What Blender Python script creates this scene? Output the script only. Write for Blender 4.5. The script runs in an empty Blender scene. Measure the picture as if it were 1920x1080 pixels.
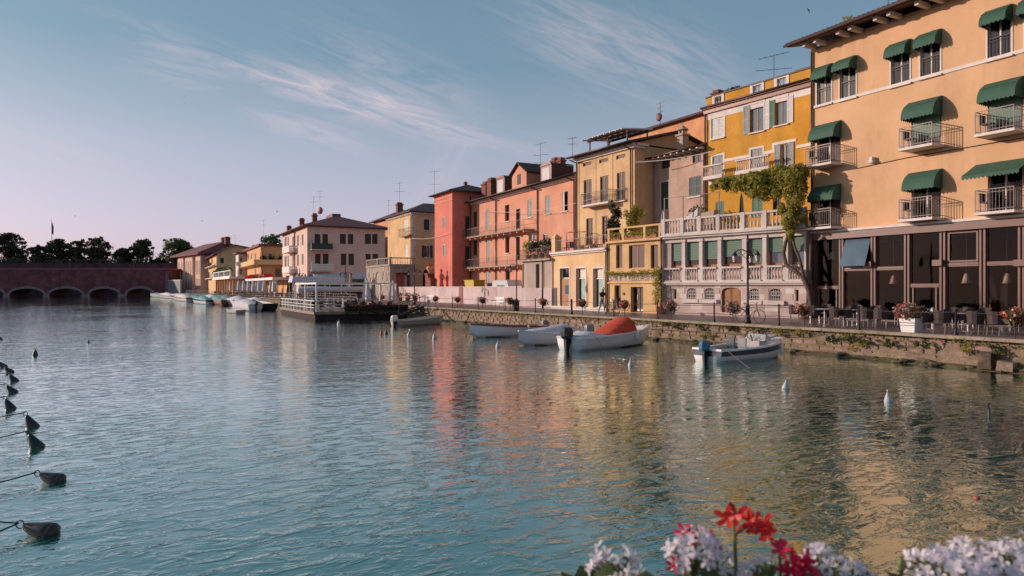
import bpy, math, random
from mathutils import Vector, Matrix
from math import sin, cos, pi, radians as RAD, atan2, sqrt, exp
random.seed(11)
sc = bpy.context.scene
COL = sc.collection

# ------------------------------------------------------------------ camera
CAMZ, FPX, QZ = 2.85, 1280.0, 1.12          # eye height over the water, focal length, quay height
TH = math.atan2(680, 1280)
CT, ST = cos(TH), sin(TH)
cam = bpy.data.cameras.new('camera'); cam.lens = 24; cam.sensor_width = 36; cam.clip_end = 5000; cam.clip_start = .05
cam.dof.use_dof = True; cam.dof.focus_distance = 42; cam.dof.aperture_fstop = 6.3
camo = bpy.data.objects.new('camera', cam); COL.objects.link(camo)
camo.location = (0, 0, CAMZ); camo.rotation_euler = (pi/2, 0, -TH); sc.camera = camo

# ------------------------------------------------------------------ sky, sun, exposure
SUN = Vector((-0.97, 0.87, 0.34)).normalized()
sun_el = math.asin(SUN.z); sun_az = atan2(SUN.x, SUN.y)
w = bpy.data.worlds.new('World'); sc.world = w; w.use_nodes = True
nt = w.node_tree; N = nt.nodes; LK = nt.links
N.clear()
def nd(t, **k):
    n = N.new(t)
    for a, b in k.items(): setattr(n, a, b)
    return n
def mth(op, a, b=None, clamp=False):
    n = nd('ShaderNodeMath', operation=op, use_clamp=clamp)
    for i, q in enumerate((a, b)):
        if q is None: continue
        if isinstance(q, (int, float)): n.inputs[i].default_value = q
        else: LK.new(q, n.inputs[i])
    return n.outputs[0]
sky = nd('ShaderNodeTexSky', sky_type='NISHITA', sun_disc=False, sun_elevation=sun_el, sun_rotation=sun_az,
         altitude=60, air_density=1.0, dust_density=1.6, ozone_density=2.0)
tc = nd('ShaderNodeTexCoord'); sp = nd('ShaderNodeSeparateXYZ'); LK.new(tc.outputs['Generated'], sp.inputs[0])
az = mth('ARCTAN2', sp.outputs[0], sp.outputs[1]); el = mth('ARCSINE', sp.outputs[2])
# evening tint of the whole sky by height over the horizon
rmp = nd('ShaderNodeValToRGB'); LK.new(el, rmp.inputs[0])
E = rmp.color_ramp.elements
E[0].position = 0.0; E[0].color = (0.64, 0.50, 0.78, 1)
E[1].position = 0.62; E[1].color = (0.62, 0.72, 0.63, 1)
e = rmp.color_ramp.elements.new(0.08); e.color = (0.66, 0.57, 0.81, 1)
e = rmp.color_ramp.elements.new(0.185); e.color = (0.78, 0.65, 0.67, 1)
e = rmp.color_ramp.elements.new(0.31); e.color = (0.55, 0.59, 0.57, 1)
mx = nd('ShaderNodeMix', data_type='RGBA', blend_type='MULTIPLY'); mx.inputs[0].default_value = 1
LK.new(sky.outputs[0], mx.inputs[6]); LK.new(rmp.outputs[0], mx.inputs[7])
# thin evening haze: the same pale rose-to-slate veil all round, mixed with the clear sky
rm2 = nd('ShaderNodeValToRGB'); LK.new(el, rm2.inputs[0]); E = rm2.color_ramp.elements
E[0].position = 0.0; E[0].color = (.65, .55, .63, 1); E[1].position = .62; E[1].color = (.115, .23, .315, 1)
for p_, c_ in ((.08, (.595, .52, .60)), (.185, (.405, .45, .545)), (.31, (.205, .32, .42))): e = E.new(p_); e.color = (*c_, 1)
sc5 = nd('ShaderNodeVectorMath', operation='SCALE'); sc5.inputs['Scale'].default_value = 5.0; LK.new(rm2.outputs[0], sc5.inputs[0])
mh = nd('ShaderNodeMix', data_type='RGBA'); mh.inputs[0].default_value = .66; LK.new(mx.outputs[2], mh.inputs[6]); LK.new(sc5.outputs[0], mh.inputs[7])
def pixdir(px, py):
    a = (px-960)/FPX; X, Y, Z = a*CT+ST, CT-a*ST, (540-py)/FPX
    l = sqrt(X*X+Y*Y+Z*Z); return atan2(X, Y), math.asin(Z/l)
def wisp(p0, p1, width, amp, seed, fine=9):
    (a0, e0), (a1, e1) = pixdir(*p0), pixdir(*p1)
    ca, ce = (a0+a1)/2, (e0+e1)/2; L = sqrt((a1-a0)**2+(e1-e0)**2)/2; an = atan2(e1-e0, a1-a0)
    da, de = mth('SUBTRACT', az, ca), mth('SUBTRACT', el, ce)
    u = mth('ADD', mth('MULTIPLY', da, cos(an)), mth('MULTIPLY', de, sin(an)))
    v = mth('SUBTRACT', mth('MULTIPLY', de, cos(an)), mth('MULTIPLY', da, sin(an)))
    cmb = nd('ShaderNodeCombineXYZ'); LK.new(mth('MULTIPLY', u, 2.0), cmb.inputs[0]); LK.new(mth('MULTIPLY', v, 13), cmb.inputs[1]); cmb.inputs[2].default_value = seed
    no = nd('ShaderNodeTexNoise'); no.inputs['Scale'].default_value = fine*.55; no.inputs['Detail'].default_value = 9
    no.inputs['Roughness'].default_value = .66; no.inputs['Distortion'].default_value = .9
    LK.new(cmb.outputs[0], no.inputs['Vector'])
    nb = nd('ShaderNodeTexNoise'); nb.inputs['Scale'].default_value = 1.7; nb.inputs['Detail'].default_value = 2; LK.new(cmb.outputs[0], nb.inputs['Vector'])
    vv = mth('ADD', v, mth('MULTIPLY', mth('SUBTRACT', nb.outputs[0], .5), width*1.1))
    g = mth('ADD', mth('POWER', mth('ABSOLUTE', mth('DIVIDE', u, L)), 2.6), mth('POWER', mth('ABSOLUTE', mth('DIVIDE', vv, width)), 2.0))
    m = mth('POWER', 2.718, mth('MULTIPLY', g, -1.0))
    t = mth('MULTIPLY', mth('SUBTRACT', no.outputs[0], .38), 3.6, True)
    return mth('MULTIPLY', mth('MULTIPLY', m, t), amp)
cl = None
for a in [((320, 82), (950, 275), .018, .80, 1.0), ((520, 130), (800, 215), .014, .55, 41.0), ((470, 215), (700, 275), .016, .45, 7.3), ((940, 10), (1330, 165), .055, .28, 3.1),
          ((1180, 60), (1400, 200), .05, .24, 5.7, 12), ((1000, 10), (1160, 90), .035, .28, 9.4), ((-60, 240), (260, 330), .03, .22, 11.8),
          ((560, 70), (900, 210), .045, .30, 15.2), ((780, 400), (860, 270), .02, .25, 13.3), ((-500, 150), (-100, 220), .05, .5, 21.),
          ((2100, 60), (2600, 200), .06, .5, 23.), ((230, 115), (420, 150), .02, .3, 31.)]:
    q = wisp(*a); cl = q if cl is None else mth('ADD', cl, q)
cl = mth('MINIMUM', cl, .8)
mc = nd('ShaderNodeMix', data_type='RGBA'); LK.new(cl, mc.inputs[0]); LK.new(mh.outputs[2], mc.inputs[6])
mc.inputs[7].default_value = (3.4, 2.9, 3.2, 1)
bg = nd('ShaderNodeBackground'); bg.inputs[1].default_value = .144
LK.new(mc.outputs[2], bg.inputs[0])
ow = nd('ShaderNodeOutputWorld'); LK.new(bg.outputs[0], ow.inputs[0])
sl = bpy.data.lights.new('sun', 'SUN'); sl.energy = 2.75; sl.angle = RAD(.6); sl.color = (1.0, .83, .70)
so = bpy.data.objects.new('sun', sl); COL.objects.link(so); so.rotation_euler = SUN.to_track_quat('Z', 'Y').to_euler(); so.location = SUN*200
sc.view_settings.view_transform = 'Standard'; sc.view_settings.look = 'None'; sc.view_settings.exposure = 0.54; sc.view_settings.gamma = 1
sc.cycles.max_bounces = 6; sc.cycles.transparent_max_bounces = 8; sc.cycles.caustics_reflective = False; sc.cycles.caustics_refractive = False

# ------------------------------------------------------------------ helpers
def ray(px): a = (px-960)/FPX; return a*CT+ST, CT-a*ST
def at(px, d, z=0.0): x, y = ray(px); return Vector((x*d, y*d, z))
def ground(px, py, z=QZ): return at(px, FPX*(CAMZ-z)/(py-540), z)
def onX(px, X, z=QZ): x, y = ray(px); return at(px, X/x, z)
def hz(py, d): return CAMZ+(540-py)/FPX*d
def depth(p): return p[0]*ST+p[1]*CT

class MB:
    def __init__(s): s.v = []; s.f = []
    def pt(s, *p): s.v.append(p if len(p) == 3 else tuple(p[0])); return len(s.v)-1
    def face(s, pts): i = len(s.v); s.v += [tuple(p) for p in pts]; s.f.append(tuple(range(i, i+len(pts)))); return s
    def box(s, x0, x1, y0, y1, z0, z1):
        i = len(s.v)
        s.v += [(x0,y0,z0),(x1,y0,z0),(x1,y1,z0),(x0,y1,z0),(x0,y0,z1),(x1,y0,z1),(x1,y1,z1),(x0,y1,z1)]
        s.f += [(i,i+3,i+2,i+1),(i+4,i+5,i+6,i+7),(i,i+1,i+5,i+4),(i+1,i+2,i+6,i+5),(i+2,i+3,i+7,i+6),(i+3,i,i+4,i+7)]
        return s
    def hexa(s, p):                          # eight corners, ordered like box
        i = len(s.v); s.v += [tuple(q) for q in p]
        s.f += [(i,i+3,i+2,i+1),(i+4,i+5,i+6,i+7),(i,i+1,i+5,i+4),(i+1,i+2,i+6,i+5),(i+2,i+3,i+7,i+6),(i+3,i,i+4,i+7)]
        return s
    def bar(s, a, b, wd, ht=None, up=(0,0,1)):
        a, b = Vector(a), Vector(b); t = (b-a).normalized(); u = Vector(up)
        if abs(t.dot(u)) > .98: u = Vector((1,0,0))
        x = t.cross(u).normalized()*wd/2; y = x.cross(t).normalized()*(ht or wd)/2
        return s.hexa([a-x-y, a+x-y, b+x-y, b-x-y, a-x+y, a+x+y, b+x+y, b-x+y])
    def tube(s, pts, r, n=6, caps=True):
        pts = [Vector(p) for p in pts]; m = len(pts); base = len(s.v); ref = None
        for k, p in enumerate(pts):
            t = (pts[min(k+1, m-1)]-pts[max(k-1, 0)])
            t = t.normalized() if t.length > 1e-9 else Vector((0,0,1))
            if ref is None: ref = Vector((0,0,1)) if abs(t.z) < .9 else Vector((1,0,0))
            x = t.cross(ref); x = x.normalized() if x.length > 1e-6 else t.orthogonal().normalized()
            y = x.cross(t).normalized(); ref = y
            rr = r[k] if isinstance(r, (list, tuple)) else r
            for j in range(n):
                a = 2*pi*j/n; s.v.append(tuple(p+x*cos(a)*rr+y*sin(a)*rr))
        for k in range(m-1):
            for j in range(n):
                a, b = base+k*n+j, base+k*n+(j+1) % n
                s.f.append((a, a+n, b+n, b))
        if caps:
            s.f.append(tuple(base+j for j in range(n))); s.f.append(tuple(base+(m-1)*n+j for j in range(n-1, -1, -1)))
        return s
    def lathe(s, prof, n=10, c=(0,0,0), sx=1, sy=1, caps=True):
        base = len(s.v)
        for r, z in prof:
            for j in range(n):
                a = 2*pi*j/n; s.v.append((c[0]+r*cos(a)*sx, c[1]+r*sin(a)*sy, c[2]+z))
        for k in range(len(prof)-1):
            for j in range(n):
                a, b = base+k*n+j, base+k*n+(j+1) % n
                s.f.append((a, b, b+n, a+n))
        if caps:
            s.f.append(tuple(base+j for j in range(n-1, -1, -1))); s.f.append(tuple(base+(len(prof)-1)*n+j for j in range(n)))
        return s
    def ball(s, c, rx, ry=None, rz=None, n=8, m=5):
        ry = ry or rx; rz = rz or rx
        return s.lathe([(rx*max(.02, sin(pi*k/m)), -rz*cos(pi*k/m)) for k in range(m+1)], n, c, 1, ry/rx)
    def torus(s, c, R, r, n=14, m=5, ax='z', arc=2*pi):
        pts = []
        for k in range(n+1):
            a = arc*k/n
            d = {'z': (cos(a), sin(a), 0), 'x': (0, cos(a), sin(a)), 'y': (cos(a), 0, sin(a))}[ax]
            pts.append((c[0]+R*d[0], c[1]+R*d[1], c[2]+R*d[2]))
        return s.tube(pts, r, m)
    def prism(s, poly, h, axis='z', o=0.0):      # closed polygon extruded from o to o+h
        n = len(poly); i = len(s.v)
        def q(p, t): return {'z': (p[0], p[1], t), 'y': (p[0], t, p[1]), 'x': (t, p[0], p[1])}[axis]
        s.v += [q(p, o) for p in poly]+[q(p, o+h) for p in poly]
        s.f.append(tuple(range(i+n-1, i-1, -1))); s.f.append(tuple(range(i+n, i+2*n)))
        for k in range(n): a, b = i+k, i+(k+1) % n; s.f.append((a, b, b+n, a+n))
        return s
    def leaf(s, p, size, nrm=None, asp=.6):
        nrm = nrm or Vector((random.gauss(0,1), random.gauss(0,1), random.gauss(0,1)+.4))
        nrm = nrm.normalized() if nrm.length > 1e-6 else Vector((0,0,1))
        a = random.uniform(0, 2*pi); x = nrm.orthogonal().normalized(); y = nrm.cross(x)
        t = x*cos(a)+y*sin(a); b = nrm.cross(t); p = Vector(p); i = len(s.v)
        for q in (p-t*size*.5, p-t*size*.05+b*size*asp*.5, p+t*size*.55+nrm*size*.1, p-t*size*.05-b*size*asp*.5): s.v.append(tuple(q))
        s.f.append((i, i+1, i+2, i+3)); return s
    def cloud(s, c, r, n, size, shell=.55, asp=.6):
        c = Vector(c)
        for _ in range(n):
            d = Vector((random.gauss(0,1), random.gauss(0,1), random.gauss(0,1))).normalized()
            k = shell+(1-shell)*random.random()**.6
            if random.random() < .25: k *= random.random()
            p = c+Vector((d.x*r[0]*k, d.y*r[1]*k, d.z*r[2]*k))
            s.leaf(p, size*random.uniform(.6, 1.4), (d+Vector((random.gauss(0,.7), random.gauss(0,.7), random.gauss(0,.7)))), asp)
        return s
    def mesh(s, name, mat, smooth=False):
        m = bpy.data.meshes.new(name); m.from_pydata(s.v, [], s.f)
        if mat: m.materials.append(mat)
        if smooth: m.polygons.foreach_set('use_smooth', [True]*len(m.polygons))
        m.update(); return m
    def build(s, name, mat, parent=None, loc=(0,0,0), rz=0.0, smooth=False):
        return inst(name, s.mesh(name, mat, smooth), parent, loc, rz)
def inst(name, mesh, parent=None, loc=(0,0,0), rz=0.0, rot=None, scl=None):
    o = bpy.data.objects.new(name, mesh); COL.objects.link(o)
    o.location = loc; o.rotation_euler = rot if rot else (0, 0, rz)
    if scl: o.scale = scl
    if parent: o.parent = parent
    return o
def empty(name, loc, rz=0.0):
    o = bpy.data.objects.new(name, None); COL.objects.link(o); o.location = loc; o.rotation_euler = (0,0,rz); o.empty_display_size = .2; return o
def tag(o, label, cat, group=None):
    o['label'] = label; o['category'] = cat
    if group: o['group'] = group
    return o
def stru(o): o['kind'] = 'structure'; return o
def stuff(o): o['kind'] = 'stuff'; return o
def dup(o, parent=None, loc=None, rz=None):
    c = o.copy(); COL.objects.link(c); c.parent = parent
    if loc is not None: c.location = loc
    if rz is not None: c.rotation_euler.z = rz
    for ch in list(KIDS.get(o.name, o.children)): dup(ch, c)
    return c
KIDS = {}
ORD = ['first','second','third','fourth','fifth','sixth','seventh','eighth','ninth','tenth','eleventh','twelfth','thirteenth','fourteenth','fifteenth','sixteenth','seventeenth','eighteenth','nineteenth','twentieth']

# ------------------------------------------------------------------ materials
MT = {}
def mat(name, col, rough=.7, var=.18, scale=1.5, bump=0.0, bscale=20, metal=0.0, spec=.5, col2=None, stain=0.0, coat=0.0, trans=0.0, fine=0.0):
    if name in MT: return MT[name]
    m = bpy.data.materials.new(name); m.use_nodes = True; t = m.node_tree; n = t.nodes; l = t.links
    b = n['Principled BSDF']; b.inputs['Roughness'].default_value = rough; b.inputs['Metallic'].default_value = metal
    b.inputs['Specular IOR Level'].default_value = spec; b.inputs['Coat Weight'].default_value = coat
    g = n.new('ShaderNodeNewGeometry')
    def noise(sc_, det=5, ro=.6, vec=None, dist=0):
        q = n.new('ShaderNodeTexNoise'); q.inputs['Scale'].default_value = sc_; q.inputs['Detail'].default_value = det; q.inputs['Roughness'].default_value = ro
        q.inputs['Distortion'].default_value = dist
        l.new(vec or g.outputs['Position'], q.inputs['Vector']); return q
    def mul(a, f, lo, hi):
        r = n.new('ShaderNodeMapRange'); r.inputs[1].default_value = .3; r.inputs[2].default_value = .7; r.inputs[3].default_value = lo; r.inputs[4].default_value = hi
        l.new(f, r.inputs[0])
        x = n.new('ShaderNodeMix'); x.data_type = 'RGBA'; x.blend_type = 'MULTIPLY'; x.inputs[0].default_value = 1
        l.new(a, x.inputs[6]); l.new(r.outputs[0], x.inputs[7]); return x.outputs[2]
    rgb = n.new('ShaderNodeRGB'); rgb.outputs[0].default_value = (*col, 1); c = rgb.outputs[0]
    if col2:
        no = noise(scale*.7, 6, .65, dist=.4); r = n.new('ShaderNodeMapRange'); r.inputs[1].default_value = .38; r.inputs[2].default_value = .62; l.new(no.outputs[0], r.inputs[0])
        x = n.new('ShaderNodeMix'); x.data_type = 'RGBA'; l.new(r.outputs[0], x.inputs[0]); l.new(c, x.inputs[6]); x.inputs[7].default_value = (*col2, 1); c = x.outputs[2]
    if var:
        c = mul(c, noise(scale).outputs[0], 1-var, 1+var*.6)
    if fine:
        c = mul(c, noise(scale*14, 3).outputs[0], 1-fine, 1+fine*.5)
    if stain:                                   # rain streaks running down the wall
        mp = n.new('ShaderNodeMapping'); mp.inputs['Scale'].default_value = (1.1, 1.1, .13); l.new(g.outputs['Position'], mp.inputs[0])
        st_ = noise(1.0, 4, .6, mp.outputs[0], .5).outputs[0]; pm = n.new('ShaderNodeMapRange'); l.new(noise(.28, 4, .6).outputs[0], pm.inputs[0])
        pm.inputs[1].default_value = .42; pm.inputs[2].default_value = .62; pm.inputs[3].default_value = .15; pm.inputs[4].default_value = 1.0
        r = n.new('ShaderNodeMapRange'); r.inputs[1].default_value = .35; r.inputs[2].default_value = .70; r.inputs[3].default_value = 0; r.inputs[4].default_value = stain*1.5; l.new(st_, r.inputs[0])
        mm = n.new('ShaderNodeMath'); mm.operation = 'MULTIPLY'; l.new(r.outputs[0], mm.inputs[0]); l.new(pm.outputs[0], mm.inputs[1])
        x = n.new('ShaderNodeMix'); x.data_type = 'RGBA'; x.blend_type = 'MULTIPLY'; l.new(mm.outputs[0], x.inputs[0]); l.new(c, x.inputs[6]); x.inputs[7].default_value = (.36, .33, .34, 1); c = x.outputs[2]
    if trans:
        b.inputs['Subsurface Weight'].default_value = 0
    l.new(c, b.inputs['Base Color'])
    if bump:
        bp = n.new('ShaderNodeBump'); bp.inputs['Strength'].default_value = bump; bp.inputs['Distance'].default_value = .03
        l.new(noise(bscale, 6, .65).outputs[0], bp.inputs['Height']); l.new(bp.outputs[0], b.inputs['Normal'])
    if trans:                                   # leaves let some light through
        tr = n.new('ShaderNodeBsdfTranslucent'); l.new(c, tr.inputs[0]); ms = n.new('ShaderNodeMixShader'); ms.inputs[0].default_value = trans
        l.new(b.outputs[0], ms.inputs[1]); l.new(tr.outputs[0], ms.inputs[2]); l.new(ms.outputs[0], n['Material Output'].inputs[0])
    MT[name] = m; return m
def plaster(name, col, col2=None, stain=.22, var=.16, bump=.12, fine=.10):
    col = tuple(min(.82, c*1.2) for c in col); col2 = col2 and tuple(min(.82, c*1.2) for c in col2)
    return mat(name, col, .9, var, .45, bump, 9, col2=col2, stain=stain, spec=.2, fine=fine)
M_hotel = plaster('hotel_plaster', (.56,.325,.185), (.60,.35,.205), .20, .08, .03, .025)
M_ochre = plaster('ochre_plaster', (.50,.235,.032), (.56,.275,.05), .22, .18)
M_cream = plaster('cream_plaster', (.65,.42,.235), (.60,.37,.205), .22)
M_shop = plaster('shop_plaster', (.69,.46,.25), (.68,.41,.24), .2)
M_annex = plaster('annex_plaster', (.64,.41,.21), (.58,.36,.18), .26)
M_coral = plaster('coral_plaster', (.60,.265,.18), (.61,.30,.205), .2)
M_tower = plaster('tower_plaster', (.63,.20,.155), (.61,.18,.14), .16)
M_villa = plaster('villa_stone', (.52,.38,.35), (.47,.34,.315), .25)
M_villa2 = mat('villa_white_stone', (.68,.57,.53), .8, .16, 1.2, .2, 14, stain=.2)
M_pinkold = plaster('old_pink_plaster', (.42,.27,.23), (.50,.33,.26), .35, .3)
M_orange = plaster('orange_plaster', (.60,.30,.15), (.55,.25,.13), .3)
M_lowwall = plaster('low_wall_plaster', (.58,.445,.44), (.50,.375,.37), .4)
M_beige = plaster('beige_plaster', (.46,.36,.30), (.42,.32,.27), .3)
M_quoin = plaster('yellow_house_plaster', (.65,.41,.21), (.60,.37,.19), .2)
M_crhouse = plaster('cream_house_plaster', (.70,.475,.41), (.66,.44,.38), .12, .08)
M_farpink = plaster('far_pink_plaster', (.68,.45,.37), None, .15)
M_farorange = plaster('far_orange_plaster', (.64,.35,.18), None, .15)
M_faryellow = plaster('far_yellow_plaster', (.68,.44,.24), None, .15)
M_stone = mat('rough_stone', (.42,.33,.29), .95, .35, 2.2, .8, 6, col2=(.46,.36,.28), fine=.3)
M_brick = mat('old_brick', (.26,.09,.095), .95, .4, .5, .6, 4, col2=(.17,.06,.07), stain=.3, fine=.25)
M_bastion = mat('rampart_brick', (.10,.05,.06), .95, .35, .5, .6, 4, stain=.3)
M_brickl = mat('coping_brick', (.32,.105,.12), .95, .3, .8, .4, 4)
M_bstone = mat('bridge_stone', (.30,.22,.24), .95, .3, 1.0, .5, 4, fine=.2)
M_pave = mat('pavers', (.20,.125,.115), .42, .35, .9, .25, 14, col2=(.16,.10,.095), fine=.25)
M_coping = mat('coping_stone', (.40,.30,.25), .85, .3, 1.4, .5, 10, col2=(.30,.24,.17), fine=.25)
M_quay = mat('quay_stone', (.36,.245,.19), .95, .4, 3.0, .9, 9, col2=(.26,.18,.12), fine=.3)
M_wet = mat('wet_footing', (.11,.085,.05), .55, .45, 2.4, .9, 9, col2=(.17,.13,.06), fine=.3)
M_quay2 = mat('quay_stone_mossy', (.32,.23,.13), .95, .45, 3.0, .9, 9, col2=(.38,.26,.18), fine=.35)
M_quay3 = mat('quay_stone_pink', (.39,.26,.22), .95, .35, 2.0, .9, 9, col2=(.36,.22,.20), fine=.3)
M_mortar = mat('quay_mortar', (.30,.21,.155), 1, .45, 1.2, 1.0, 7, col2=(.21,.145,.085), fine=.4)
M_white = mat('white_paint', (.80,.75,.73), .55, .10, 3)
M_trim = mat('pale_trim', (.72,.62,.58), .75, .15, 2, .1, 14, stain=.12)
M_wood = mat('brown_wood', (.33,.13,.045), .55, .25, 3, .2, 30)
M_shutw = mat('white_shutter', (.66,.60,.58), .7, .12, 3)
M_shutg = mat('grey_shutter', (.30,.30,.30), .7, .15, 3)
M_green = mat('green_shutter', (.055,.135,.09), .6, .15, 3)
M_dkgreen = mat('dark_green_shutter', (.025,.045,.035), .6, .2, 3)
M_brownsh = mat('brown_shutter', (.055,.028,.024), .6, .2, 3)
M_roller = mat('green_roller_blind', (.095,.165,.115), .6, .1, 2)
M_awn = mat('green_awning', (.030,.088,.056), .75, .18, 2.5, .15, 60)
M_awnw = mat('white_awning', (.70,.64,.62), .8, .1, 2)
M_metal = mat('dark_iron', (.035,.025,.028), .5, .2, 5, metal=.5)
M_rail = mat('grey_railing', (.13,.10,.10), .5, .15, 5, metal=.5)
M_brownm = mat('brown_metal', (.15,.064,.050), .5, .12, 3, metal=.0)
M_pipe = mat('copper_pipe', (.10,.050,.042), .45, .2, 4, metal=.5)
M_tile = mat('roof_tile', (.125,.062,.056), .85, .4, 1.6, .8, 5, col2=(.09,.045,.045), fine=.4)
M_tilered = mat('roof_tile_red', (.22,.062,.066), .85, .35, 1.6, .8, 5, fine=.35)
M_eave = mat('eave_wood', (.16,.085,.065), .75, .25, 4, .2, 20)
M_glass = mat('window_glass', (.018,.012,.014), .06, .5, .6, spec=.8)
M_glassb = mat('sky_tinted_glass', (.10,.14,.19), .05, .3, .6, spec=1.0)  # sky reflection put into the glass colour as pale blue
M_curt = mat('curtain', (.40,.33,.30), .9, .2, 4, .4, 18)
M_dark = mat('unlit_interior', (.030,.018,.016), .9, .3, 1)
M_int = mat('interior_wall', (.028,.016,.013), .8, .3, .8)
M_brickred = mat('chimney_brick', (.24,.085,.06), .9, .35, 4, .4, 16)
M_leafv = mat('vine_leaf', (.48,.41,.085), .6, .4, 5, trans=.55, col2=(.33,.31,.06))
M_leaf = mat('green_leaf', (.075,.105,.025), .6, .4, 5, trans=.3)
M_leafd = mat('dark_leaf', (.036,.044,.021), .65, .45, .6, trans=.15, col2=(.062,.052,.025))
M_leafb = mat('brown_leaf', (.075,.048,.018), .65, .45, .6, trans=.2, col2=(.05,.05,.016))
M_bark = mat('bark', (.10,.062,.045), .95, .4, 6, .8, 14, col2=(.16,.10,.07))
M_red = mat('red_flower', (.75,.022,.018), .5, .25, 20, trans=.35)
M_mag = mat('magenta_flower', (.66,.016,.075), .5, .25, 20, trans=.35)
M_pinkf = mat('pale_pink_flower', (.93,.89,.92), .55, .06, 60, trans=.5, col2=(.90,.76,.84))
M_whitef = mat('white_flower', (.66,.52,.55), .6, .2, 20, trans=.3)
M_orf = mat('orange_flower', (.55,.09,.022), .55, .3, 20, trans=.3)
M_stem = mat('flower_stem', (.16,.17,.045), .6, .2, 20, trans=.2)
M_buoy = mat('dark_buoy', (.018,.020,.028), .45, .3, 8)
M_buoyl = mat('pale_buoy', (.46,.46,.47), .5, .25, 12)
M_buoyr = mat('red_buoy', (.42,.07,.05), .5, .25, 12)
M_rope = mat('rope', (.20,.16,.15), .9, .2, 20)
M_roped = mat('wet_rope', (.035,.03,.035), .8, .2, 20)
M_hullw = mat('white_hull', (.86,.83,.85), .25, .06, 1.5, coat=.3)
M_hullv = mat('lavender_hull', (.70,.63,.69), .4, .08, 1.5)
M_hullb = mat('navy_hull', (.022,.045,.085), .3, .1, 2, coat=.3)
M_hullg = mat('grey_hull', (.42,.36,.34), .5, .12, 2)
M_hullr = mat('red_trim', (.24,.05,.04), .5, .15, 4)
M_boot = mat('waterline_stain', (.10,.10,.085), .6, .4, 4, col2=(.20,.19,.15))
M_inner = mat('boat_inside', (.44,.40,.40), .6, .15, 3)
M_canvas = mat('canvas_cover', (.62,.54,.60), .85, .15, 3, .3, 12)
M_redcov = mat('red_cover', (.60,.070,.028), .8, .15, 3, .35, 10)
M_blue = mat('blue_cover', (.05,.16,.28), .7, .15, 3)
M_teal = mat('teal_cover', (.06,.30,.30), .7, .15, 3)
M_black = mat('black_plastic', (.015,.013,.015), .3, .1, 6, coat=.2)
M_grey = mat('grey_plastic', (.22,.22,.25), .4, .15, 6)
M_wicker = mat('wicker', (.055,.030,.030), .7, .3, 30, .4, 60)
M_alu = mat('aluminium', (.45,.40,.40), .35, .1, 8, metal=.7)
M_cloth = mat('table_cloth', (.62,.56,.55), .85, .1, 5)
M_umb = mat('white_umbrella', (.66,.60,.62), .85, .12, 4, .2, 20)
M_beigeu = mat('beige_umbrella', (.45,.31,.25), .85, .12, 4)
M_deck = mat('deck_wood', (.28,.20,.16), .8, .3, 3, .3, 16)
M_hull_dark = mat('dark_reed', (.045,.020,.024), .95, .4, 6, .8, 20)
M_skin = mat('skin', (.42,.21,.14), .6, .1, 10)
M_shirt = mat('dark_shirt', (.045,.022,.024), .85, .15, 8)
M_trous = mat('pale_trousers', (.50,.43,.42), .85, .12, 8)
M_hair = mat('hair', (.04,.025,.02), .8, .2, 20)
M_shirtw = mat('white_shirt', (.62,.56,.56), .85, .1, 8)
M_yel = mat('yellow_paint', (.55,.36,.03), .5, .15, 4)
M_car = mat('white_car', (.62,.62,.64), .25, .05, 1, coat=.5)
M_card = mat('dark_car', (.06,.055,.065), .25, .05, 1, coat=.5)
M_lamp = mat('lantern_glass', (.42,.33,.33), .3, .1, 10)
M_terra = mat('terracotta', (.36,.13,.07), .8, .2, 8)
M_tealwin = mat('teal_shop_poster', (.22,.36,.36), .35, .25, 1.6, col2=(.30,.44,.42))
def glass_mat():
    m = bpy.data.materials.new('clear_glass'); m.use_nodes = True; t = m.node_tree; n = t.nodes; n.clear()
    o = n.new('ShaderNodeOutputMaterial'); tr = n.new('ShaderNodeBsdfTransparent'); tr.inputs[0].default_value = (.66,.58,.54,1)
    gl = n.new('ShaderNodeBsdfGlossy'); gl.inputs[1].default_value = .03; fr = n.new('ShaderNodeFresnel'); fr.inputs[0].default_value = 1.28
    ms = n.new('ShaderNodeMixShader'); t.links.new(fr.outputs[0], ms.inputs[0]); t.links.new(tr.outputs[0], ms.inputs[1]); t.links.new(gl.outputs[0], ms.inputs[2]); t.links.new(ms.outputs[0], o.inputs[0])
    return m
M_clear = glass_mat()
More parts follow.
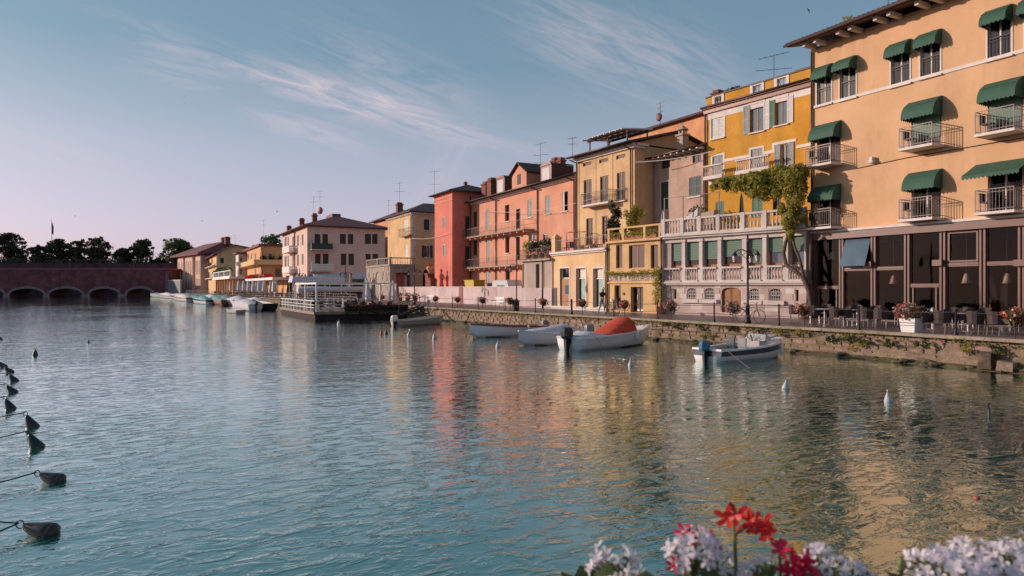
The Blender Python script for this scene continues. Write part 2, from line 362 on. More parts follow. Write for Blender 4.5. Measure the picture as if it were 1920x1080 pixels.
def water_mat():
    m = bpy.data.materials.new('river_water'); m.use_nodes = True; t = m.node_tree; n = t.nodes; l = t.links
    b = n['Principled BSDF']; b.inputs['Base Color'].default_value = (.010,.085,.085,1); b.inputs['Roughness'].default_value = .035; b.inputs['IOR'].default_value = 1.75
    g = n.new('ShaderNodeNewGeometry')
    no0 = n.new('ShaderNodeTexNoise'); no0.inputs['Scale'].default_value = .05; no0.inputs['Detail'].default_value = 2; l.new(g.outputs['Position'], no0.inputs['Vector'])
    cr = n.new('ShaderNodeValToRGB'); cr.color_ramp.elements[0].position = .38; cr.color_ramp.elements[0].color = (.011,.105,.080,1)
    cr.color_ramp.elements[1].position = .62; cr.color_ramp.elements[1].color = (.014,.155,.098,1); l.new(no0.outputs[0], cr.inputs[0]); l.new(cr.outputs[0], b.inputs['Base Color'])
    def wv(scale, rot, st, det, dist=.3):
        mp = n.new('ShaderNodeMapping'); mp.inputs['Rotation'].default_value = (0,0,RAD(rot)); mp.inputs['Scale'].default_value = (scale, scale*st, scale); l.new(g.outputs['Position'], mp.inputs[0])
        q = n.new('ShaderNodeTexNoise'); q.inputs['Scale'].default_value = 1; q.inputs['Detail'].default_value = det; q.inputs['Roughness'].default_value = .5; q.inputs['Distortion'].default_value = dist
        l.new(mp.outputs[0], q.inputs['Vector']); return q.outputs[0]
    def bump(h, dist, prev=None):
        k = n.new('ShaderNodeBump'); k.inputs['Strength'].default_value = 1; k.inputs['Distance'].default_value = dist; l.new(h, k.inputs['Height'])
        if prev: l.new(prev, k.inputs['Normal'])
        return k.outputs[0]
    gust = n.new('ShaderNodeTexNoise'); gust.inputs['Scale'].default_value = .11; gust.inputs['Detail'].default_value = 3; l.new(g.outputs['Position'], gust.inputs['Vector'])
    gm = n.new('ShaderNodeMapRange'); gm.inputs[1].default_value = .35; gm.inputs[2].default_value = .65; gm.inputs[3].default_value = .40; gm.inputs[4].default_value = 1.35; l.new(gust.outputs[0], gm.inputs[0])
    sy = n.new('ShaderNodeSeparateXYZ'); l.new(g.outputs['Position'], sy.inputs[0]); lee = n.new('ShaderNodeMapRange'); l.new(sy.outputs[1], lee.inputs[0])   # sheltered, calmer water towards the bridge
    lee.inputs[1].default_value = 60; lee.inputs[2].default_value = 150; lee.inputs[3].default_value = 1.0; lee.inputs[4].default_value = .30
    def lee_(h):
        k = n.new('ShaderNodeMath'); k.operation = 'MULTIPLY'; l.new(h, k.inputs[0]); l.new(lee.outputs[0], k.inputs[1]); return k.outputs[0]
    def crest(h):                               # flat patches between narrow wavelets
        k = n.new('ShaderNodeMapRange'); k.interpolation_type = 'SMOOTHSTEP'; k.inputs[1].default_value = .42; k.inputs[2].default_value = .74; l.new(h, k.inputs[0]); return k.outputs[0]
    def sc2(h):
        k = n.new('ShaderNodeMath'); k.operation = 'MULTIPLY'; l.new(h, k.inputs[0]); l.new(gm.outputs[0], k.inputs[1]); return lee_(k.outputs[0])
    nrm = bump(lee_(wv(.55, 20, 2.0, 2)), .022)
    nrm = bump(sc2(crest(wv(2.6, -14, 1.8, 3, .7))), .0088, nrm)
    nrm = bump(sc2(wv(4.2, 22, 1.7, 2, .6)), .0036, nrm)
    nrm = bump(sc2(wv(9.0, 8, 1.5, 2, .5)), .0021, nrm)
    l.new(nrm, b.inputs['Normal']); b.inputs['Specular IOR Level'].default_value = 0
    gl = n.new('ShaderNodeBsdfGlossy'); gl.inputs['Roughness'].default_value = .03; gl.inputs['Color'].default_value = (.88,.97,.94,1); l.new(nrm, gl.inputs['Normal'])
    fr = n.new('ShaderNodeFresnel'); fr.inputs[0].default_value = 1.33; l.new(nrm, fr.inputs['Normal'])
    pw = n.new('ShaderNodeMath'); pw.operation = 'POWER'; l.new(fr.outputs[0], pw.inputs[0]); pw.inputs[1].default_value = .5
    p2 = n.new('ShaderNodeMath'); p2.operation = 'MULTIPLY'; p2.use_clamp = True; l.new(pw.outputs[0], p2.inputs[0]); p2.inputs[1].default_value = 1.34
    ms = n.new('ShaderNodeMixShader'); l.new(p2.outputs[0], ms.inputs[0]); l.new(b.outputs[0], ms.inputs[1]); l.new(gl.outputs[0], ms.inputs[2]); l.new(ms.outputs[0], n['Material Output'].inputs[0])
    return m
M_water = water_mat()

# ------------------------------------------------------------------ water and land
mb = MB(); mb.face([(-900,-120,0),(400,-120,0),(400,900,0),(-900,900,0)]); stru(mb.build('water', M_water))
EDGE = [(26.9,-10),(26.2,0),(25.6,14),(25.2,22),(24.6,31),(23.9,40),(23.2,48),(22.5,56),(22.2,64),(21.8,75),(19.9,100),(17.8,130),(15.6,160),(13.6,190),(11,215),(5.5,240),(3.2,263)]
def edgeX(Y):
    for (x0,y0),(x1,y1) in zip(EDGE, EDGE[1:]):
        if y0 <= Y <= y1: return x0+(x1-x0)*(Y-y0)/(y1-y0)
    return EDGE[-1][0]
mb = MB(); pts = EDGE
for (a, b) in zip(pts, pts[1:]):
    mb.face([(a[0]+.42,a[1],QZ),(400,a[1],QZ),(400,b[1],QZ),(b[0]+.42,b[1],QZ)])
mb.face([(EDGE[-1][0]+.42,263,QZ),(400,263,QZ),(400,900,QZ),(EDGE[-1][0]+.42,900,QZ)])
stru(mb.build('quay_pavement', M_pave))
# quay wall: mortar core, wet footing, squared facing stones in courses
mb, mw = MB(), MB()
for a, b in zip(EDGE, EDGE[1:]):
    n = max(1, int((b[1]-a[1])/1.0))
    for k in range(n):
        t0, t1 = k/n, (k+1)/n
        x0, y0, x1, y1 = a[0]+(b[0]-a[0])*t0, a[1]+(b[1]-a[1])*t0, a[0]+(b[0]-a[0])*t1, a[1]+(b[1]-a[1])*t1
        prof = [(.30, QZ-.10), (.20, .62), (.13, .30), (.06, .13), (-.16, .05), (-.42, -.10), (-.5, -1.0)]
        for i_, ((p, z), (q, v)) in enumerate(zip(prof, prof[1:])):
            (mb if i_ < 3 else mw).face([(x1+p,y1,z),(x0+p,y0,z),(x0+q,y0,v),(x1+q,y1,v)])
QW = stru(mb.build('quay_wall', M_mortar)); mw.build('wet_footing', M_wet, QW)
rs = random.Random(5)
def rock(w_, h_, d_, seed, sq=9.0):
    r = random.Random(seed); m = MB(); j = lambda s: r.uniform(-s, s); n = 12
    for lay, (k, y) in enumerate(((1.0, .02), (.97, -d_*.8), (.84, -d_))):
        for i in range(n):
            a = 2*pi*(i+.5)/n; e = (abs(cos(a))**sq+abs(sin(a))**sq)**(-1/sq)
            m.v.append((w_/2*k*cos(a)*e+j(.025)*w_, y+j(.010), h_/2*k*sin(a)*e+j(.045)*h_))
    for L in range(2):
        for i in range(n): a, b = L*n+i, L*n+(i+1) % n; m.f.append((a, b, b+n, a+n))
    m.f.append(tuple(range(2*n, 3*n))); return m
ROCKB = [rock(1, 1, .055, k) for k in range(8)]
ROCK = [q.mesh('stone', mm) for q, mm in zip(ROCKB, [M_quay, M_quay3, M_quay2, M_quay3, M_quay, M_quay2, M_quay, M_mortar])]
cnt = 0; mf = MB()
for row, (zc, hh) in enumerate(((.92, .19), (.71, .22), (.48, .23), (.255, .21))):
    Y = 12.0+row*.27
    while Y < 84:
        wd = rs.uniform(.26, .80)*(1 if Y < 46 else 1.5); x = edgeX(Y+wd/2)+.31-(QZ-.10-zc)*.21
        if rs.random() < .88:
            tilt, sz, zz_ = rs.uniform(-.05, .05), hh*rs.uniform(.72, 1.04), zc+rs.uniform(-.025, .025)
            if Y < 46 and cnt < 300: inst('stone', ROCK[rs.randrange(8)], QW, (x, Y+wd/2, zz_), rot=(.2, tilt*1.6, -pi/2+rs.uniform(-.05,.05)), scl=(wd*.97, 1, sz)); cnt += 1
            else:
                q = ROCKB[rs.randrange(8)]; i0 = len(mf.v); mf.v += [(x+v[1], Y+wd/2-v[0]*wd*.97, zz_+v[2]*sz) for v in q.v]; mf.f += [tuple(i0+t for t in fc) for fc in q.f]
        Y += wd
stuff(mf.build('stones_farther_off', M_quay, QW))
# footing boulders at the waterline
mb = MB()
for k in range(260):
    Y = 8+rs.random()**1.15*95; s = rs.uniform(.05, .15)
    mb.ball((edgeX(Y)-.02-rs.uniform(0, .22), Y, rs.uniform(-.03, .14)), s*1.5, s*1.6, s*.7, 6, 4)
stuff(mb.build('waterline_rubble', M_wet, smooth=False))
Y = 2.0
while Y < 130:
    ln = 1.25 if Y < 75 else 4.0
    x0, x1 = edgeX(Y), edgeX(Y+ln)
    mb = MB().hexa([(x0-.03,Y+.008,QZ-.10),(x0+.42,Y+.008,QZ-.10),(x1+.42,Y+ln-.008,QZ-.10),(x1-.03,Y+ln-.008,QZ-.10),
                    (x0-.03,Y+.008,QZ+.014),(x0+.42,Y+.008,QZ+.014),(x1+.42,Y+ln-.008,QZ+.014),(x1-.03,Y+ln-.008,QZ+.014)])
    o = mb.build('coping_stone', M_coping, QW); o.location.z += rs.uniform(-.008, .008); Y += ln
# far end of the coping in one piece
mb = MB()
for a, b in zip(EDGE[-5:], EDGE[-4:]):
    mb.hexa([(a[0],a[1],QZ-.1),(a[0]+.42,a[1],QZ-.1),(b[0]+.42,b[1],QZ-.1),(b[0],b[1],QZ-.1),(a[0],a[1],QZ+.012),(a[0]+.42,a[1],QZ+.012),(b[0]+.42,b[1],QZ+.012),(b[0],b[1],QZ+.012)])
stuff(mb.build('far_coping', M_coping, QW))

# ------------------------------------------------------------------ building kit
class Bld:
    def __init__(s, name, label, cat, p0, p1, z=QZ, group=None):
        s.p0, s.p1 = Vector((p0[0], p0[1])), Vector((p1[0], p1[1]))
        d = s.p1-s.p0; s.L = d.length; s.ang = atan2(d.y, d.x); s.z = z
        s.root = tag(empty(name, (p0[0], p0[1], z), s.ang), label, cat, group)
    def w2l(s, x, y):
        dx, dy = x-s.p0.x, y-s.p0.y; c, n = cos(s.ang), sin(s.ang)
        return dx*c+dy*n, -dx*n+dy*c
    def front(s, off=0.0): return Face(s, 0, off, 0, s.L)
    def side(s, D, x=None): return Face(s, s.L if x is None else x, 0, pi/2, D)
    def add(s, mb, name, m, parent=None, smooth=False): return mb.build(name, m, parent or s.root, smooth=smooth)
    def ld(s, x, y): c, n = cos(s.ang), sin(s.ang); return depth((s.p0.x+x*c-y*n, s.p0.y+x*n+y*c))
class Face:
    def __init__(s, b, x, y, rot, W): s.b, s.x, s.y, s.rot, s.W, s.holes = b, x, y, rot, W, []
    def loc(s, px, py=540, off=0.0):
        o = s.b.w2l(0, 0); d = ray(px); q = s.b.w2l(*d); dx, dy = q[0]-o[0], q[1]-o[1]
        e = (cos(s.rot), sin(s.rot)); m = (-e[1], e[0])      # m points inwards
        t = ((s.x+m[0]*off-o[0])*m[0]+(s.y+m[1]*off-o[1])*m[1])/(dx*m[0]+dy*m[1])
        X, Y = o[0]+dx*t, o[1]+dy*t
        return (X-s.x)*e[0]+(Y-s.y)*e[1], hz(py, t)-s.b.z
    def u(s, px, off=0.0): return s.loc(px, 540, off)[0]
    def zz(s, px, py, off=0.0): return s.loc(px, py, off)[1]
    def rect(s, x0, x1, y0, y1, off=0.0):
        c = (x0+x1)/2; return s.u(x0, off), s.u(x1, off), s.zz(c, y1, off), s.zz(c, y0, off)
    def add(s, mb, name, m, u=0.0, z=0.0, parent=None, smooth=False, y=0.0):
        if parent: return mb.build(name, m, parent, (u, y, z), smooth=smooth)
        e = (cos(s.rot), sin(s.rot))
        return mb.build(name, m, s.b.root, (s.x+e[0]*u-e[1]*y, s.y+e[1]*u+e[0]*y, z), s.rot, smooth)
    def put(s, name, mesh, u, y, z, scl=None, rz=0.0):
        e = (cos(s.rot), sin(s.rot)); return inst(name, mesh, s.b.root, (s.x+e[0]*u-e[1]*y, s.y+e[1]*u+e[0]*y, z), s.rot+rz, scl=scl)
    def wall(s, H, m, name='wall', z0=0.0, reveal=.2, u0=0.0, u1=None, parent=None):
        W = s.W if u1 is None else u1
        hs = [(max(u0+.01, h[0]), min(W-.01, h[1]), max(z0, h[2]), min(H-.01, h[3]), h[4]) for h in s.holes if h[1] > u0 and h[0] < W and h[2] < H and h[3] > z0]
        us = sorted({round(q, 4) for h in hs for q in h[:2]} | {u0, W}); zs = sorted({round(q, 4) for h in hs for q in h[2:4]} | {z0, H})
        mb = MB()
        for a, b in zip(us, us[1:]):
            for c, d in zip(zs, zs[1:]):
                if b-a < 1e-3 or d-c < 1e-3: continue
                x, z = (a+b)/2, (c+d)/2
                if any(h[0] < x < h[1] and h[2] < z < h[3] for h in hs): continue
                mb.face([(a,0,c),(b,0,c),(b,0,d),(a,0,d)])
        for a, b, c, d, arch in hs:
            r = reveal; mb.face([(a,0,c),(a,0,d),(a,r,d),(a,r,c)]); mb.face([(b,0,c),(b,r,c),(b,r,d),(b,0,d)]); mb.face([(a,0,c),(a,r,c),(b,r,c),(b,0,c)])
            if not arch: mb.face([(a,0,d),(b,0,d),(b,r,d),(a,r,d)])
            else:
                n = 10; P = [(a+(b-a)*k/n, d-arch*(1-sqrt(max(0, 1-(2*k/n-1)**2)))) for k in range(n+1)]
                for p, q in zip(P, P[1:]):
                    mb.face([(p[0],0,p[1]),(q[0],0,q[1]),(q[0],0,d),(p[0],0,d)]); mb.face([(p[0],0,p[1]),(p[0],r,p[1]),(q[0],r,q[1]),(q[0],0,q[1])])
        return s.add(mb, name, m, parent=parent)
def shutter_mesh(wd, h, m, slats=True, panel=False):
    mb = MB(); f = min(.07, wd*.16)
    mb.box(0, f, 0, .045, 0, h); mb.box(wd-f, wd, 0, .045, 0, h); mb.box(f, wd-f, .002, .043, 0, f*1.3); mb.box(f, wd-f, .002, .043, h-f, h); mb.box(f, wd-f, .002, .043, h*.5-f/2, h*.5+f/2)
    mb.box(f, wd-f, .022, .036, f*1.3, h-f)
    if slats:
        k = max(5, min(16, int(h/.11)))
        for i in range(k):
            z = f*1.3+(h-2.3*f)*(i+.2)/k; mb.hexa([(f,.004,z),(wd-f,.004,z),(wd-f,.022,z+.045),(f,.022,z+.045),(f,.004,z+.014),(wd-f,.004,z+.014),(wd-f,.022,z+.059),(f,.022,z+.059)])
    return mb.mesh('shutter', m)
def window(f, r, frame=None, shut=None, state='none', trim=None, sill=None, deep=.15, cols=2, rows=1, name='window', arch=0.0, glass=None, tw=.10, back=None, curtain=None, bars=None, transom=0.0):
    """an opening in the wall with frame, panes, shutters ('closed', 'open', 'left', 'right')"""
    frame = frame or M_white; glass = glass or M_glass
    u0, u1, z0, z1 = r; wd, h = u1-u0, z1-z0; f.holes.append((u0, u1, z0, z1, arch))
    t = min(.065, wd*.08)
    mb = MB().box(0, t, deep-.06, deep, 0, h).box(wd-t, wd, deep-.06, deep, 0, h).box(t, wd-t, deep-.058, deep-.002, 0, t).box(t, wd-t, deep-.058, deep-.002, h-t, h)
    for k in range(1, cols): mb.box(wd*k/cols-t*.5, wd*k/cols+t*.5, deep-.062, deep-.004, t, h-t)
    for k in range(1, rows): mb.box(t, wd-t, deep-.056, deep-.006, h*k/rows-t*.35, h*k/rows+t*.35)
    if transom: mb.box(t, wd-t, deep-.066, deep-.003, h*transom-t*.6, h*transom+t*.6)
    o = f.add(mb, name, frame, u0, z0)
    if state == 'closed':
        sm = shutter_mesh(wd/2-.012, h-.02, shut)
        for k in (0, 1): inst('shutter', sm, o, (.006+k*wd/2, .025, .01))
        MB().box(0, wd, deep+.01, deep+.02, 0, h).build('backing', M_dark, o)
    else:
        hh = [(0, h)] if not transom else [(0, h*transom), (h*transom, h)]
        for k in range(cols):
            for a, b in hh:
                (MB().face([(wd*k/cols,deep-.03,a),(wd*(k+1)/cols,deep-.03,a),(wd*(k+1)/cols,deep-.03,b),(wd*k/cols,deep-.03,b)]) if glass is M_clear else MB().box(wd*k/cols, wd*(k+1)/cols, deep-.03, deep-.022, a, b)).build('pane', glass, o)
        if curtain: 
            mb = MB(); c0, c1 = curtain
            n = 14
            for k in range(n):
                a, b = wd*(c0+(c1-c0)*k/n), wd*(c0+(c1-c0)*(k+1)/n); y = deep+.05
                mb.face([(a,y+.03*(k % 2),0),(b,y+.03*((k+1) % 2),0),(b,y+.03*((k+1) % 2),h),(a,y+.03*(k % 2),h)])
            mb.build('curtain', M_curt, o)
        if state in ('open', 'left', 'right'):
            sm = shutter_mesh(wd/2, h, shut)
            if state != 'right': inst('shutter', sm, o, (-wd/2-.02, -.06, 0))
            if state != 'left': inst('shutter', sm, o, (wd+.02, -.06, 0))
    if glass is M_clear or curtain:
        MB().box(0, wd, deep+.35, deep+.36, 0, h).build('room', M_dark, o)  # thin dark sheet, stands in for the unlit room
    if trim:
        mb = MB().box(-tw, -.001, -.03, .02, -.0, h+tw).box(wd+.001, wd+tw, -.03, .02, -.0, h+tw).box(-.001, wd+.001, -.028, .02, h+.001, h+tw)
        mb.build('surround', trim, o)
    if sill: MB().box(-.10, wd+.10, -.12, .10, -.085, -.002).build('sill', sill, o)
    if bars:
        mb = MB(); n = max(3, int(wd/.13))
        for k in range(n): mb.bar((wd*(k+.5)/n, .03, 0), (wd*(k+.5)/n, .03, bars), .018)
        mb.bar((0, .03, bars), (wd, .03, bars), .03); mb.bar((0, .03, bars*.86), (wd, .03, bars*.86), .018); mb.bar((0, .03, .06), (wd, .03, .06), .02)
        mb.build('railing', M_metal, o)
    return o
def balcony(f, u0, u1, z, proj, rail_h, m=None, slab=None, th=.12, step=.13, mid=False):
    o = f.add(MB().box(u0, u1, -proj, 0.0, z-th, z), 'balcony', slab or M_trim)
    mb = MB(); P = [(u0+.03, 0), (u0+.03, -proj+.03), (u1-.03, -proj+.03), (u1-.03, 0)]
    for a, b in zip(P, P[1:]):
        L = math.dist(a, b); n = max(2, int(L/step))
        for k in range(n): q = (a[0]+(b[0]-a[0])*k/n, a[1]+(b[1]-a[1])*k/n); mb.bar((q[0], q[1], z), (q[0], q[1], z+rail_h), .030 if k == 0 else .013)
        mb.bar((*a, z+rail_h), (*b, z+rail_h), .035); mb.bar((*a, z+.10), (*b, z+.10), .025); mb.bar((*a, z+rail_h*.86), (*b, z+rail_h*.86), .02)
    mb.build('railing', m or M_rail, o); return o
def awning(f, u0, u1, z0, z1, proj, m=None):
    jr = random.Random(int(u0*97+z0*31)); z0 += jr.uniform(-.10, .08); proj *= jr.uniform(.86, 1.12)
    """bent drop awning with a scalloped front hem and closed cheeks"""
    h = z1-z0; n = 6; A = [(-proj*sin(pi/2*k/n)**1.15, z1-z0-((1-cos(pi/2*k/n))*.62+.24*k/n)*h) for k in range(n+1)]
    mb = MB(); wd = u1-u0
    for (y0, a0), (y1, a1) in zip(A, A[1:]): mb.face([(0,y0,a0),(0,y1,a1),(wd,y1,a1),(wd,y0,a0)])
    for x in (0, wd):
        c = [(x, y, a) for y, a in A]+[(x, 0, h*.10)]; mb.face(c if x else c[::-1])
    hem = A[-1]; k = max(5, int(wd/.16))
    for i in range(k):
        a, b = wd*i/k, wd*(i+1)/k; c = (a+b)/2
        mb.face([(a,hem[0],hem[1]),(a,hem[0]-.006,hem[1]-.08),(c,hem[0]-.008,hem[1]-.15),(b,hem[0]-.006,hem[1]-.08),(b,hem[0],hem[1])])
    for x in (.001, wd-.001):
        kk = 5
        for i in range(kk):
            a, b = hem[0]*i/kk, hem[0]*(i+1)/kk; za, zb = h*.10+(hem[1]-h*.10)*i/kk, h*.10+(hem[1]-h*.10)*(i+1)/kk
            mb.face([(x,a,za),(x,a,za-.07),(x,(a+b)/2,(za+zb)/2-.14),(x,b,zb-.07),(x,b,zb)])
    o = f.add(mb, 'awning', m or M_awn, u0, z0)
    fr = MB()
    for t in (.3, .62): 
        k = t*n; j = int(k); q = A[j]; fr.bar((0, q[0]-.012, q[1]+.012), (wd, q[0]-.012, q[1]+.012), .02)
    fr.build('awning_frame', m or M_awn, o); return o
def antenna(b, x, y, z, h, arms=((.95, .9), (.72, .7)), ang=.3):
    mb = MB().bar((x, y, z), (x, y, z+h), .035)
    for t, L in arms:
        zz = z+h*t; ca, sa = cos(ang), sin(ang); mb.bar((x-L*ca, y-L*sa, zz), (x+L*ca, y+L*sa, zz), .025)
        for k in range(6): q = -L+2*L*k/5; mb.bar((x+q*ca-.22*sa, y+q*sa+.22*ca, zz), (x+q*ca+.22*sa, y+q*sa-.22*ca, zz), .012)
        ang += .5
    return mb.build('antenna', M_metal, b.root)
def chimney(b, x, y, z, w_, d_, h, m=None):
    mb = MB().box(x-w_/2, x+w_/2, y-d_/2, y+d_/2, z, z+h*.8).box(x-w_*.62, x+w_*.62, y-d_*.62, y+d_*.62, z+h*.8+.002, z+h*.88).box(x-w_*.42, x+w_*.42, y-d_*.42, y+d_*.42, z+h*.88+.002, z+h)
    return mb.build('chimney', m or M_brickred, b.root)
def pipe(f, u, z0, z1, y=-.09, m=None, r=.055, elbow=0):
    pts = [(u, y, z0), (u, y, z1)]
    if elbow: pts += [(u, y, z1), (u-.05, y-elbow*.5, z1+.12), (u-.05, y-elbow, z1+.2)]
    return f.add(MB().tube(pts, r, 6), 'downpipe', m or M_pipe, smooth=True)
def tile_roof(pts, name, m, b, corr=.22, amp=.045, th=.10):
    """roof slope: four corners eave-left, eave-right, ridge-right, ridge-left; ribbed with real tile rows"""
    A, B, C, D = [Vector(p) for p in pts]; n = max(4, int((B-A).length/corr)); nrm = (B-A).cross(D-A).normalized()
    mb = MB(); S = []
    for i in range(2*n+1):
        t = i/(2*n); e, r = A.lerp(B, t), D.lerp(C, t); k = nrm*(amp if i % 2 else 0); S.append((e+k, r+k))
    for (e0, r0), (e1, r1) in zip(S, S[1:]):
        mb.face([e0, e1, r1, r0]); mb.face([e0-nrm*th, e1-nrm*th, e1, e0])
    mb.face([A-nrm*th, D-nrm*th, C-nrm*th, B-nrm*th]); mb.face([A-nrm*th, A, D, D-nrm*th]); mb.face([B, B-nrm*th, C-nrm*th, C])
    return b.add(mb, name, m)
BAL = MB().lathe([(.055,0),(.055,.05),(.032,.09),(.052,.20),(.068,.30),(.050,.42),(.028,.58),(.026,.74),(.045,.84),(.055,.90),(.055,1.0)], 8).mesh('baluster', M_villa2, True)
def balustrade(f, u0, u1, z, h, n, m=None, y=0.0, piers=(), pw=.24, slope=0.0, bw=1.0, name='balustrade'):
    mb = MB().box(u0, u1, y-.12, y+.12, z, z+h*.10).box(u0, u1, y-.13, y+.13, z+h*.88, z+h)
    for p in piers: mb.box(p-pw/2, p+pw/2, y-.145, y+.145, z+.001, z+h+.03)
    o = f.add(mb, name, m or M_villa2)
    for k in range(n):
        u = u0+(u1-u0)*(k+.5)/n
        if any(abs(u-p) < pw/2+.05 for p in piers): continue
        inst('baluster', BAL, o, (u, y, z+h*.10), scl=(bw, bw, h*.78))
    return o
def shell(b, D, H, m, left=True, back=True, right=True, front=False):
    """plain outer walls that carry no openings"""
    L = b.L
    if left: b.add(MB().face([(0,D,0),(0,0,0),(0,0,H),(0,D,H)]), 'end_wall', m)
    if right: b.add(MB().face([(L,0,0),(L,D,0),(L,D,H),(L,0,H)]), 'end_wall', m)
    if back: b.add(MB().face([(L,D,0),(0,D,0),(0,D,H),(L,D,H)]), 'rear_wall', m)

# ------------------------------------------------------------------ yellow hotel
b = Bld('hotel', 'large yellow four-storey hotel with green awnings and glazed brown ground floor', 'building', (33.3,26.35), (33.3,4.0))
f = b.front(); L = b.L
zb = f.zz(1530, 438)                       # top of the glazed floor
HE = f.zz(1530, 98)+.3                       # wall top under the eaves
for (x0, x1, y0, y1) in [(1532,1559,135,196),(1575,1605,121,185),(1671,1706,92,159),(1726,1763,74,143),(1852,1896,30,108)]:
    r = f.rect(x0, x1, y0, y1); window(f, r, M_trim, trim=M_trim, sill=M_trim, tw=.07, bars=.95, cols=2, curtain=(0, 1) if x0 in (1671, 1532) else None)
    u0, u1, z0, z1 = r; awning(f, u0-.05, u1+.07, z1-.40, z1+.36, .62)
ups = [f.rect(1726,1763,74,143)]
d67 = f.u(1744)-f.u(1688)
r0 = f.rect(1852,1896,30,108)
for k in (1, 4.0/1.0):
    r = (r0[0]+d67*k, r0[1]+d67*k, r0[2], r0[3])
    if r[1] < L-.6:
        window(f, r, M_trim, trim=M_trim, sill=M_trim, tw=.07, bars=.95); awning(f, r[0]-.05, r[1]+.07, r[3]-.40, r[3]+.36, .62)
zl3, zl2 = f.zz(1737, 277), f.zz(1737, 411)
for lev, zf, rows in ((3, zl3, ((1532,1576,237),(1709,1765,200),(1852,1918,164))), (2, zl2, ((1533,1576,360),(1709,1765,337),(1852,1918,306)))):
    for k, (x0, x1, yt) in enumerate(rows):
        u0, u1 = f.u(x0), f.u(x1); z1 = f.zz(1737, 203 if lev == 3 else 337)
        blind = lev == 3 and k > 0
        o = window(f, (u0, u1, zf, z1), M_trim, name='balcony_door', cols=2, curtain=(0, 1) if blind else ((.5, .95) if k == 0 else None), glass=M_clear if not blind else None)
        if blind: MB().box(.06, u1-u0-.06, .02, .05, .45, z1-zf).build('blind', M_roller, o)
        if not (lev == 2 and k == 2): awning(f, u0-.06, u1+.06, z1-.50, z1+.44, .80)
        else:
            aw = f.add(MB().hexa([(0,-1.15,-.28),(u1-u0+.9,-1.15,-.28),(u1-u0+.9,0,.32),(0,0,.32),(0,-1.15,-.25),(u1-u0+.9,-1.15,-.25),(u1-u0+.9,0,.36),(0,0,.36)]), 'awning', M_awn, u0-.5, z1)
            mb = MB(); n = 14; wd = u1-u0+.9
            for i in range(n): a, c = wd*i/n, wd*(i+1)/n; mb.face([(a,-1.155,-.25),(a,-1.157,-.38),((a+c)/2,-1.158,-.45),(c,-1.157,-.38),(c,-1.155,-.25)])
            mb.build('valance', M_awn, aw)
        balcony(f, u0-.06, u1+.14, zf, .98, .98, M_rail, M_trim)
        # balcony chair
        c = MB(); q = u0+.08
        for dx, dy in ((0,0),(.4,0),(0,.4),(.4,.4)): c.bar((q+dx, -.75+dy, zf), (q+dx, -.75+dy, zf+.42), .03)
        c.box(q-.03, q+.43, -.78, -.32, zf+.42, zf+.46); c.box(q-.03, q+.01, -.78, -.32, zf+.46, zf+.86)
        tag(c.build('balcony_chair', M_metal, None, (0,0,0)), 'small dark metal chair on the hotel %s balcony, %s column' % ({3:'upper',2:'lower'}[lev], ('left','middle','right')[k]), 'chair', 'hotel balcony chairs').matrix_world = b.root.matrix_basis
f.add(MB().box(0, L, -.05, 0, 0, .16), 'string_course', M_trim, 0, f.zz(1524, 205))
f.add(MB().tube([(f.u(1607), -.03, f.zz(1607, 316)), (f.u(1700), -.03, f.zz(1700, 296)), (L, -.03, f.zz(1700, 296))], .018, 4), 'cable', M_metal)
f.add(MB().box(0,.25,-.30,0,0,.12).box(.05,.2,-.26,-.02,.12,.3), 'wall_lamp', M_trim, f.u(1634), f.zz(1638, 306))
pipe(f, .10, zb, HE-.2)
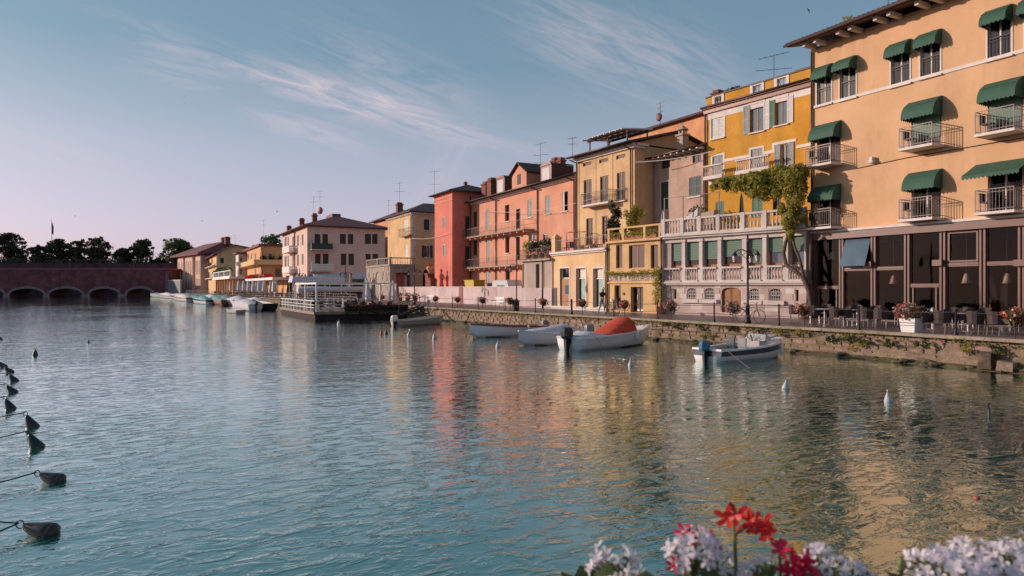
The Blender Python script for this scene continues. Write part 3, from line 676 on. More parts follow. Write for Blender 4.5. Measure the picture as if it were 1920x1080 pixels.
# the ground floor is one large opening behind a steel and glass front
f.holes.append((.35, L-.01, .02, zb-.36, 0))
f.wall(HE, M_hotel, reveal=.25)
f.add(MB().box(-.02, L, -.30, 0, zb-.40, zb-.02), 'fascia', M_brownm)
f.add(MB().box(-.02, L, -.36, 0, zb-.018, zb+.10), 'cornice', M_trim)
posts = [1528,1580,1640,1703,1770,1845,1918]; pu = [f.u(p) for p in posts]; sp_ = pu[-1]-pu[-2]
while pu[-1]+1.8 < L: pu.append(pu[-1]+1.8)
for u in pu:
    f.add(MB().box(u-.13, u-.04, -.14, .10, 0, zb-.402).box(u+.04, u+.13, -.14, .10, 0, zb-.402).box(u-.04, u+.04, -.08, .06, 0, zb-.402), 'column', M_brownm)
zt = {0: .40, 1: .62, 2: .62, 3: .42, 4: .64, 5: .64}
for k, (a, c) in enumerate(zip(pu, pu[1:])):
    a, c = a+.13, c-.13; H = zb-.40; t = H*zt.get(k, .63)
    bay = f.add(MB().box(0, .05, -.04, .06, 0, H).box(c-a-.05, c-a, -.04, .06, 0, H).box(.05, c-a-.05, -.10, .06, t-.09, t+.09).box(.05, c-a-.05, -.13, .05, t-.02, t+.02).box(.05, c-a-.05, -.04, .06, 0, .10), 'glazed_bay', M_brownm, a, 0)
    if k == 1:      # top light tilted out, sky reflection put into its pale blue glass
        MB().hexa([(.06,-.55,t+.15),(c-a-.06,-.55,t+.15),(c-a-.06,-.53,t+.15),(.06,-.53,t+.15),(.06,-.03,H-.05),(c-a-.06,-.03,H-.05),(c-a-.06,-.01,H-.05),(.06,-.01,H-.05)]).build('pane', M_glassb, bay)
    else: MB().face([(.04,.01,t+.1),(c-a-.04,.01,t+.1),(c-a-.04,.01,H),(.04,.01,H)]).build('pane', M_clear, bay)
    MB().face([(.04,.012,.1),(c-a-.04,.012,.1),(c-a-.04,.012,t-.1),(.04,.012,t-.1)]).build('pane', M_clear, bay)
    if k in (0, 3): MB().box(.10, .17, -.05, .05, .1, t-.1).box(c-a-.25, c-a-.18, -.05, .05, .1, t-.1).build('door_frame', M_brownm, bay)
    if k == 4: MB().box(.08, .16, -.07, .03, t+.12, H-.05).box(c-a-.16, c-a-.08, -.07, .03, t+.12, H-.05).box(.16, c-a-.16, -.07, .03, t+.12, t+.2).box(.16, c-a-.16, -.07, .03, H-.13, H-.05).build('vent_frame', M_brownm, bay)
for px in (1633, 1764, 1918): f.add(MB().box(-.22, .22, -.34, -.10, -.14, .14), 'spot_lamp', M_brownm, f.u(px), f.zz(px, 496 if px < 1700 else 493))
# dining room behind the glass
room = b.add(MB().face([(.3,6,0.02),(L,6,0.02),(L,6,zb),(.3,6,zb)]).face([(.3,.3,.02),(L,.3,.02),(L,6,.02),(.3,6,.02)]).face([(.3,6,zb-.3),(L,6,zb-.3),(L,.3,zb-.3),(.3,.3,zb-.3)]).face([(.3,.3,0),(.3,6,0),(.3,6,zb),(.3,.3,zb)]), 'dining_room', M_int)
for px, py in ((1675, 525), (1812, 523), (1888, 523), (1560, 480)):
    u, z = f.loc(px, py, .55)
    mb = MB().lathe([(.22,0),(.10,.42),(.06,.46)], 12, (u, .55, z-.2)).bar((u,.55,z+.26),(u,.55,zb-.31),.015)
    b.add(mb, 'pendant_lamp', M_white, smooth=True)
for u in (pu[0]+.5, pu[2]+.3, pu[4]+.4, pu[5]+.9): b.add(MB().box(u, u+.5, 2.2, 2.7, .02, 1.0), 'sideboard', M_wood)
shell(b, 13, HE, M_hotel)
# roof with rafter ends
zE = HE-.12
for k in range(24):
    u = f.u(1511)+.55+k*1.06-(.35 if k % 2 else 0)
    if u < L+.4: f.add(MB().box(u, u+.20, -1.0, 0, zE-.02, zE+.20), 'rafter_end', M_trim)
b.add(MB().hexa([(-.7,-1.15,zE+.20),(L+.7,-1.15,zE+.20),(L+.7,6.5,zE+2.0),(-.7,6.5,zE+2.0),(-.7,-1.15,zE+.27),(L+.7,-1.15,zE+.27),(L+.7,6.5,zE+2.07),(-.7,6.5,zE+2.07)]), 'roof_boards', M_eave)
tile_roof([(-.75,-1.28,zE+.36),(L+.7,-1.28,zE+.36),(L+.7,6.5,zE+2.2),(-.75,6.5,zE+2.2)], 'roof', M_tile, b, .26, .07, .11)
tile_roof([(L+.7,13.5,zE+.36),(-.75,13.5,zE+.36),(-.75,6.5,zE+2.2),(L+.7,6.5,zE+2.2)], 'roof', M_tile, b, .5, .06, .11)
f.add(MB().tube([(-.75,-1.36,zE+.24),(L+.7,-1.36,zE+.24)], .075, 8), 'gutter', M_pipe, smooth=True)
for u in (.15, 6.6): b.add(MB().face([(u,0,HE),(u,13,HE),(u,6.5,zE+2.0)]), 'gable', M_hotel) if u < 1 else None
# antenna and a little roof plant
u, z = f.loc(1665, 20, .5); antenna(b, u, 0.5, zE+.8, 2.2, ((.9, .55), (.75, .5)), .2)
b.add(MB().cloud((f.u(1580,-.2)+.1, .1, zE+.9), (.45,.35,.35), 160, .14), 'roof_plant', M_leafv)
b.add(MB().lathe([(.16,0),(.20,.3)], 8, (f.u(1580,-.2)+.1,.1,zE+.62)), 'pot', M_terra)
HOT, HF, HPU = b, f, pu
# ------------------------------------------------------------------ stone villa with loggia
p0, p1 = onX(1243, 30.4), ground(1513, 597.6)
b = Bld('loggia_house', 'pale stone house with loggia of green roller blinds and balustraded roof terrace', 'building', p0, p1)
f = b.front(); L = b.L
zc = f.zz(1300, 530)                         # cornice over the base
zt = f.zz(1300, 441)                         # roof cornice
zl0, zl1 = f.zz(1310, 501), f.zz(1310, 449)  # loggia openings
op = [(1258.5,1278.5),(1287.5,1311),(1320,1346),(1355,1391),(1404,1429.5),(1440,1468),(1482.5,1512)]
down = [495,488,480,460,530,425,415]
for k, (x0, x1) in enumerate(op):
    u0, u1 = f.u(x0), min(f.u(x1), L-.15); wd = u1-u0; h = zl1-zl0
    f.holes.append((u0, u1, zl0, zl1, 0))
    fr = f.add(MB().box(0,.05,.22,.28,0,h).box(wd-.05,wd,.22,.28,0,h).box(.05,wd-.05,.22,.28,h-.05,h).box(.05,wd-.05,.18,.30,0,.16), 'window', M_wood, u0, zl0)
    MB().box(.05, wd-.05, .25, .255, .16, h-.05).build('pane', M_glassb if k > 4 else M_glass, fr)
    c = (x0+x1)/2; zb_ = max(.16, f.zz(c, 370+down[k]/4.153)-zl0)
    mb = MB(); n = max(3, int((h-zb_)/.10))
    for i in range(n):
        a, e = zb_+(h-zb_)*i/n, zb_+(h-zb_)*(i+1)/n
        mb.hexa([(.02,.09,a),(wd-.02,.09,a),(wd-.02,.13,a),(.02,.13,a),(.02,.105,e-.008),(wd-.02,.105,e-.008),(wd-.02,.13,e-.008),(.02,.13,e-.008)])
    mb.build('roller_blind', M_roller, fr)
# base openings
for (a0, a1, t, d_) in ((285,355,708,790),(420,497,708,793),(768,845,712,800),(925,1018,712,803)):
    x0, x1, y0, y1 = 1220+a0/4.153, 1220+a1/4.153, 370+t/4.153, 370+d_/4.153
    r = f.rect(x0, x1, y0, y1); o = window(f, r, M_brownsh, arch=(r[3]-r[2])*.22, cols=2, rows=2, deep=.2)
    wd, h = r[1]-r[0], r[3]-r[2]; mb = MB()
    for k in range(5): mb.bar((wd*(k+.5)/5, .05, 0), (wd*(k+.5)/5, .05, h*.93), .022)
    for t_ in (.12, .42, .74): mb.bar((0, .05, h*t_), (wd, .05, h*t_), .022)
    for cx in (.3, .7): mb.torus((wd*cx, .045, h*.58), wd*.15, .012, 10, 4, 'y')
    mb.build('grille', M_trim, o)
    MB().box(-.32, wd+.22, -.16, -.004, -.26, -.02).build('sill', M_villa2, o)
for (a0, a1, t, d_) in ((180,200,715,790),(1128,1152,720,808)):
    r = f.rect(1220+a0/4.153, 1220+a1/4.153, 370+t/4.153, 370+d_/4.153); window(f, r, M_brownsh, cols=1, deep=.2)
r = list(f.rect(1353, 1389, 539, 592)); r[2] = .05; wd, h = r[1]-r[0], r[3]-r[2]
f.holes.append((*r, h*.12))
dr = f.add(MB().box(0,.06,.10,.2,0,h).box(wd-.06,wd,.10,.2,0,h), 'door', M_wood, r[0], r[2])
for k in (0, 1):
    x = .06+k*(wd/2-.05); w2 = wd/2-.07
    lf = MB().box(x, x+w2, .14, .19, 0, h).build('door_leaf', M_wood, dr)
    for z0_, z1_ in ((.06, .30), (.34, .62), (.66, .93)): MB().box(x+.08, x+w2-.08, .115, .139, h*z0_, h*z1_).build('door_panel', M_wood, lf)
    MB().torus((x+w2/2, .10, h*.5), .05, .012, 10, 4, 'y').build('door_knocker', M_metal, lf)
f.wall(zt, M_villa, reveal=.3)
# stone courses of the base, each block proud of the joints
rb = random.Random(3); nrow = 6; hb = zc/nrow
blk = 0
for i in range(1, nrow):
    z0_, z1_ = hb*i+.008, hb*(i+1)-.008; u = 0.02-(i % 2)*.4
    while u < L-.05:
        a, c = max(u, .02), min(u+.85-.012, L-.02); u += .85
        segs = [(a, c)]
        for h_ in f.holes:
            if h_[2] < z1_+.05 and h_[3] > z0_-.05:
                ns = []
                for s0, s1 in segs:
                    if h_[1]+.04 <= s0 or h_[0]-.04 >= s1: ns.append((s0, s1)); continue
                    if s0 < h_[0]-.06: ns.append((s0, h_[0]-.05))
                    if s1 > h_[1]+.06: ns.append((h_[1]+.05, s1))
                segs = ns
        for s0, s1 in segs:
            if s1-s0 > .15: f.add(MB().box(s0, s1, -.018-rb.random()*.007, 0, z0_, z1_), 'stone_block', M_villa if rb.random() < .8 else M_villa2); blk += 1
f.add(MB().box(-.05, L+.02, -.12, 0, 0, .22), 'plinth', M_villa)
f.add(MB().box(-.06, L+.05, -.28, 0, zc-.06, zc+.06).box(-.04, L+.03, -.2, 0, zc-.16, zc-.062), 'cornice', M_villa2)
f.add(MB().box(-.06, L+.1, -.42, 0, zt-.04, zt+.09).box(-.04, L+.06, -.30, 0, zt-.16, zt-.042).box(-.02, L+.03, -.08, 0, zt-.42, zt-.162), 'cornice', M_villa2)
# pilasters between the openings, balusters below them
us = [(f.u(a), min(f.u(c), L-.15)) for a, c in op]
edges = [0.06]+[(a[1]+c[0])/2 for a, c in zip(us, us[1:])]+[L-.06]
for k, u in enumerate(edges):
    wd = .17 if 0 < k < 7 else .07
    f.add(MB().box(u-wd, u+wd, -.14, 0, zc+.06, zl0-.02).box(u-wd*.72, u+wd*.72, -.11, 0, zl0+.02, zl1-.12).box(u-wd*1.0, u+wd*1.0, -.15, 0, zl1-.118, zl1+.04).box(u-wd*.9, u+wd*.9, -.13, 0, zl0-.02, zl0+.12), 'pilaster', M_villa2)
for k, (u0, u1) in enumerate(us):
    balustrade(f, edges[k]+.175, edges[k+1]-.175, zc+.06, zl0-zc-.07, max(5, int((u1-u0)/.19)), y=-.10, bw=.85)
# roof terrace
ht = f.zz(1330, 405, -.1)-zt-.09
pj = [f.u(1220+z_/4.153) for z_ in (118,262,397,542,735,905)]+[f.u(1478), L-.1]
balustrade(f, pj[0]-.1, L+.05, zt+.09, ht, int(L/.23), y=-.18, piers=pj, pw=.26)
b.add(MB().face([(0,-.3,zt+.085),(L,-.3,zt+.085),(L,7.5,zt+.085),(0,7.5,zt+.085)]), 'terrace_floor', M_coping)
for k in (0, 1, 2, 3):   # slim terrace awning posts
    u = pj[k]+.02; b.add(MB().bar((u,-.18,zt+.09+ht+.03),(u,-.18,zt+ht+1.55),.05), 'terrace_post', M_rail)
b.add(MB().bar((pj[0],-.18,zt+ht+1.5),(pj[3],-.18,zt+ht+1.5),.035), 'terrace_rail', M_rail)
shell(b, 7.5, zt, M_villa)
VIL, VF, VZT = b, f, zt
# things on the roof terrace
def closed_umbrella(name, label, p, h, m, r=.16, group=None, lean=0.0):
    o = tag(empty(name, p), label, 'umbrella', group)
    MB().bar((0,0,.0),(0,0,h),.045).build('pole', M_rail, o)
    mb = MB(); n = 10
    pr = [(.03,h*1.0),(r*.55,h*.9),(r*.8,h*.7),(r*1.0,h*.5),(r*1.15,h*.36),(r*.8,h*.32)]
    for k in range(len(pr)-1):
        for j in range(n):
            a0, a1 = 2*pi*j/n, 2*pi*(j+1)/n; q = lambda i: 1.0 if i % 2 else .62
            mb.face([(pr[k][0]*cos(a0)*q(j),pr[k][0]*sin(a0)*q(j),pr[k][1]),(pr[k][0]*cos(a1)*q(j+1),pr[k][0]*sin(a1)*q(j+1),pr[k][1]),(pr[k+1][0]*cos(a1)*q(j+1),pr[k+1][0]*sin(a1)*q(j+1),pr[k+1][1]),(pr[k+1][0]*cos(a0)*q(j),pr[k+1][0]*sin(a0)*q(j),pr[k+1][1])])
    mb.build('canopy', m, o); MB().lathe([(.22,0),(.22,.06),(.05,.09)], 10).build('base', M_grey, o); return o
def on_b(b_, f_, px, off, z):
    u = f_.u(px, off); c, n = cos(b_.ang), sin(b_.ang); return (b_.p0.x+u*c-off*n, b_.p0.y+u*n+off*c, b_.z+z)
closed_umbrella('folded_umbrella', 'small white folded umbrella at the left end of the roof terrace', on_b(b, f, 1243.5, .5, zt+.09), 1.75, M_umb, .2)
closed_umbrella('folded_umbrella', 'tall dark folded umbrella on the terrace before the ochre house', on_b(b, f, 1390, 2.2, zt+.09), 2.6, M_dkgreen, .16)
q = on_b(b, f, 1312, 1.3, zt+.09)
o = tag(empty('covered_lounge', q, b.ang), 'terrace swing seat under a crumpled pale cover', 'covered furniture')
MB().hexa([(-1.1,-.4,0),(1.2,-.4,0),(1.2,.4,0),(-1.1,.4,0),(-.7,-.3,1.25),(1.3,-.35,1.55),(1.3,.35,1.6),(-.7,.3,1.3)]).build('cover', M_beigeu, o)
MB().hexa([(-1.25,-.45,.9),(.1,-.45,1.25),(.1,.45,1.25),(-1.25,.45,.9),(-1.2,-.4,1.0),(.1,-.4,1.72),(.1,.4,1.72),(-1.2,.4,1.05)]).build('canopy', M_umb, o)
q = on_b(b, f, 1311, 3.0, zt+.09)
o = tag(empty('terrace_shrub', q), 'leafy potted shrub behind the covered seat on the roof terrace', 'plant')
MB().lathe([(.3,0),(.38,.5)], 10).build('pot', M_terra, o); MB().cloud((0,0,1.35), (.95,.6,.95), 420, .2).build('foliage', M_leaf, o)

# ------------------------------------------------------------------ ochre house
p1 = onX(1523, 35.7); dX = -.1037
x_, y_ = ray(1325); d = (35.7-dX*p1.y)/(x_-dX*y_); p0 = at(1325, d)
b = Bld('ochre_house', 'ochre house with grey shutters, white belt line and balustraded parapet', 'building', p0, p1)
f = b.front(); L = b.L
HE = f.zz(1400, 186)
window(f, f.rect(1334,1357,212,259), M_white, M_shutw, 'closed', M_trim, M_trim, tw=.13)
window(f, f.rect(1407,1432,194,247), M_wood, M_shutg, 'left', None, M_trim, glass=M_glassb, curtain=(0,.3))
window(f, f.rect(1454,1476,184,234), M_wood, M_shutw, 'right', None, M_trim, glass=M_glassb, curtain=(0,.3))
r = f.rect(1454,1476,184,234); wd = (r[1]-r[0])/2
f.put('shutter', shutter_mesh(wd, r[3]-r[2], M_green), r[0]-wd-.02, -.062, r[2])
r = f.rect(1407,1432,194,247); f.put('shutter', shutter_mesh((r[1]-r[0])*.42, r[3]-r[2], M_shutw), r[1]+.02, -.064, r[2])
for x0, x1, yt, yb, rw in ((1407,1432,194,247,0),(1454,1476,184,234,0)):
    r = f.rect(x0,x1,yt,yb); f.add(MB().box(r[0]-.12, r[1]+.12, -.05, 0, r[3]+.002, r[3]+.28), 'lintel', M_trim)
R2 = [f.rect(1336,1356,292,333), f.rect(1408,1430,279,320), f.rect(1464,1477,270,311)]
window(f, R2[0], M_white, M_shutg, 'closed', M_trim, None, tw=.14)
window(f, R2[1], M_white, M_shutg, 'closed', M_trim, None, tw=.14)
window(f, R2[2], M_white, None, 'none', None, M_trim, curtain=(0,1))
wd = (R2[2][1]-R2[2][0])*.85
for u in (R2[2][0]-wd-.02, R2[2][1]+.02): f.put('shutter', shutter_mesh(wd, R2[2][3]-R2[2][2], M_shutg), u, -.06, R2[2][2])
f.add(MB().box(R2[2][0]-wd-.2, R2[2][1]+wd+.2, -.04, 0, R2[2][3]+.03, R2[2][3]+.20), 'lintel', M_trim)
zb0 = f.zz(1370, 301.5); t = .19
segs = [(R2[0][1]+.14, R2[1][0]-.14), (R2[1][1]+.14, R2[2][0]-wd-.2), (R2[2][1]+wd+.2, L)]
for a, c in segs: f.add(MB().box(a+.002, c-.002, -.035, 0, zb0, zb0+t), 'belt_course', M_trim)
f.add(MB().box(R2[2][0]-wd-.2+.002, R2[2][0]-wd-.04, -.035, 0, zb0, R2[2][3]+.028), 'belt_course', M_trim)
for x0, x1, y0, y1, m_, st in ((1342,1358,378,410,M_green,'closed'),(1410,1430,371,408,M_green,'closed'),(1449,1464,367,404,M_dkgreen,'none')):
    r = f.rect(x0, x1, y0, y1); window(f, r, m_, m_, st, name='terrace_door')
f.wall(HE, M_ochre, reveal=.22)
zf = R2[0][2]-.05
for px0, px1 in ((1319, 1354), (1378, 1442)):
    u0, u1 = f.u(px0, -.9), f.u(px1, -.9); o = f.add(MB().box(u0, u1, -.95, 0, zf-.16, zf).box(u0+.2, u0+.45, -.6, 0, zf-.5, zf-.162).box(u1-.45, u1-.2, -.6, 0, zf-.5, zf-.162), 'balcony', M_trim)
    balustrade(f, u0+.02, u1-.02, zf, .82, int((u1-u0)/.17), y=-.82, bw=.8)
f.add(MB().box(-.25, L+.05, -.30, 0, HE-.02, HE+.14).box(-.15, L+.03, -.16, 0, HE-.30, HE-.022), 'cornice', M_pipe)
f.add(MB().tube([(-.25,-.36,HE+.10),(L,-.36,HE+.10)], .075, 8), 'gutter', M_pipe, smooth=True)
f.add(MB().box(0, L, -.02, .1, HE-.75, HE-.302), 'frieze', M_trim)
# parapet with baluster openings
hp = f.zz(1400, 163)-HE-.14; bo = [(1336,1358),(1407,1433),(1452,1480)]
us = [0]+[q for a, c in bo for q in (f.u(a), f.u(c))]+[L]
for k in range(0, len(us), 2): f.add(MB().box(us[k], us[k+1], 0, .2, HE+.142, HE+.14+hp), 'parapet', M_ochre)
for k in range(1, len(us)-1, 2): balustrade(f, us[k], us[k+1], HE+.14, hp, 5, M_trim, y=.1, piers=(us[k]+.1, us[k+1]-.1), pw=.2, bw=.9)
f.add(MB().box(-.08, L, -.06, .28, HE+.142+hp, HE+.23+hp), 'parapet_coping', M_eave)
shell(b, 9, HE, M_ochre)
b.add(MB().face([(0,0,HE),(L,0,HE),(L,9,HE),(0,9,HE)]), 'roof_terrace', M_tile)
b.add(MB().face([(0,9,HE),(0,0,HE),(0,0,HE+.14+hp),(0,9,HE+.14+hp)]), 'parapet', M_ochre)
chimney(b, .35, .8, HE, .6, .7, hp+.75); chimney(b, .9, 1.4, HE, .5, .5, hp+.5)
b.add(MB().box(f.u(1345), f.u(1383), .4, .75, HE+.01, HE+hp), 'planter', M_terra)
b.add(MB().cloud(((f.u(1345)+f.u(1383))/2, .6, HE+hp+.35), (.95,.3,.32), 260, .16), 'roof_shrub', M_leafd)
u = f.u(1451, 1.5); antenna(b, u, 1.5, HE, f.zz(1451, 110, 1.5)-HE+.3, ((.97, 1.0), (.66, 1.1)), .2)
b.add(MB().box(f.u(1490,.6), L, .6, 3, HE+.02, HE+hp+.5), 'stair_hut', M_tilered)
pipe(f, -.05, 0, HE-.1, -.1)
OCH, OF = b, f

# ------------------------------------------------------------------ flowered yellow annex
p0, p1 = onX(1140, 29.75), onX(1242.5, 30.3)
b = Bld('annex_house', 'narrow yellow house with flower boxes on its parapet and ivy over the door', 'building', p0, p1)
f = b.front(); L = b.L; Z5 = lambda z_: 200+z_/2.7
X5 = lambda x_: 1040+x_/2.7
zr = f.zz(1190, 452)
for x0, x1 in ((1155,1167),(1179,1208.5),(1220,1234)):
    window(f, f.rect(x0, x1, 459, 503), M_wood, None, cols=2 if x1-x0 > 20 else 1, curtain=(.15,.95), deep=.2)
window(f, f.rect(1152,1164,535,580), M_brownsh, cols=1, deep=.25)
r = list(f.rect(1182.5,1206,538,585)); r[2] = .03
o = window(f, r, M_brownsh, name='door', cols=2, deep=.35)
MB().bar((.35*(r[1]-r[0]), .27, .9), (.35*(r[1]-r[0]), .27, 1.2), .03).build('door_handle', M_alu, o)
f.wall(zr, M_annex, reveal=.4)
zl = f.zz(1190, 509)
led = f.add(MB().box(0, L, -.28, 0, zl-.10, zl+.06).box(0, L, -.10, 0, zl-.16, zl-.102), 'ledge', M_annex)
f.add(MB().box(.05, L-.3, -.035, 0, zl-.62, zl-.165), 'plaster_band', M_villa2)
f.add(MB().box(0, L, -.12, 0, f.zz(1190,530)-.05, f.zz(1190,530)+.05), 'ledge', M_annex)
f.add(MB().box(-.02, L+.02, -.26, 0, zr-.05, zr+.08), 'cornice', M_annex)
zp = f.zz(1190, 424)
f.add(MB().box(0, L, -.12, .12, zp-.12, zp).box(0, L, -.10, .10, zr+.08, zr+.14), 'parapet_rail', M_annex)
for px in (1143, 1170, 1210, 1239): u = f.u(px); f.add(MB().box(u-.11, u+.11, -.11, .11, zr+.14, zp-.122), 'parapet_pier', M_annex)
rp = random.Random(8)
for x0, x1 in ((1148,1165),(1174,1207),(1214,1233)):
    u0, u1 = f.u(x0), f.u(x1); o = tag(empty('flower_box', on_b(b, f, x0, -.0, zr+.14), b.ang), 'flower box with trailing greenery in the %s gap of the annex parapet' % {1148:'left',1174:'middle',1214:'right'}[x0], 'flower box', 'flower boxes on the annex parapet')
    MB().box(0, u1-u0, -.14, .14, 0, .22).build('box', M_terra, o); mb = MB()
    for k in range(3): mb.cloud(((u1-u0)*(k+.5)/3, -.08, .34), ((u1-u0)/5, .25, .26), 90, .12)
    mb.build('foliage', M_leafv, o)
for px, off, w_, h_, m_, nm in ((1150, .7, .55, 2.3, M_leafd, 'dark columnar'), (1187, .9, .8, 2.0, M_leafv, 'loose light green')):
    q = on_b(b, f, px, off, zr+.08); o = tag(empty('terrace_plant', q), '%s shrub in a pot on the annex roof terrace' % nm, 'plant')
    MB().lathe([(.22,0),(.28,.42)], 10).build('pot', M_terra, o); MB().tube([(0,0,.4),(.03,.02,1.2),(0,0,h_*.8)], [.04,.03,.02]).build('stem', M_bark, o)
    mb = MB()
    for k in range(16): mb.cloud((rp.uniform(-1,1)*w_*.75, rp.uniform(-1,1)*w_*.5, .6+h_*.95*rp.random()), (w_*.45,w_*.4,.40), 110, .16)
    mb.build('foliage', m_, o)
b.add(MB().face([(0,0,zr+.02),(L,0,zr+.02),(L,4.5,zr+.02),(0,4.5,zr+.02)]), 'roof_terrace', M_coping)
shell(b, 4.5, zr, M_annex)
pipe(f, .02, 0, zr+.3); pipe(f, L-.06, 0, zr+.4)
f.add(MB().box(-.09,.09,-.05,0,-.09,.09), 'house_number', M_metal, f.u(1170), f.zz(1170, 551))
# ivy along the ledge, then down beside the door
mb = MB(); rv = random.Random(4)
for k in range(30):
    t = k/29; u = .1+(L-.2)*t; mb.cloud((u, -.30, zl-.02-rv.random()*.18), (.16,.12,.13+.12*rv.random()), 30, .10)
    if rv.random() < .55:
        for j in range(4): mb.cloud((u, -.22, zl-.2-j*.11), (.06,.05,.07), 5, .09)
for k in range(26):
    t = k/25; mb.cloud((L-.25+.16*sin(k), -.30, zl*(1-t*.78)+.1), (.30+.1*rv.random(),.16,.2), 34, .11)
iv = tag(empty('ivy', on_b(b, f, 1238, -.3, 0), b.ang), 'yellow-green ivy hanging from the annex ledge down beside the door', 'ivy')
o = mb.build('foliage', M_leafv, iv); o.location = (-f.u(1238, -.3), .3, 0)
MB().tube([(0,0,0),(.05,.02,1.2),(-.05,.05,2.4),(-.2,.05,3.2)], [.05,.04,.03,.02]).build('stem', M_bark, iv)
MB().lathe([(.26,0),(.32,.5)], 10).build('pot', M_terra, iv)
ANX, AF, AZR = b, f, zr

# ------------------------------------------------------------------ yellow shop with flat terrace
p0, p1 = onX(1036, 30.1), onX(1139.6, 29.75)
b = Bld('shop_house', 'low yellow shop with three white-framed shopfronts and roof terrace', 'building', p0, p1)
f = b.front(); L = b.L; zr = f.zz(1090, 470)
for k, (x0, x1) in enumerate(((1050,1067.5),(1080,1098),(1112,1131))):
    r = list(f.rect(x0, x1, 503, 575)); r[2] = .25
    o = window(f, r, M_white, trim=M_trim, tw=.12, cols=1, transom=.74, deep=.3, glass=M_glass, name='shopfront')
    wd, h = r[1]-r[0], r[3]-r[2]
    if k == 0:
        MB().box(.10, wd-.08, .12, .2, 0, h*.72).build('door', M_wood, o); MB().box(.45*wd, wd-.18, .10, .119, h*.32, h*.55).build('door_pane', M_glassb, o)
    else:
        MB().box(.28*wd, wd-.06, .255, .265, .05, h*.72).build('poster', M_tealwin, o)
        MB().box(.18*wd, wd-.06, .255, .265, h*.76, h*.97).build('blind', M_trim, o)
        MB().box(.34*wd, .60*wd, .23, .254, .05, h*.20).build('sign_board', M_teal, o)
f.wall(zr, M_shop, reveal=.35)
f.add(MB().box(-.05, L, -.16, 0, 0, .24), 'plinth', M_trim)
f.add(MB().box(-.1, L+.02, -.30, 0, zr-.10, zr+.05).box(-.06, L+.02, -.16, 0, zr-.22, zr-.102), 'cornice', M_trim)
b.add(MB().face([(-.02,0,zr+.03),(L,0,zr+.03),(L,4,zr+.03),(-.02,4,zr+.03)]), 'roof_terrace', M_coping)
mb = MB(); n = 26
for k in range(n+1): u = .9+(L-.95)*k/n; mb.bar((u,-.05,zr+.05),(u,-.05,zr+1.0),.03 if k % 6 == 0 else .014)
mb.bar((.9,-.05,zr+1.0),(L,-.05,zr+1.0),.035); mb.bar((.9,-.05,zr+.12),(L,-.05,zr+.12),.02)
b.add(mb, 'terrace_railing', M_rail)
b.add(MB().box(-.02, .62, -.1, .5, zr+.05, zr+1.25).box(-.08,.68,-.16,.56,zr+1.252,zr+1.33).hexa([(0,-.1,zr+1.33),(.6,-.1,zr+1.33),(.6,.5,zr+1.33),(0,.5,zr+1.33),(.22,.12,zr+1.6),(.38,.12,zr+1.6),(.38,.28,zr+1.6),(.22,.28,zr+1.6)]), 'terrace_pier', M_shop)
mb = MB()
for u in (.8, 2.2): mb.bar((u,.9,zr+.05),(u,.9,zr+1.75),.04); mb.bar((u,2.2,zr+.05),(u,2.2,zr+1.75),.04)
for a_, c_ in (((.8,.9),(2.2,.9)),((2.2,.9),(2.2,2.2)),((.8,.9),(.8,2.2)),((.8,2.2),(2.2,2.2))): mb.bar((*a_,zr+1.75),(*c_,zr+1.75),.04)
b.add(mb, 'terrace_frame', M_hullr)
shell(b, 4, zr, M_shop)
pipe(f, L-.12, 0, zr, -.1)
f.add(MB().box(-.25,.25,-.03,0,0,1.5), 'letter_panel', M_brownsh, f.u(1042), .25)
SHP, SF, SZR = b, f, zr
for k, (px, o_) in enumerate(((1060, .6), (1072, .8), (1110, .5), (1122, .8))):
    q = on_b(b, f, px, o_+.5, zr+.03); o = tag(empty('roof_chair', q, b.ang+k), 'dark red terrace chair on the shop roof, %s from the left' % ORD[k], 'chair', 'chairs on the shop roof terrace')
    MB().box(-.22,.22,-.22,.22,.42,.47).build('seat', M_hullr, o); MB().box(-.22,.22,.18,.22,.47,.95).build('backrest', M_hullr, o)
    for dx in (-.2,.2):
        for dy in (-.2,.2): MB().bar((dx,dy,0),(dx,dy,.42),.035).build('leg', M_metal, o)

# ------------------------------------------------------------------ tall cream house
p1 = onX(1190, 33.0); dX = -.0588; x_, y_ = ray(1082); d = (33-dX*p1.y)/(x_-dX*y_); p0 = at(1082, d)
b = Bld('cream_house', 'tall cream house with french balconies and a slatted roof pergola', 'building', p0, p1)
f = b.front(); L = b.L; HE = f.zz(1130, 287)
for x0, x1, y0, y1 in ((143,185,281,300),(225,272,263,283),(312,358,243,263)):
    window(f, f.rect(X5(x0),X5(x1),Z5(y0),Z5(y1)), M_wood, cols=1, rows=1)
zf3 = f.zz(1133, 382)
for x0, x1 in ((147,187),(230,272),(315,358)):
    c = X5((x0+x1)/2); r = (f.u(X5(x0)), f.u(X5(x1)), zf3, f.zz(1133, 330)); window(f, r, M_wood, cols=2, name='french_door', sill=M_trim)
zf2 = f.zz(1105, 460)
for x0, x1, gl in ((160,193,M_curt),(240,268,None)):
    r = (f.u(X5(x0)), f.u(X5(x1)), zf2, f.zz(1105, 409)); window(f, r, M_wood, cols=2, name='french_door', curtain=(.3,.95) if gl else None)
f.wall(HE, M_cream, reveal=.22)
balcony(f, f.u(X5(132),-.8), f.u(X5(272),-.8), zf3, .85, .95, M_metal, M_trim, .14)
o = balcony(f, f.u(X5(313)), f.u(X5(364)), zf3, .22, .95, M_metal, M_trim, .08)
for u in (.22, f.u(X5(205)), f.u(X5(290))): f.add(MB().box(u-.12,u+.12,-.03,0,zf2-3,HE), 'pilaster', M_cream)
f.add(MB().box(-.1, L+.15, -.34, 0, HE-.06, HE+.12).box(-.06, L+.1, -.18, 0, HE-.24, HE-.062), 'cornice', M_trim)
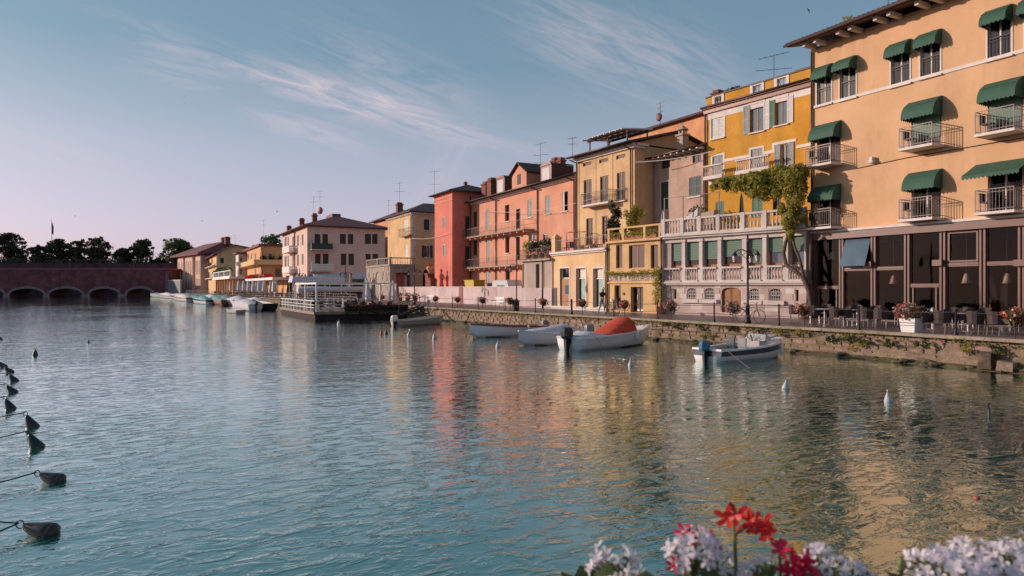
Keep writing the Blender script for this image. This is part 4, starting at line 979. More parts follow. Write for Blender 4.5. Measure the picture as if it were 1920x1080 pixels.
s_ = b.side(9)
s_.wall(HE, M_cream); s_.add(MB().box(0,1.2,-.30,0,HE-.06,HE+.12).box(0,1.0,-.16,0,HE-.24,HE-.062), 'cornice', M_trim)
shell(b, 9, HE, M_cream, right=False)
tile_roof([(-.5,-.75,HE+.16),(L+.45,-.75,HE+.16),(L+.45,4.5,HE+1.55),(-.5,4.5,HE+1.55)], 'roof', M_tile, b, .26, .06, .12)
tile_roof([(L+.45,9.5,HE+.2),(-.5,9.5,HE+.2),(-.5,4.5,HE+1.55),(L+.45,4.5,HE+1.55)], 'roof', M_tile, b, .6, .06, .12)
b.add(MB().face([(L,0,HE+.12),(L,9,HE+.12),(L,4.5,HE+1.4)]), 'gable', M_cream)
f.add(MB().tube([(-.5,-.84,HE+.13),(L+.45,-.84,HE+.13)], .075, 8), 'gutter', M_pipe, smooth=True)
pipe(f, .05, 0, HE-.3, -.1, elbow=.7); pipe(f, L-.35, 0, HE-.3, -.1, elbow=.7)
# roof pergola
pz = HE+1.15; u0, u1 = f.u(1106, .3), f.u(1176, .3); mb = MB()
for u in (u0, (u0+u1)/2, u1): mb.bar((u,.3,HE+.35),(u,.3,pz+.15),.09); mb.bar((u,2.4,HE+.9),(u,2.4,pz+.4),.09)
pg = b.add(mb, 'pergola', M_eave)
MB().bar((u0-.3,.3,pz+.2),(u1+.2,.3,pz+.2),.12,.16).bar((u0-.3,2.4,pz+.42),(u1+.2,2.4,pz+.42),.12,.16).build('beam', M_eave, pg)
for k in range(8): u = u0-.2+(u1-u0+.3)*k/7; MB().bar((u,-.4,pz+.24),(u,2.8,pz+.60),.14,.10).build('slat', M_trim, pg)
MB().hexa([(u0-.1,-.2,pz+.33),(u1,-.2,pz+.33),(u1,2.5,pz+.64),(u0-.1,2.5,pz+.64),(u0-.1,-.2,pz+.36),(u1,-.2,pz+.36),(u1,2.5,pz+.67),(u0-.1,2.5,pz+.67)]).build('canvas', M_trim, pg)
antenna(b, f.u(1073,2), 2, HE+.7, f.zz(1073,263,2)-HE-.4, ((.95,.5),(.7,.4)))
CRM, CF, CHE = b, f, HE

# ------------------------------------------------------------------ old pink house, tall house behind
p0, p1 = Vector((34.9, 41.95)), onX(1324.5, 34.95)
b = Bld('old_pink_house', 'weathered pink house with low tiled roof and pale chimney behind the terrace', 'building', p0, p1)
f = b.front(); L = b.L; HE = f.zz(1280, 285)
for x0, x1, y0, y1, m_, st in ((70,122,638,693,M_dkgreen,'none'),(265,320,592,655,M_dkgreen,'none')):
    window(f, f.rect(1220+x0/3.375,1220+x1/3.375,110+y0/3.375,110+y1/3.375), m_, cols=2, rows=2)
window(f, f.rect(1239.5,1254.5,341,392), M_trim, M_dkgreen, 'closed', M_trim, None, name='door', tw=.08)
window(f, f.rect(1292,1315,331,368), M_trim, M_dkgreen, 'closed', None, M_trim)
f.wall(HE, M_pinkold); shell(b, 7, HE, M_pinkold)
tile_roof([(-.0,-.8,HE-.05),(L+.0,-.8,HE-.05),(L+.0,3.6,HE+1.25),(-.0,3.6,HE+1.25)], 'roof', M_tile, b, .28, .07, .10)
for k in range(9): u = .1+(L-.2)*k/8; f.add(MB().box(u-.07,u+.07,-.85,0,HE-.22,HE-.06), 'rafter_end', M_trim)
f.add(MB().tube([(0,-.88,HE-.06),(L,-.88,HE-.06)], .07, 8), 'gutter', M_pipe, smooth=True)
u, z = f.loc(1280, 240, 1.2); zc_ = HE+.55
mb = MB().box(u-.32,u+.32,.9,1.5,zc_-.3,zc_+1.0).box(u-.42,u+.42,.8,1.6,zc_+1.002,zc_+1.14)
for k in range(4): a = pi/4+pi/2*k; mb.box(u+.25*cos(a)-.06,u+.25*cos(a)+.06,1.2+.22*sin(a)-.06,1.2+.22*sin(a)+.06,zc_+1.14,zc_+1.45)
mb.lathe([(.46,1.452),(.40,1.56),(.1,1.80)], 8, (u,1.2,zc_)); b.add(mb, 'chimney', M_beige)
pipe(f, L-.15, 0, HE-.3); 
p0, p1 = onX(1180, 43.5), onX(1345, 42.5)
b = Bld('tall_back_house', 'tall orange house rising behind the cream house with satellite dish', 'building', p0, p1)
f = b.front(); L = b.L
za, zb2 = f.zz(1180, 252), f.zz(1345, 205)
z1_, z0_ = max(za, zb2), min(za, zb2)
f.add(MB().face([(0,0,0),(L,0,0),(L,0,zb2),(0,0,za)]), 'wall', M_orange)
b.add(MB().face([(L,0,0),(L,9,0),(L,9,zb2),(L,0,zb2)]), 'end_wall', M_orange); b.add(MB().face([(0,9,0),(0,0,0),(0,0,za),(0,9,za)]), 'end_wall', M_orange)
tile_roof([(-.6,-.5,za-.05),(L+.3,-.5,zb2+.05),(L+.3,9,zb2+.2),(-.6,9,za+.1)], 'roof', M_tile, b, .3, .06, .18)
u, z = f.loc(1237, 220, -.4)
mb = MB().bar((u,-.35,z-.9),(u,-.35,z+1.4),.05); 
for t_, l_ in ((1.35,.7),(.9,.55),(.45,.6)): mb.bar((u-l_,-.35,z+t_),(u+l_,-.35,z+t_+.06),.03)
b.add(mb, 'antenna', M_metal)
o = b.add(MB().lathe([(.06,.12),(.22,.05),(.36,0),(.38,.02),(.2,.09),(.05,.15)], 16, (0,0,0)), 'satellite_dish', M_hullr, smooth=True)
o.location = (u, -.45, z); o.rotation_euler = (pi/2, 0, .2)
b.add(MB().box(-.15,.15,-.06,0,-.18,.18), 'vent', M_dark).location = (f.u(1248), 0, f.zz(1248, 256))
# ------------------------------------------------------------------ coral house with tower
X4 = lambda v: 800+v/3.373
Y4 = lambda v: 280+v/3.373
p1 = onX(1086, 34.3); pT = onX(848, 31.8); p0 = (34.3, pT.y)
b = Bld('coral_house', 'long coral house with balconies, dormers and a square red stair tower', 'building', p0, p1)
f = b.front(); L = b.L; HE = f.zz(1000, 352)
for x0, x1, y0, y1, st, m_ in ((373,394,378,512,'closed',M_shutg),(565,592,377,506,'none',None),(638,667,318,430,'closed',M_shutg),(750,783,292,408,'closed',M_shutg),
                               (378,399,568,712,'closed',M_shutg),(565,590,552,702,'none',None),(375,403,770,862,'closed',M_shutg),(293,316,395,490,'none',None),(293,317,575,672,'none',None)):
    window(f, f.rect(X4(x0),X4(x1),Y4(y0),Y4(y1)), M_brownsh, m_, st, sill=M_trim if x0 > 600 else None, deep=.22)
for x0, x1, y0, y1 in ((858,893,268,390),(495,522,352,455),(497,523,552,655),(498,527,765,826)):
    window(f, f.rect(X4(x0),X4(x1),Y4(y0),Y4(y1)), M_brownsh, None, sill=M_trim, deep=.3, cols=2)
r = f.rect(X4(858),X4(893),Y4(268),Y4(390)); f.put('shutter', shutter_mesh((r[1]-r[0])*.3, r[3]-r[2], M_trim), r[0]+.02, .03, r[2])
for x0, x1, y0, y1 in ((645,685,532,585),(735,765,535,580)): window(f, f.rect(X4(x0),X4(x1),Y4(y0),Y4(y1)), M_white, cols=2)
f.wall(HE, M_coral, reveal=.32)
for y_s, px0, px1 in ((447, 871, 984), (502, 871, 972)):
    zf = f.zz(930, 440 if y_s == 447 else 500); u0, u1 = .02, f.u(px1, -1.0)
    o = f.add(MB().box(u0, u1, -1.15, 0, zf-.12, zf), 'balcony', M_stone)
    for k in range(11): u = u0+.3+(u1-u0-.6)*k/10; MB().box(u-.1,u+.1,-1.0,0,zf-.34,zf-.122).build('corbel', M_coral, o)
    mb = MB(); n = 60
    for k in range(n+1): u = u0+(u1-u0)*k/n; mb.bar((u,-1.1,zf),(u,-1.1,zf+.95),.03 if k % 10 == 0 else .012)
    for h in (.08,.95): mb.bar((u0,-1.1,zf+h),(u1,-1.1,zf+h),.03); mb.bar((u1,-1.1,zf+h),(u1,0,zf+h),.03)
    mb.build('railing', M_rail, o)
f.add(MB().box(-.1, L, -.45, 0, HE-.02, HE+.10).box(0, L, -.2, 0, HE-.22, HE-.022), 'cornice', M_trim)
tile_roof([(-.2,-.8,HE+.12),(L+.1,-.8,HE+.12),(L+.1,5.5,HE+2.1),(-.2,5.5,HE+2.1)], 'roof', M_tile, b, .3, .07, .12)
tile_roof([(L+.1,11.5,HE+.12),(-.2,11.5,HE+.12),(-.2,5.5,HE+2.1),(L+.1,5.5,HE+2.1)], 'roof', M_tile, b, .7, .07, .12)
f.add(MB().tube([(-.2,-.88,HE+.10),(L+.1,-.88,HE+.10)], .08, 8), 'gutter', M_pipe, smooth=True)
shell(b, 11, HE, M_coral)
for px in (931, 1009, 1078): pipe(f, f.u(px), 0, HE-.35, -.1, r=.07, elbow=.75)
# dormers
def boxdormer(px0, px1, py0, off, name='dormer'):
    u0, u1 = f.u(px0, off), f.u(px1, off); zt_ = f.zz((px0+px1)/2, py0, off); zb_ = HE+.1+off*.3
    mb = MB().box(u0, u1, off, off+2.6, zb_, zt_-.12); o = b.add(mb, name, M_pipe)
    w_ = u1-u0; MB().box(u0+w_*.15, u1-w_*.15, off-.03, off-.003, zb_+.25, zt_-.35).build('pane', M_umb, o)
    n = 6; mb = MB()
    for k in range(n):
        a0, a1 = pi*k/n, pi*(k+1)/n; c = (u0+u1)/2; R = w_/2+.06
        mb.face([(c-R*cos(a0),off-.08,zt_-.118+.3*sin(a0)),(c-R*cos(a1),off-.08,zt_-.118+.3*sin(a1)),(c-R*cos(a1),off+2.6,zt_-.118+.3*sin(a1)),(c-R*cos(a0),off+2.6,zt_-.118+.3*sin(a0))])
    mb.face([((u0+u1)/2-(w_/2+.06)*cos(pi*k/n),off-.08,zt_-.118+.3*sin(pi*k/n)) for k in range(n+1)]); mb.build('dormer_roof', M_pipe, o)
boxdormer(931, 946, 332, .8); boxdormer(1014, 1034, 308, .8)
off = .6; u0, u1 = f.u(960,off), f.u(987,off); zt_ = f.zz(974, 307, off); zs = f.zz(974, 325, off); zb_ = HE+.2; c = (u0+u1)/2
o = b.add(MB().face([(u0,off,zb_),(u1,off,zb_),(u1,off,zs),(c,off,zt_),(u0,off,zs)]).face([(u1,off,zb_),(u1,4,zb_),(u1,4,zs),(u1,off,zs)]).face([(u0,4,zb_),(u0,off,zb_),(u0,off,zs),(u0,4,zs)]), 'dormer', M_coral)
MB().box(c-.35,c+.35,off-.04,off-.004,zs-1.15,zs-.1).build('pane', M_glass, o)
MB().hexa([(u0-.3,off-.3,zs-.1),(c,off-.3,zt_+.06),(c,4,zt_+.06),(u0-.3,4,zs-.1),(u0-.3,off-.3,zs),(c,off-.3,zt_+.18),(c,4,zt_+.18),(u0-.3,4,zs)]).hexa([(c+.002,off-.3,zt_+.06),(u1+.3,off-.3,zs-.1),(u1+.3,4,zs-.1),(c+.002,4,zt_+.06),(c+.002,off-.3,zt_+.18),(u1+.3,off-.3,zs),(u1+.3,4,zs),(c+.002,4,zt_+.18)]).build('dormer_roof', M_tile, o)
for px, py in ((913, 341), (923, 334)):
    u = f.u(px, 1.2); z = f.zz(px, py, 1.2); chimney(b, u, 1.2, HE+.4, 1.1, .9, z-HE-.4)
for px in (1041, 1052): u = f.u(px, 3); chimney(b, u, 3, HE+1.2, .8, .6, f.zz(px, 296, 3)-HE-1.2)
u = f.u(1013, 3); antenna(b, u, 3, HE+1.2, f.zz(1013, 270, 3)-HE-1.1, ((.98,.9),(.7,.9),(.5,.6)), .1)
# stair tower: front and camera-side faces
DT = pT.x; TW = 31.8; uT = 34.3-31.8; pa = onX(815, 31.8); wT = pa.y-pT.y
ft = Face(b, -wT, -uT, 0, wT); HT = ft.zz(832, 363)
for x0, x1, y0, y1 in ((102,118,430,497),(104,120,605,675)): window(ft, ft.rect(X4(x0),X4(x1),Y4(y0),Y4(y1)), M_shutg, M_shutg, 'closed', M_trim, tw=.05)
ft.wall(HT, M_tower, name='tower_wall')
fs = Face(b, 0, -uT, pi/2, uT)
for y0, y1 in ((422,550),(612,740)): window(fs, fs.rect(X4(243),min(X4(273), 880),Y4(y0),Y4(y1)), M_dkgreen, M_dkgreen, 'closed')
fs.wall(HT, M_tower, name='tower_wall')
b.add(MB().face([(-wT,4,0),(-wT,-uT,0),(-wT,-uT,HT),(-wT,4,HT)]).face([(0,4,0),(-wT,4,0),(-wT,4,HT),(0,4,HT)]).face([(0,0,HE),(0,4,HE),(0,4,HT),(0,0,HT)]), 'tower_wall', M_tower)
for dz, o_ in ((0,.12),(-.5,.06),(-.95,.04)): b.add(MB().box(-wT-o_,o_,-uT-o_,-uT-.001,HT+dz-.14,HT+dz).box(.001,o_,-uT-.001,.0,HT+dz-.139,HT+dz-.001), 'tower_band', M_coral)
R = .65; x0, x1, y0, y1 = -wT-R, R, -uT-R, 4+R; cx, cy, zt_ = -wT/2, (4-uT)/2, HT+1.35
mb = MB()
for A_, B_ in (((x0,y0),(x1,y0)),((x1,y0),(x1,y1)),((x1,y1),(x0,y1)),((x0,y1),(x0,y0))):
    mb.face([(*A_,HT+.08),(*B_,HT+.08),(cx,cy,zt_)]); mb.face([(*A_,HT-.04),(*B_,HT-.04),(*B_,HT+.08),(*A_,HT+.08)])
mb.face([(x0,y0,HT-.04),(x0,y1,HT-.04),(x1,y1,HT-.04),(x1,y0,HT-.04)])
b.add(mb, 'tower_roof', M_tile); chimney(b, cx-.6, cy, HT+.7, .35, .35, 1.1)
pipe(fs, uT*.92, 0, HT-.4)
COR, CRF = b, f

# ------------------------------------------------------------------ beige annex with planted terrace, low forecourt wall
p0, p1 = onX(979, 30.0), onX(1035.5, 30.0)
b = Bld('beige_annex', 'low beige annex with plant-filled iron terrace beside the yellow shop', 'building', p0, p1)
f = b.front(); L = b.L; zr = f.zz(1005, 487)
for x0, x1, m_ in ((595,615,0),(690,712,0)): r = f.rect(X4(x0),X4(x1),Y4(725),Y4(868)); r = (max(.05,r[0]), r[1], .6, r[3]); window(f, r, M_brownsh, cols=1, deep=.3)
f.wall(zr, M_beige, reveal=.35); f.add(MB().box(0,L,-.06,0,0,f.zz(1005,540)), 'base_band', M_lowwall)
f.add(MB().box(-.1,L+.05,-.3,0,zr-.12,zr+.04), 'cornice', M_stone)
mb = MB(); n = 34
for k in range(n+1): u = L*k/n*.96; mb.bar((u,-.2,zr+.04),(u,-.2,zr+.95),.02)
mb.bar((0,-.2,zr+.95),(L*.96,-.2,zr+.95),.04); mb.bar((0,-.2,zr+.12),(L*.96,-.2,zr+.12),.03); b.add(mb, 'terrace_railing', M_metal)
b.add(MB().face([(0,0,zr+.02),(L,0,zr+.02),(L,3.5,zr+.02),(0,3.5,zr+.02)]), 'roof_terrace', M_coping); shell(b, 3.5, zr, M_beige)
for k in range(4):
    u = L*(.14+.22*k); q = on_b(b, f, 1000, 0, 0); c_, n_ = cos(b.ang), sin(b.ang)
    o = tag(empty('terrace_plant', (b.p0.x+u*c_-.25*n_, b.p0.y+u*n_+.25*c_, QZ+zr+.03)), 'bushy potted plant on the beige annex terrace, %s from the left' % ORD[k], 'plant', 'plants on the beige annex terrace')
    MB().lathe([(.25,0),(.32,.45)], 10).build('pot', M_terra, o)
    mb = MB()
    for j in range(4): mb.cloud((random.uniform(-.3,.3), random.uniform(-.2,.2), .7+.8*random.random()), (.55,.45,.42), 130, .16)
    mb.build('foliage', (M_leafv, M_leafd, M_leaf, M_leafd)[k], o)
    if k in (1, 3): MB().tube([(0,0,.4),(.1,.05,1.6)], .025).build('stem', M_bark, o)
pipe(f, L*.72, 0, zr, -.1, r=.06)
p0, p1 = onX(748, 31.0), onX(979, 30.0)
b = Bld('forecourt_wall', 'long low pinkish wall with pale coping in front of the coral house', 'wall', p0, p1)
f = b.front(); L = b.L
gu0, gu1 = f.u(861), f.u(868)
for a, c in ((0, gu0), (gu1, L)):
    f.add(MB().box(a, c, 0, .28, 0, 1.80), 'wall', M_lowwall); n = int((c-a)/1.6)
    for k in range(n): x0, x1 = a+(c-a)*k/n, a+(c-a)*(k+1)/n; f.add(MB().box(x0+.004, x1-.004, -.05, .33, 1.802, 1.88), 'coping_slab', M_trim)
f.add(MB().box(gu0+.002, gu1-.002, -.06, .34, 0, 1.95), 'gate_pier', M_hullr)

# ------------------------------------------------------------------ yellow house with quoins and the orange house behind it
X3 = lambda v: 500+v/4.153
Y3 = lambda v: 360+v/4.153
p1 = onX(772, 34.0); p0 = onX(727, 34.0)
b = Bld('quoined_house', 'yellow house with white corner quoins, dentil eaves and small iron balcony', 'building', p0, p1)
f = b.front(); s_ = b.side(11); L = b.L; HE = f.zz(772, 399)
window(f, f.rect(X3(1068),X3(1100),Y3(213),Y3(310)), M_white, M_shutw, 'closed', name='balcony_door'); window(f, f.rect(X3(1078),X3(1103),Y3(410),Y3(505)), M_white, M_shutw, 'closed')
for a, z0, z1 in ((953,270,340),(962,465,508)): window(f, f.rect(X3(a),X3(a+20),Y3(z0),Y3(z1)), M_trim, arch=.5, cols=1, glass=M_quoin, deep=.08)
f.wall(HE, M_quoin)
balcony(f, f.u(X3(1032),-.7), f.u(X3(1108),-.7), f.zz(X3(1070), Y3(345)), .8, 1.0, M_rail, M_stone, .16, .16)
window(s_, s_.rect(X3(1222),X3(1267),Y3(213),Y3(297)), M_white, M_brownsh, 'closed', M_trim, M_trim)
window(s_, s_.rect(X3(1230),X3(1270),Y3(417),Y3(510)), M_white, M_brownsh, 'open', M_trim, M_trim, curtain=(0,1))
window(s_, s_.rect(X3(1215),X3(1275),Y3(600),Y3(735)), M_brownsh, arch=1.0, cols=2, name='arched_door')
s_.wall(HE, M_quoin); shell(b, 11, HE, M_quoin, right=False)
hq = HE/18
for k in range(18):
    t = .5 if k % 2 else .32
    b.add(MB().box(L-t, L+.03, -.03, 0, hq*k+.01, hq*(k+1)-.01).box(L, L+.03, .001, t, hq*k+.01, hq*(k+1)-.01), 'quoin', M_trim)
b.add(MB().box(-.2,L+.25,-.25,0,HE-.05,HE+.1).box(L,L+.25,.002,11,HE-.048,HE+.098), 'cornice', M_trim)
for k in range(22): u = L*k/21; f.add(MB().box(u-.09,u+.09,-.2,0,HE-.25,HE-.052), 'dentil', M_trim)
for k in range(20): s_.add(MB().box(.2+k*.5,.38+k*.5,-.2,0,HE-.25,HE-.053), 'dentil', M_trim)
def hip(b, x0, x1, y0, y1, z, h, ridge, m, name='roof', th=.14):
    """hipped roof; ridge = (x0, y0, x1, y1)"""
    r0, r1 = (ridge[0], ridge[1], z+h), (ridge[2], ridge[3], z+h); A, B, C, D = (x0,y0,z),(x1,y0,z),(x1,y1,z),(x0,y1,z)
    mb = MB()
    along_y = abs(ridge[3]-ridge[1]) > abs(ridge[2]-ridge[0])
    if along_y: mb.face([A,B,r0]); mb.face([B,C,r1,r0]); mb.face([C,D,r1]); mb.face([D,A,r0,r1])
    else: mb.face([A,B,r1,r0]); mb.face([B,C,r1]); mb.face([C,D,r0,r1]); mb.face([D,A,r0])
    for p, q in ((A,B),(B,C),(C,D),(D,A)): mb.face([(p[0],p[1],z-th),(q[0],q[1],z-th),q,p])
    mb.face([(x0,y0,z-th),(x0,y1,z-th),(x1,y1,z-th),(x1,y0,z-th)])
    return b.add(mb, name, m)
hip(b, -.6, L+.6, -.6, 11.6, HE+.26, 2.0, (L/2, 4, L/2, 7), M_tile)
chimney(b, L*.12, 1.5, HE+.5, .9, .9, 2.2); antenna(b, L*.1, 1.6, HE+1, 5.0, ((.97,.8),(.7,.8)), .3); antenna(b, L*.9, 4, HE+1.5, 5.2, ((.97,.9),(.6,.9)), .5)
pipe(f, L-.15, 0, HE-.3)
p0, p1 = onX(701, 42), onX(735, 42)
b = Bld('orange_back_house', 'narrow brick-orange house half hidden between cream and yellow houses', 'building', p0, p1)
f = b.front(); HE = f.zz(716, 414); f.wall(HE, M_coral); shell(b, 10, HE, M_coral)
hip(b, -.9, b.L+.9, -.9, 10.9, HE+.2, 2.2, (b.L/2, 4, b.L/2, 7), M_tile); antenna(b, b.L*.3, 2, HE+1, 3.6, ((.97,.5),(.7,.5)))

# ------------------------------------------------------------------ stone gatehouse with balustraded deck
p1 = onX(731, 30.0); p0 = onX(687, 30.0)
b = Bld('stone_gatehouse', 'square rough-stone gatehouse with balustraded roof and arched niche', 'building', p0, p1)
f = b.front(); s_ = b.side(3.6); L = b.L; HE = f.zz(731, 498)
window(f, f.rect(X3(848),X3(880),Y3(622),Y3(712)), M_trim, arch=.7, cols=1, glass=M_beige, trim=None, deep=.15)
f.wall(HE, M_stone)
s_.holes.append((.9, 3.0, 0, HE*.80, 0)); s_.wall(HE, M_stone, reveal=.5)
b.add(MB().box(L-1.2, L-1.15, .5, 3.3, 0, HE*.85), 'red_backing', M_tower)
shell(b, 3.6, HE, M_stone, right=False)
b.add(MB().box(-.15,L+.15,-.15,3.7,HE-.02,HE+.14), 'cornice', M_stone)
balustrade(f, 0, L, HE+.14, 1.05, 15, M_stone, y=.1, piers=(.15, L*.5, L-.15), pw=.3); balustrade(s_, .25, 3.6, HE+.14, 1.049, 9, M_stone, y=.1, piers=(3.4,), pw=.3)
r_ = random.Random(6)
for i in range(7):            # larger stones that stand out of the wall
    u = r_.random()*.4
    while u < L-.7:
        w_ = r_.uniform(.5,.9); z = HE*(i+.1)/7.2; h0 = f.holes[0]
        if not (u < h0[1]+.1 and u+w_ > h0[0]-.1 and z < h0[3]+.1 and z+.5 > h0[2]-.1) and r_.random() < .6:
            f.add(MB().box(u, u+w_*.9, -.03-.03*r_.random(), 0, z, z+HE/7.2*.86), 'stone', (M_stone, M_beige, M_quay3)[r_.randrange(3)])
        u += w_
for px in (739, 760):
    u = s_.u(px); s_.add(MB().lathe([(.25,0),(.22,.1),(.2,3.3),(.3,3.5)], 8), 'column', M_beige, u, 0)

# ------------------------------------------------------------------ cream three-storey house
p1 = (24.5, 122.8); q = onX(530, 24.5); p0 = (24.5, q.y)
b = Bld('cream_apartment_house', 'three-storey pale cream house with brown shutters and hipped red roof', 'building', p0, p1)
f = b.front(); D = 14.1; s_ = b.side(D); L = b.L; HE = s_.zz(640, 427)
for y0, y1, xs in ((327,405,((373,417),(435,477),(570,617),(633,675),(765,812),(822,863))), (480,570,((377,420),(438,482),(578,620),(637,680)))):
    for a, c in xs: window(s_, s_.rect(X3(a),X3(c),Y3(y0),Y3(y1)), M_brownsh, M_brownsh, 'closed', None, M_trim)
for a, c in ((770,810),(825,867)): window(s_, s_.rect(X3(a),X3(c),Y3(482),Y3(527)), M_brownsh, M_brownsh, 'closed', None, M_trim)
s_.wall(HE, M_crhouse)
for y0, y1, m_ in ((400,447,M_dkgreen),(555,612,M_white)):
    u0, u1, z0, z1 = s_.rect(X3(348),X3(515),Y3(y0),Y3(y1), -1.1)
    o = s_.add(MB().box(u0,u1,-1.2,0,z0-.15,z0), 'balcony', M_trim)
    if y0 == 400: MB().box(u0,u1,-1.2,-1.14,z0,z1).box(u0,u0+.06,-1.139,0,z0,z1).box(u1-.06,u1,-1.139,0,z0,z1).build('screen', m_, o)
    else:
        for k in range(3): MB().box(u0,u1,-1.2,-1.15,z0+.12+k*.40,z0+.36+k*.40).build('rail_board', m_, o)
        for k in range(5): u = u0+(u1-u0)*k/4.001; MB().box(u,u+.09,-1.149,-1.08,z0,z1).build('post', m_, o)
for ys in (0, 1):
    for a, c, y0, y1 in ((139,156,352,432),(163,173,350,430),(200,215,345,425),(236,251,338,418),(273,287,330,410)):
        dy = 0 if ys == 0 else (148, 148, 150, 152, 152)[(139,163,200,236,273).index(a)]
        window(f, f.rect(X3(a),X3(c),Y3(y0+dy),Y3(y1+dy+4)), M_brownsh, M_brownsh, 'closed')
window(f, f.rect(X3(150),X3(178),Y3(650),Y3(740)), M_white, cols=2)
window(f, f.rect(X3(205),X3(215),Y3(645),Y3(690)), M_white, cols=1); window(f, f.rect(X3(243),X3(255),Y3(643),Y3(690)), M_white, cols=1)
f.wall(HE, M_crhouse)
for y0, y1 in ((434,468),(583,627)):
    u0, u1, z0, z1 = f.rect(X3(128),X3(182),Y3(y0),Y3(y1), -1.2)
    o = f.add(MB().box(u0,u1,-1.4,0,z0-.15,z0), 'balcony', M_trim)
    for k in range(3): MB().box(u0,u1,-1.4,-1.34,z0+.1+k*.36,z0+.34+k*.36).box(u1-.06,u1,-1.339,0,z0+.1+k*.36,z0+.34+k*.36).build('rail_board', M_white, o)
shell(b, D, HE, M_crhouse, right=False)
pipe(f, f.u(X3(222)), 0, HE-.3, -.12, r=.1, elbow=.6)
hip(b, -1.0, L+1.0, -1.0, D+1.0, HE+.22, hz(405, b.ld(L-8.3, D/2))-QZ-HE-.2, (L*.35, D/2, L-8.3, D/2), M_tilered); ZR = hz(405, b.ld(L-8.3, D/2))-QZ
b.add(MB().box(L-13, L-8, D/2-.8, D/2+.8, ZR-.3, ZR+.4), 'roof_lantern', M_pipe)
for px, py, o_ in ((566, 409, 3), (542, 423, 3), (590, 400, 5)): u = f.u(px, o_); chimney(b, u, o_, HE+1, .9, .9, f.zz(px, py, o_)-HE-1)
for px, py, o_ in ((588, 368, 5), (600, 356, 6)): u = f.u(px, o_); antenna(b, u, o_, HE+2.0, f.zz(px, py, o_)-HE-2.0, ((.96,1.0),(.8,.8)), .2)
u = f.u(602, 6); o = b.add(MB().lathe([(.05,.2),(.5,.12),(.75,0),(.5,.08),(.05,.16)], 14), 'satellite_dish', M_hullr); o.location = (u, 5.8, f.zz(602, 395, 6)); o.rotation_euler = (pi/2,0,.6)
# ground floor awning and the hedge of its garden
u0, u1 = .8, D*.76
o = s_.add(MB().hexa([(u0,-3.2,s_.zz(600,523)),(u1,-3.2,s_.zz(600,523)),(u1,0,s_.zz(600,513)),(u0,0,s_.zz(600,513)),(u0,-3.2,s_.zz(600,522)),(u1,-3.2,s_.zz(600,522)),(u1,0,s_.zz(600,511.5)),(u0,0,s_.zz(600,511.5))]), 'awning', M_awnw)
CRH = b
# ------------------------------------------------------------------ far row of houses
X2 = lambda v: 320+v/4.908
Y2 = lambda v: 380+v/4.908
def simple(name, label, pxL, pxC, pxR, X, D, eave_py, m, z=QZ):
    p1 = onX(pxC, X); p0 = onX(pxL, X); b = Bld(name, label, 'building', p0, p1, z); f = b.front(); s_ = b.side(D)
    return b, f, s_, f.zz(pxC, eave_py)
# ochre house with the wide balcony
b, f, s_, HE = simple('balconied_house', 'orange house with wide solid balcony next to the cream house', 459, 489, 532, 21.5, 12, 461.5, M_farorange)
b.root.location.z = QZ
for x0, x1, y0, y1 in ((775,787,465,520),(775,787,610,680),(740,752,470,520),(712,722,470,520),(825,838,455,525),(828,840,610,680)): window(f, f.rect(X2(x0),X2(x1),Y2(y0),Y2(y1)), M_brownsh, M_brownsh, 'closed')
f.wall(HE, M_farorange)
window(s_, s_.rect(X2(960),X2(1015),Y2(605),Y2(680)), M_brownsh, cols=2); window(s_, s_.rect(X2(900),X2(930),Y2(470),Y2(525)), M_brownsh, cols=2)
s_.wall(HE, M_farorange); shell(b, 12, HE, M_farorange, right=False)
z0, z1 = s_.zz(508, Y2(572)), s_.zz(508, Y2(527))
b.add(MB().box(-.0,b.L+1.6,-1.6,-1.45,z0,z1).box(b.L+1.45,b.L+1.6,-1.449,11,z0,z1).box(0,b.L+1.44,-1.449,0,z0,z0+.2).box(b.L,b.L+1.44,.001,11,z0,z0+.2), 'balcony', M_faryellow)
b.add(MB().box(-.3,b.L+.5,-.5,12,HE,HE+.5), 'roof_parapet', M_tilered); antenna(b, b.L*.4, 3, HE+.5, 7, ((.97,1.1),(.8,.7)))
q = on_b(b, s_, 516, 1.0, 0)
for k, px in enumerate((484, 495, 510, 524)):
    u = s_.u(px, -0.0); o = tag(empty('balcony_plant', (b.p0.x+.5+u*.0, b.p0.y-.9, QZ+z0+.2)), 'potted shrub on the orange balcony, %s from the left' % ORD[k], 'plant', 'plants on the orange balcony')
    c_, n_ = cos(b.ang), sin(b.ang); lx, ly = b.L+.8, max(.2, min(10, u)); o.location = (b.p0.x+lx*c_-ly*n_, b.p0.y+lx*n_+ly*c_, QZ+z0+.2)
    MB().lathe([(.3,0),(.38,.6)], 8).build('pot', M_terra, o); MB().cloud((0,0,1.2), (.55,.55,.6), 60, .35).build('foliage', M_leafd, o)
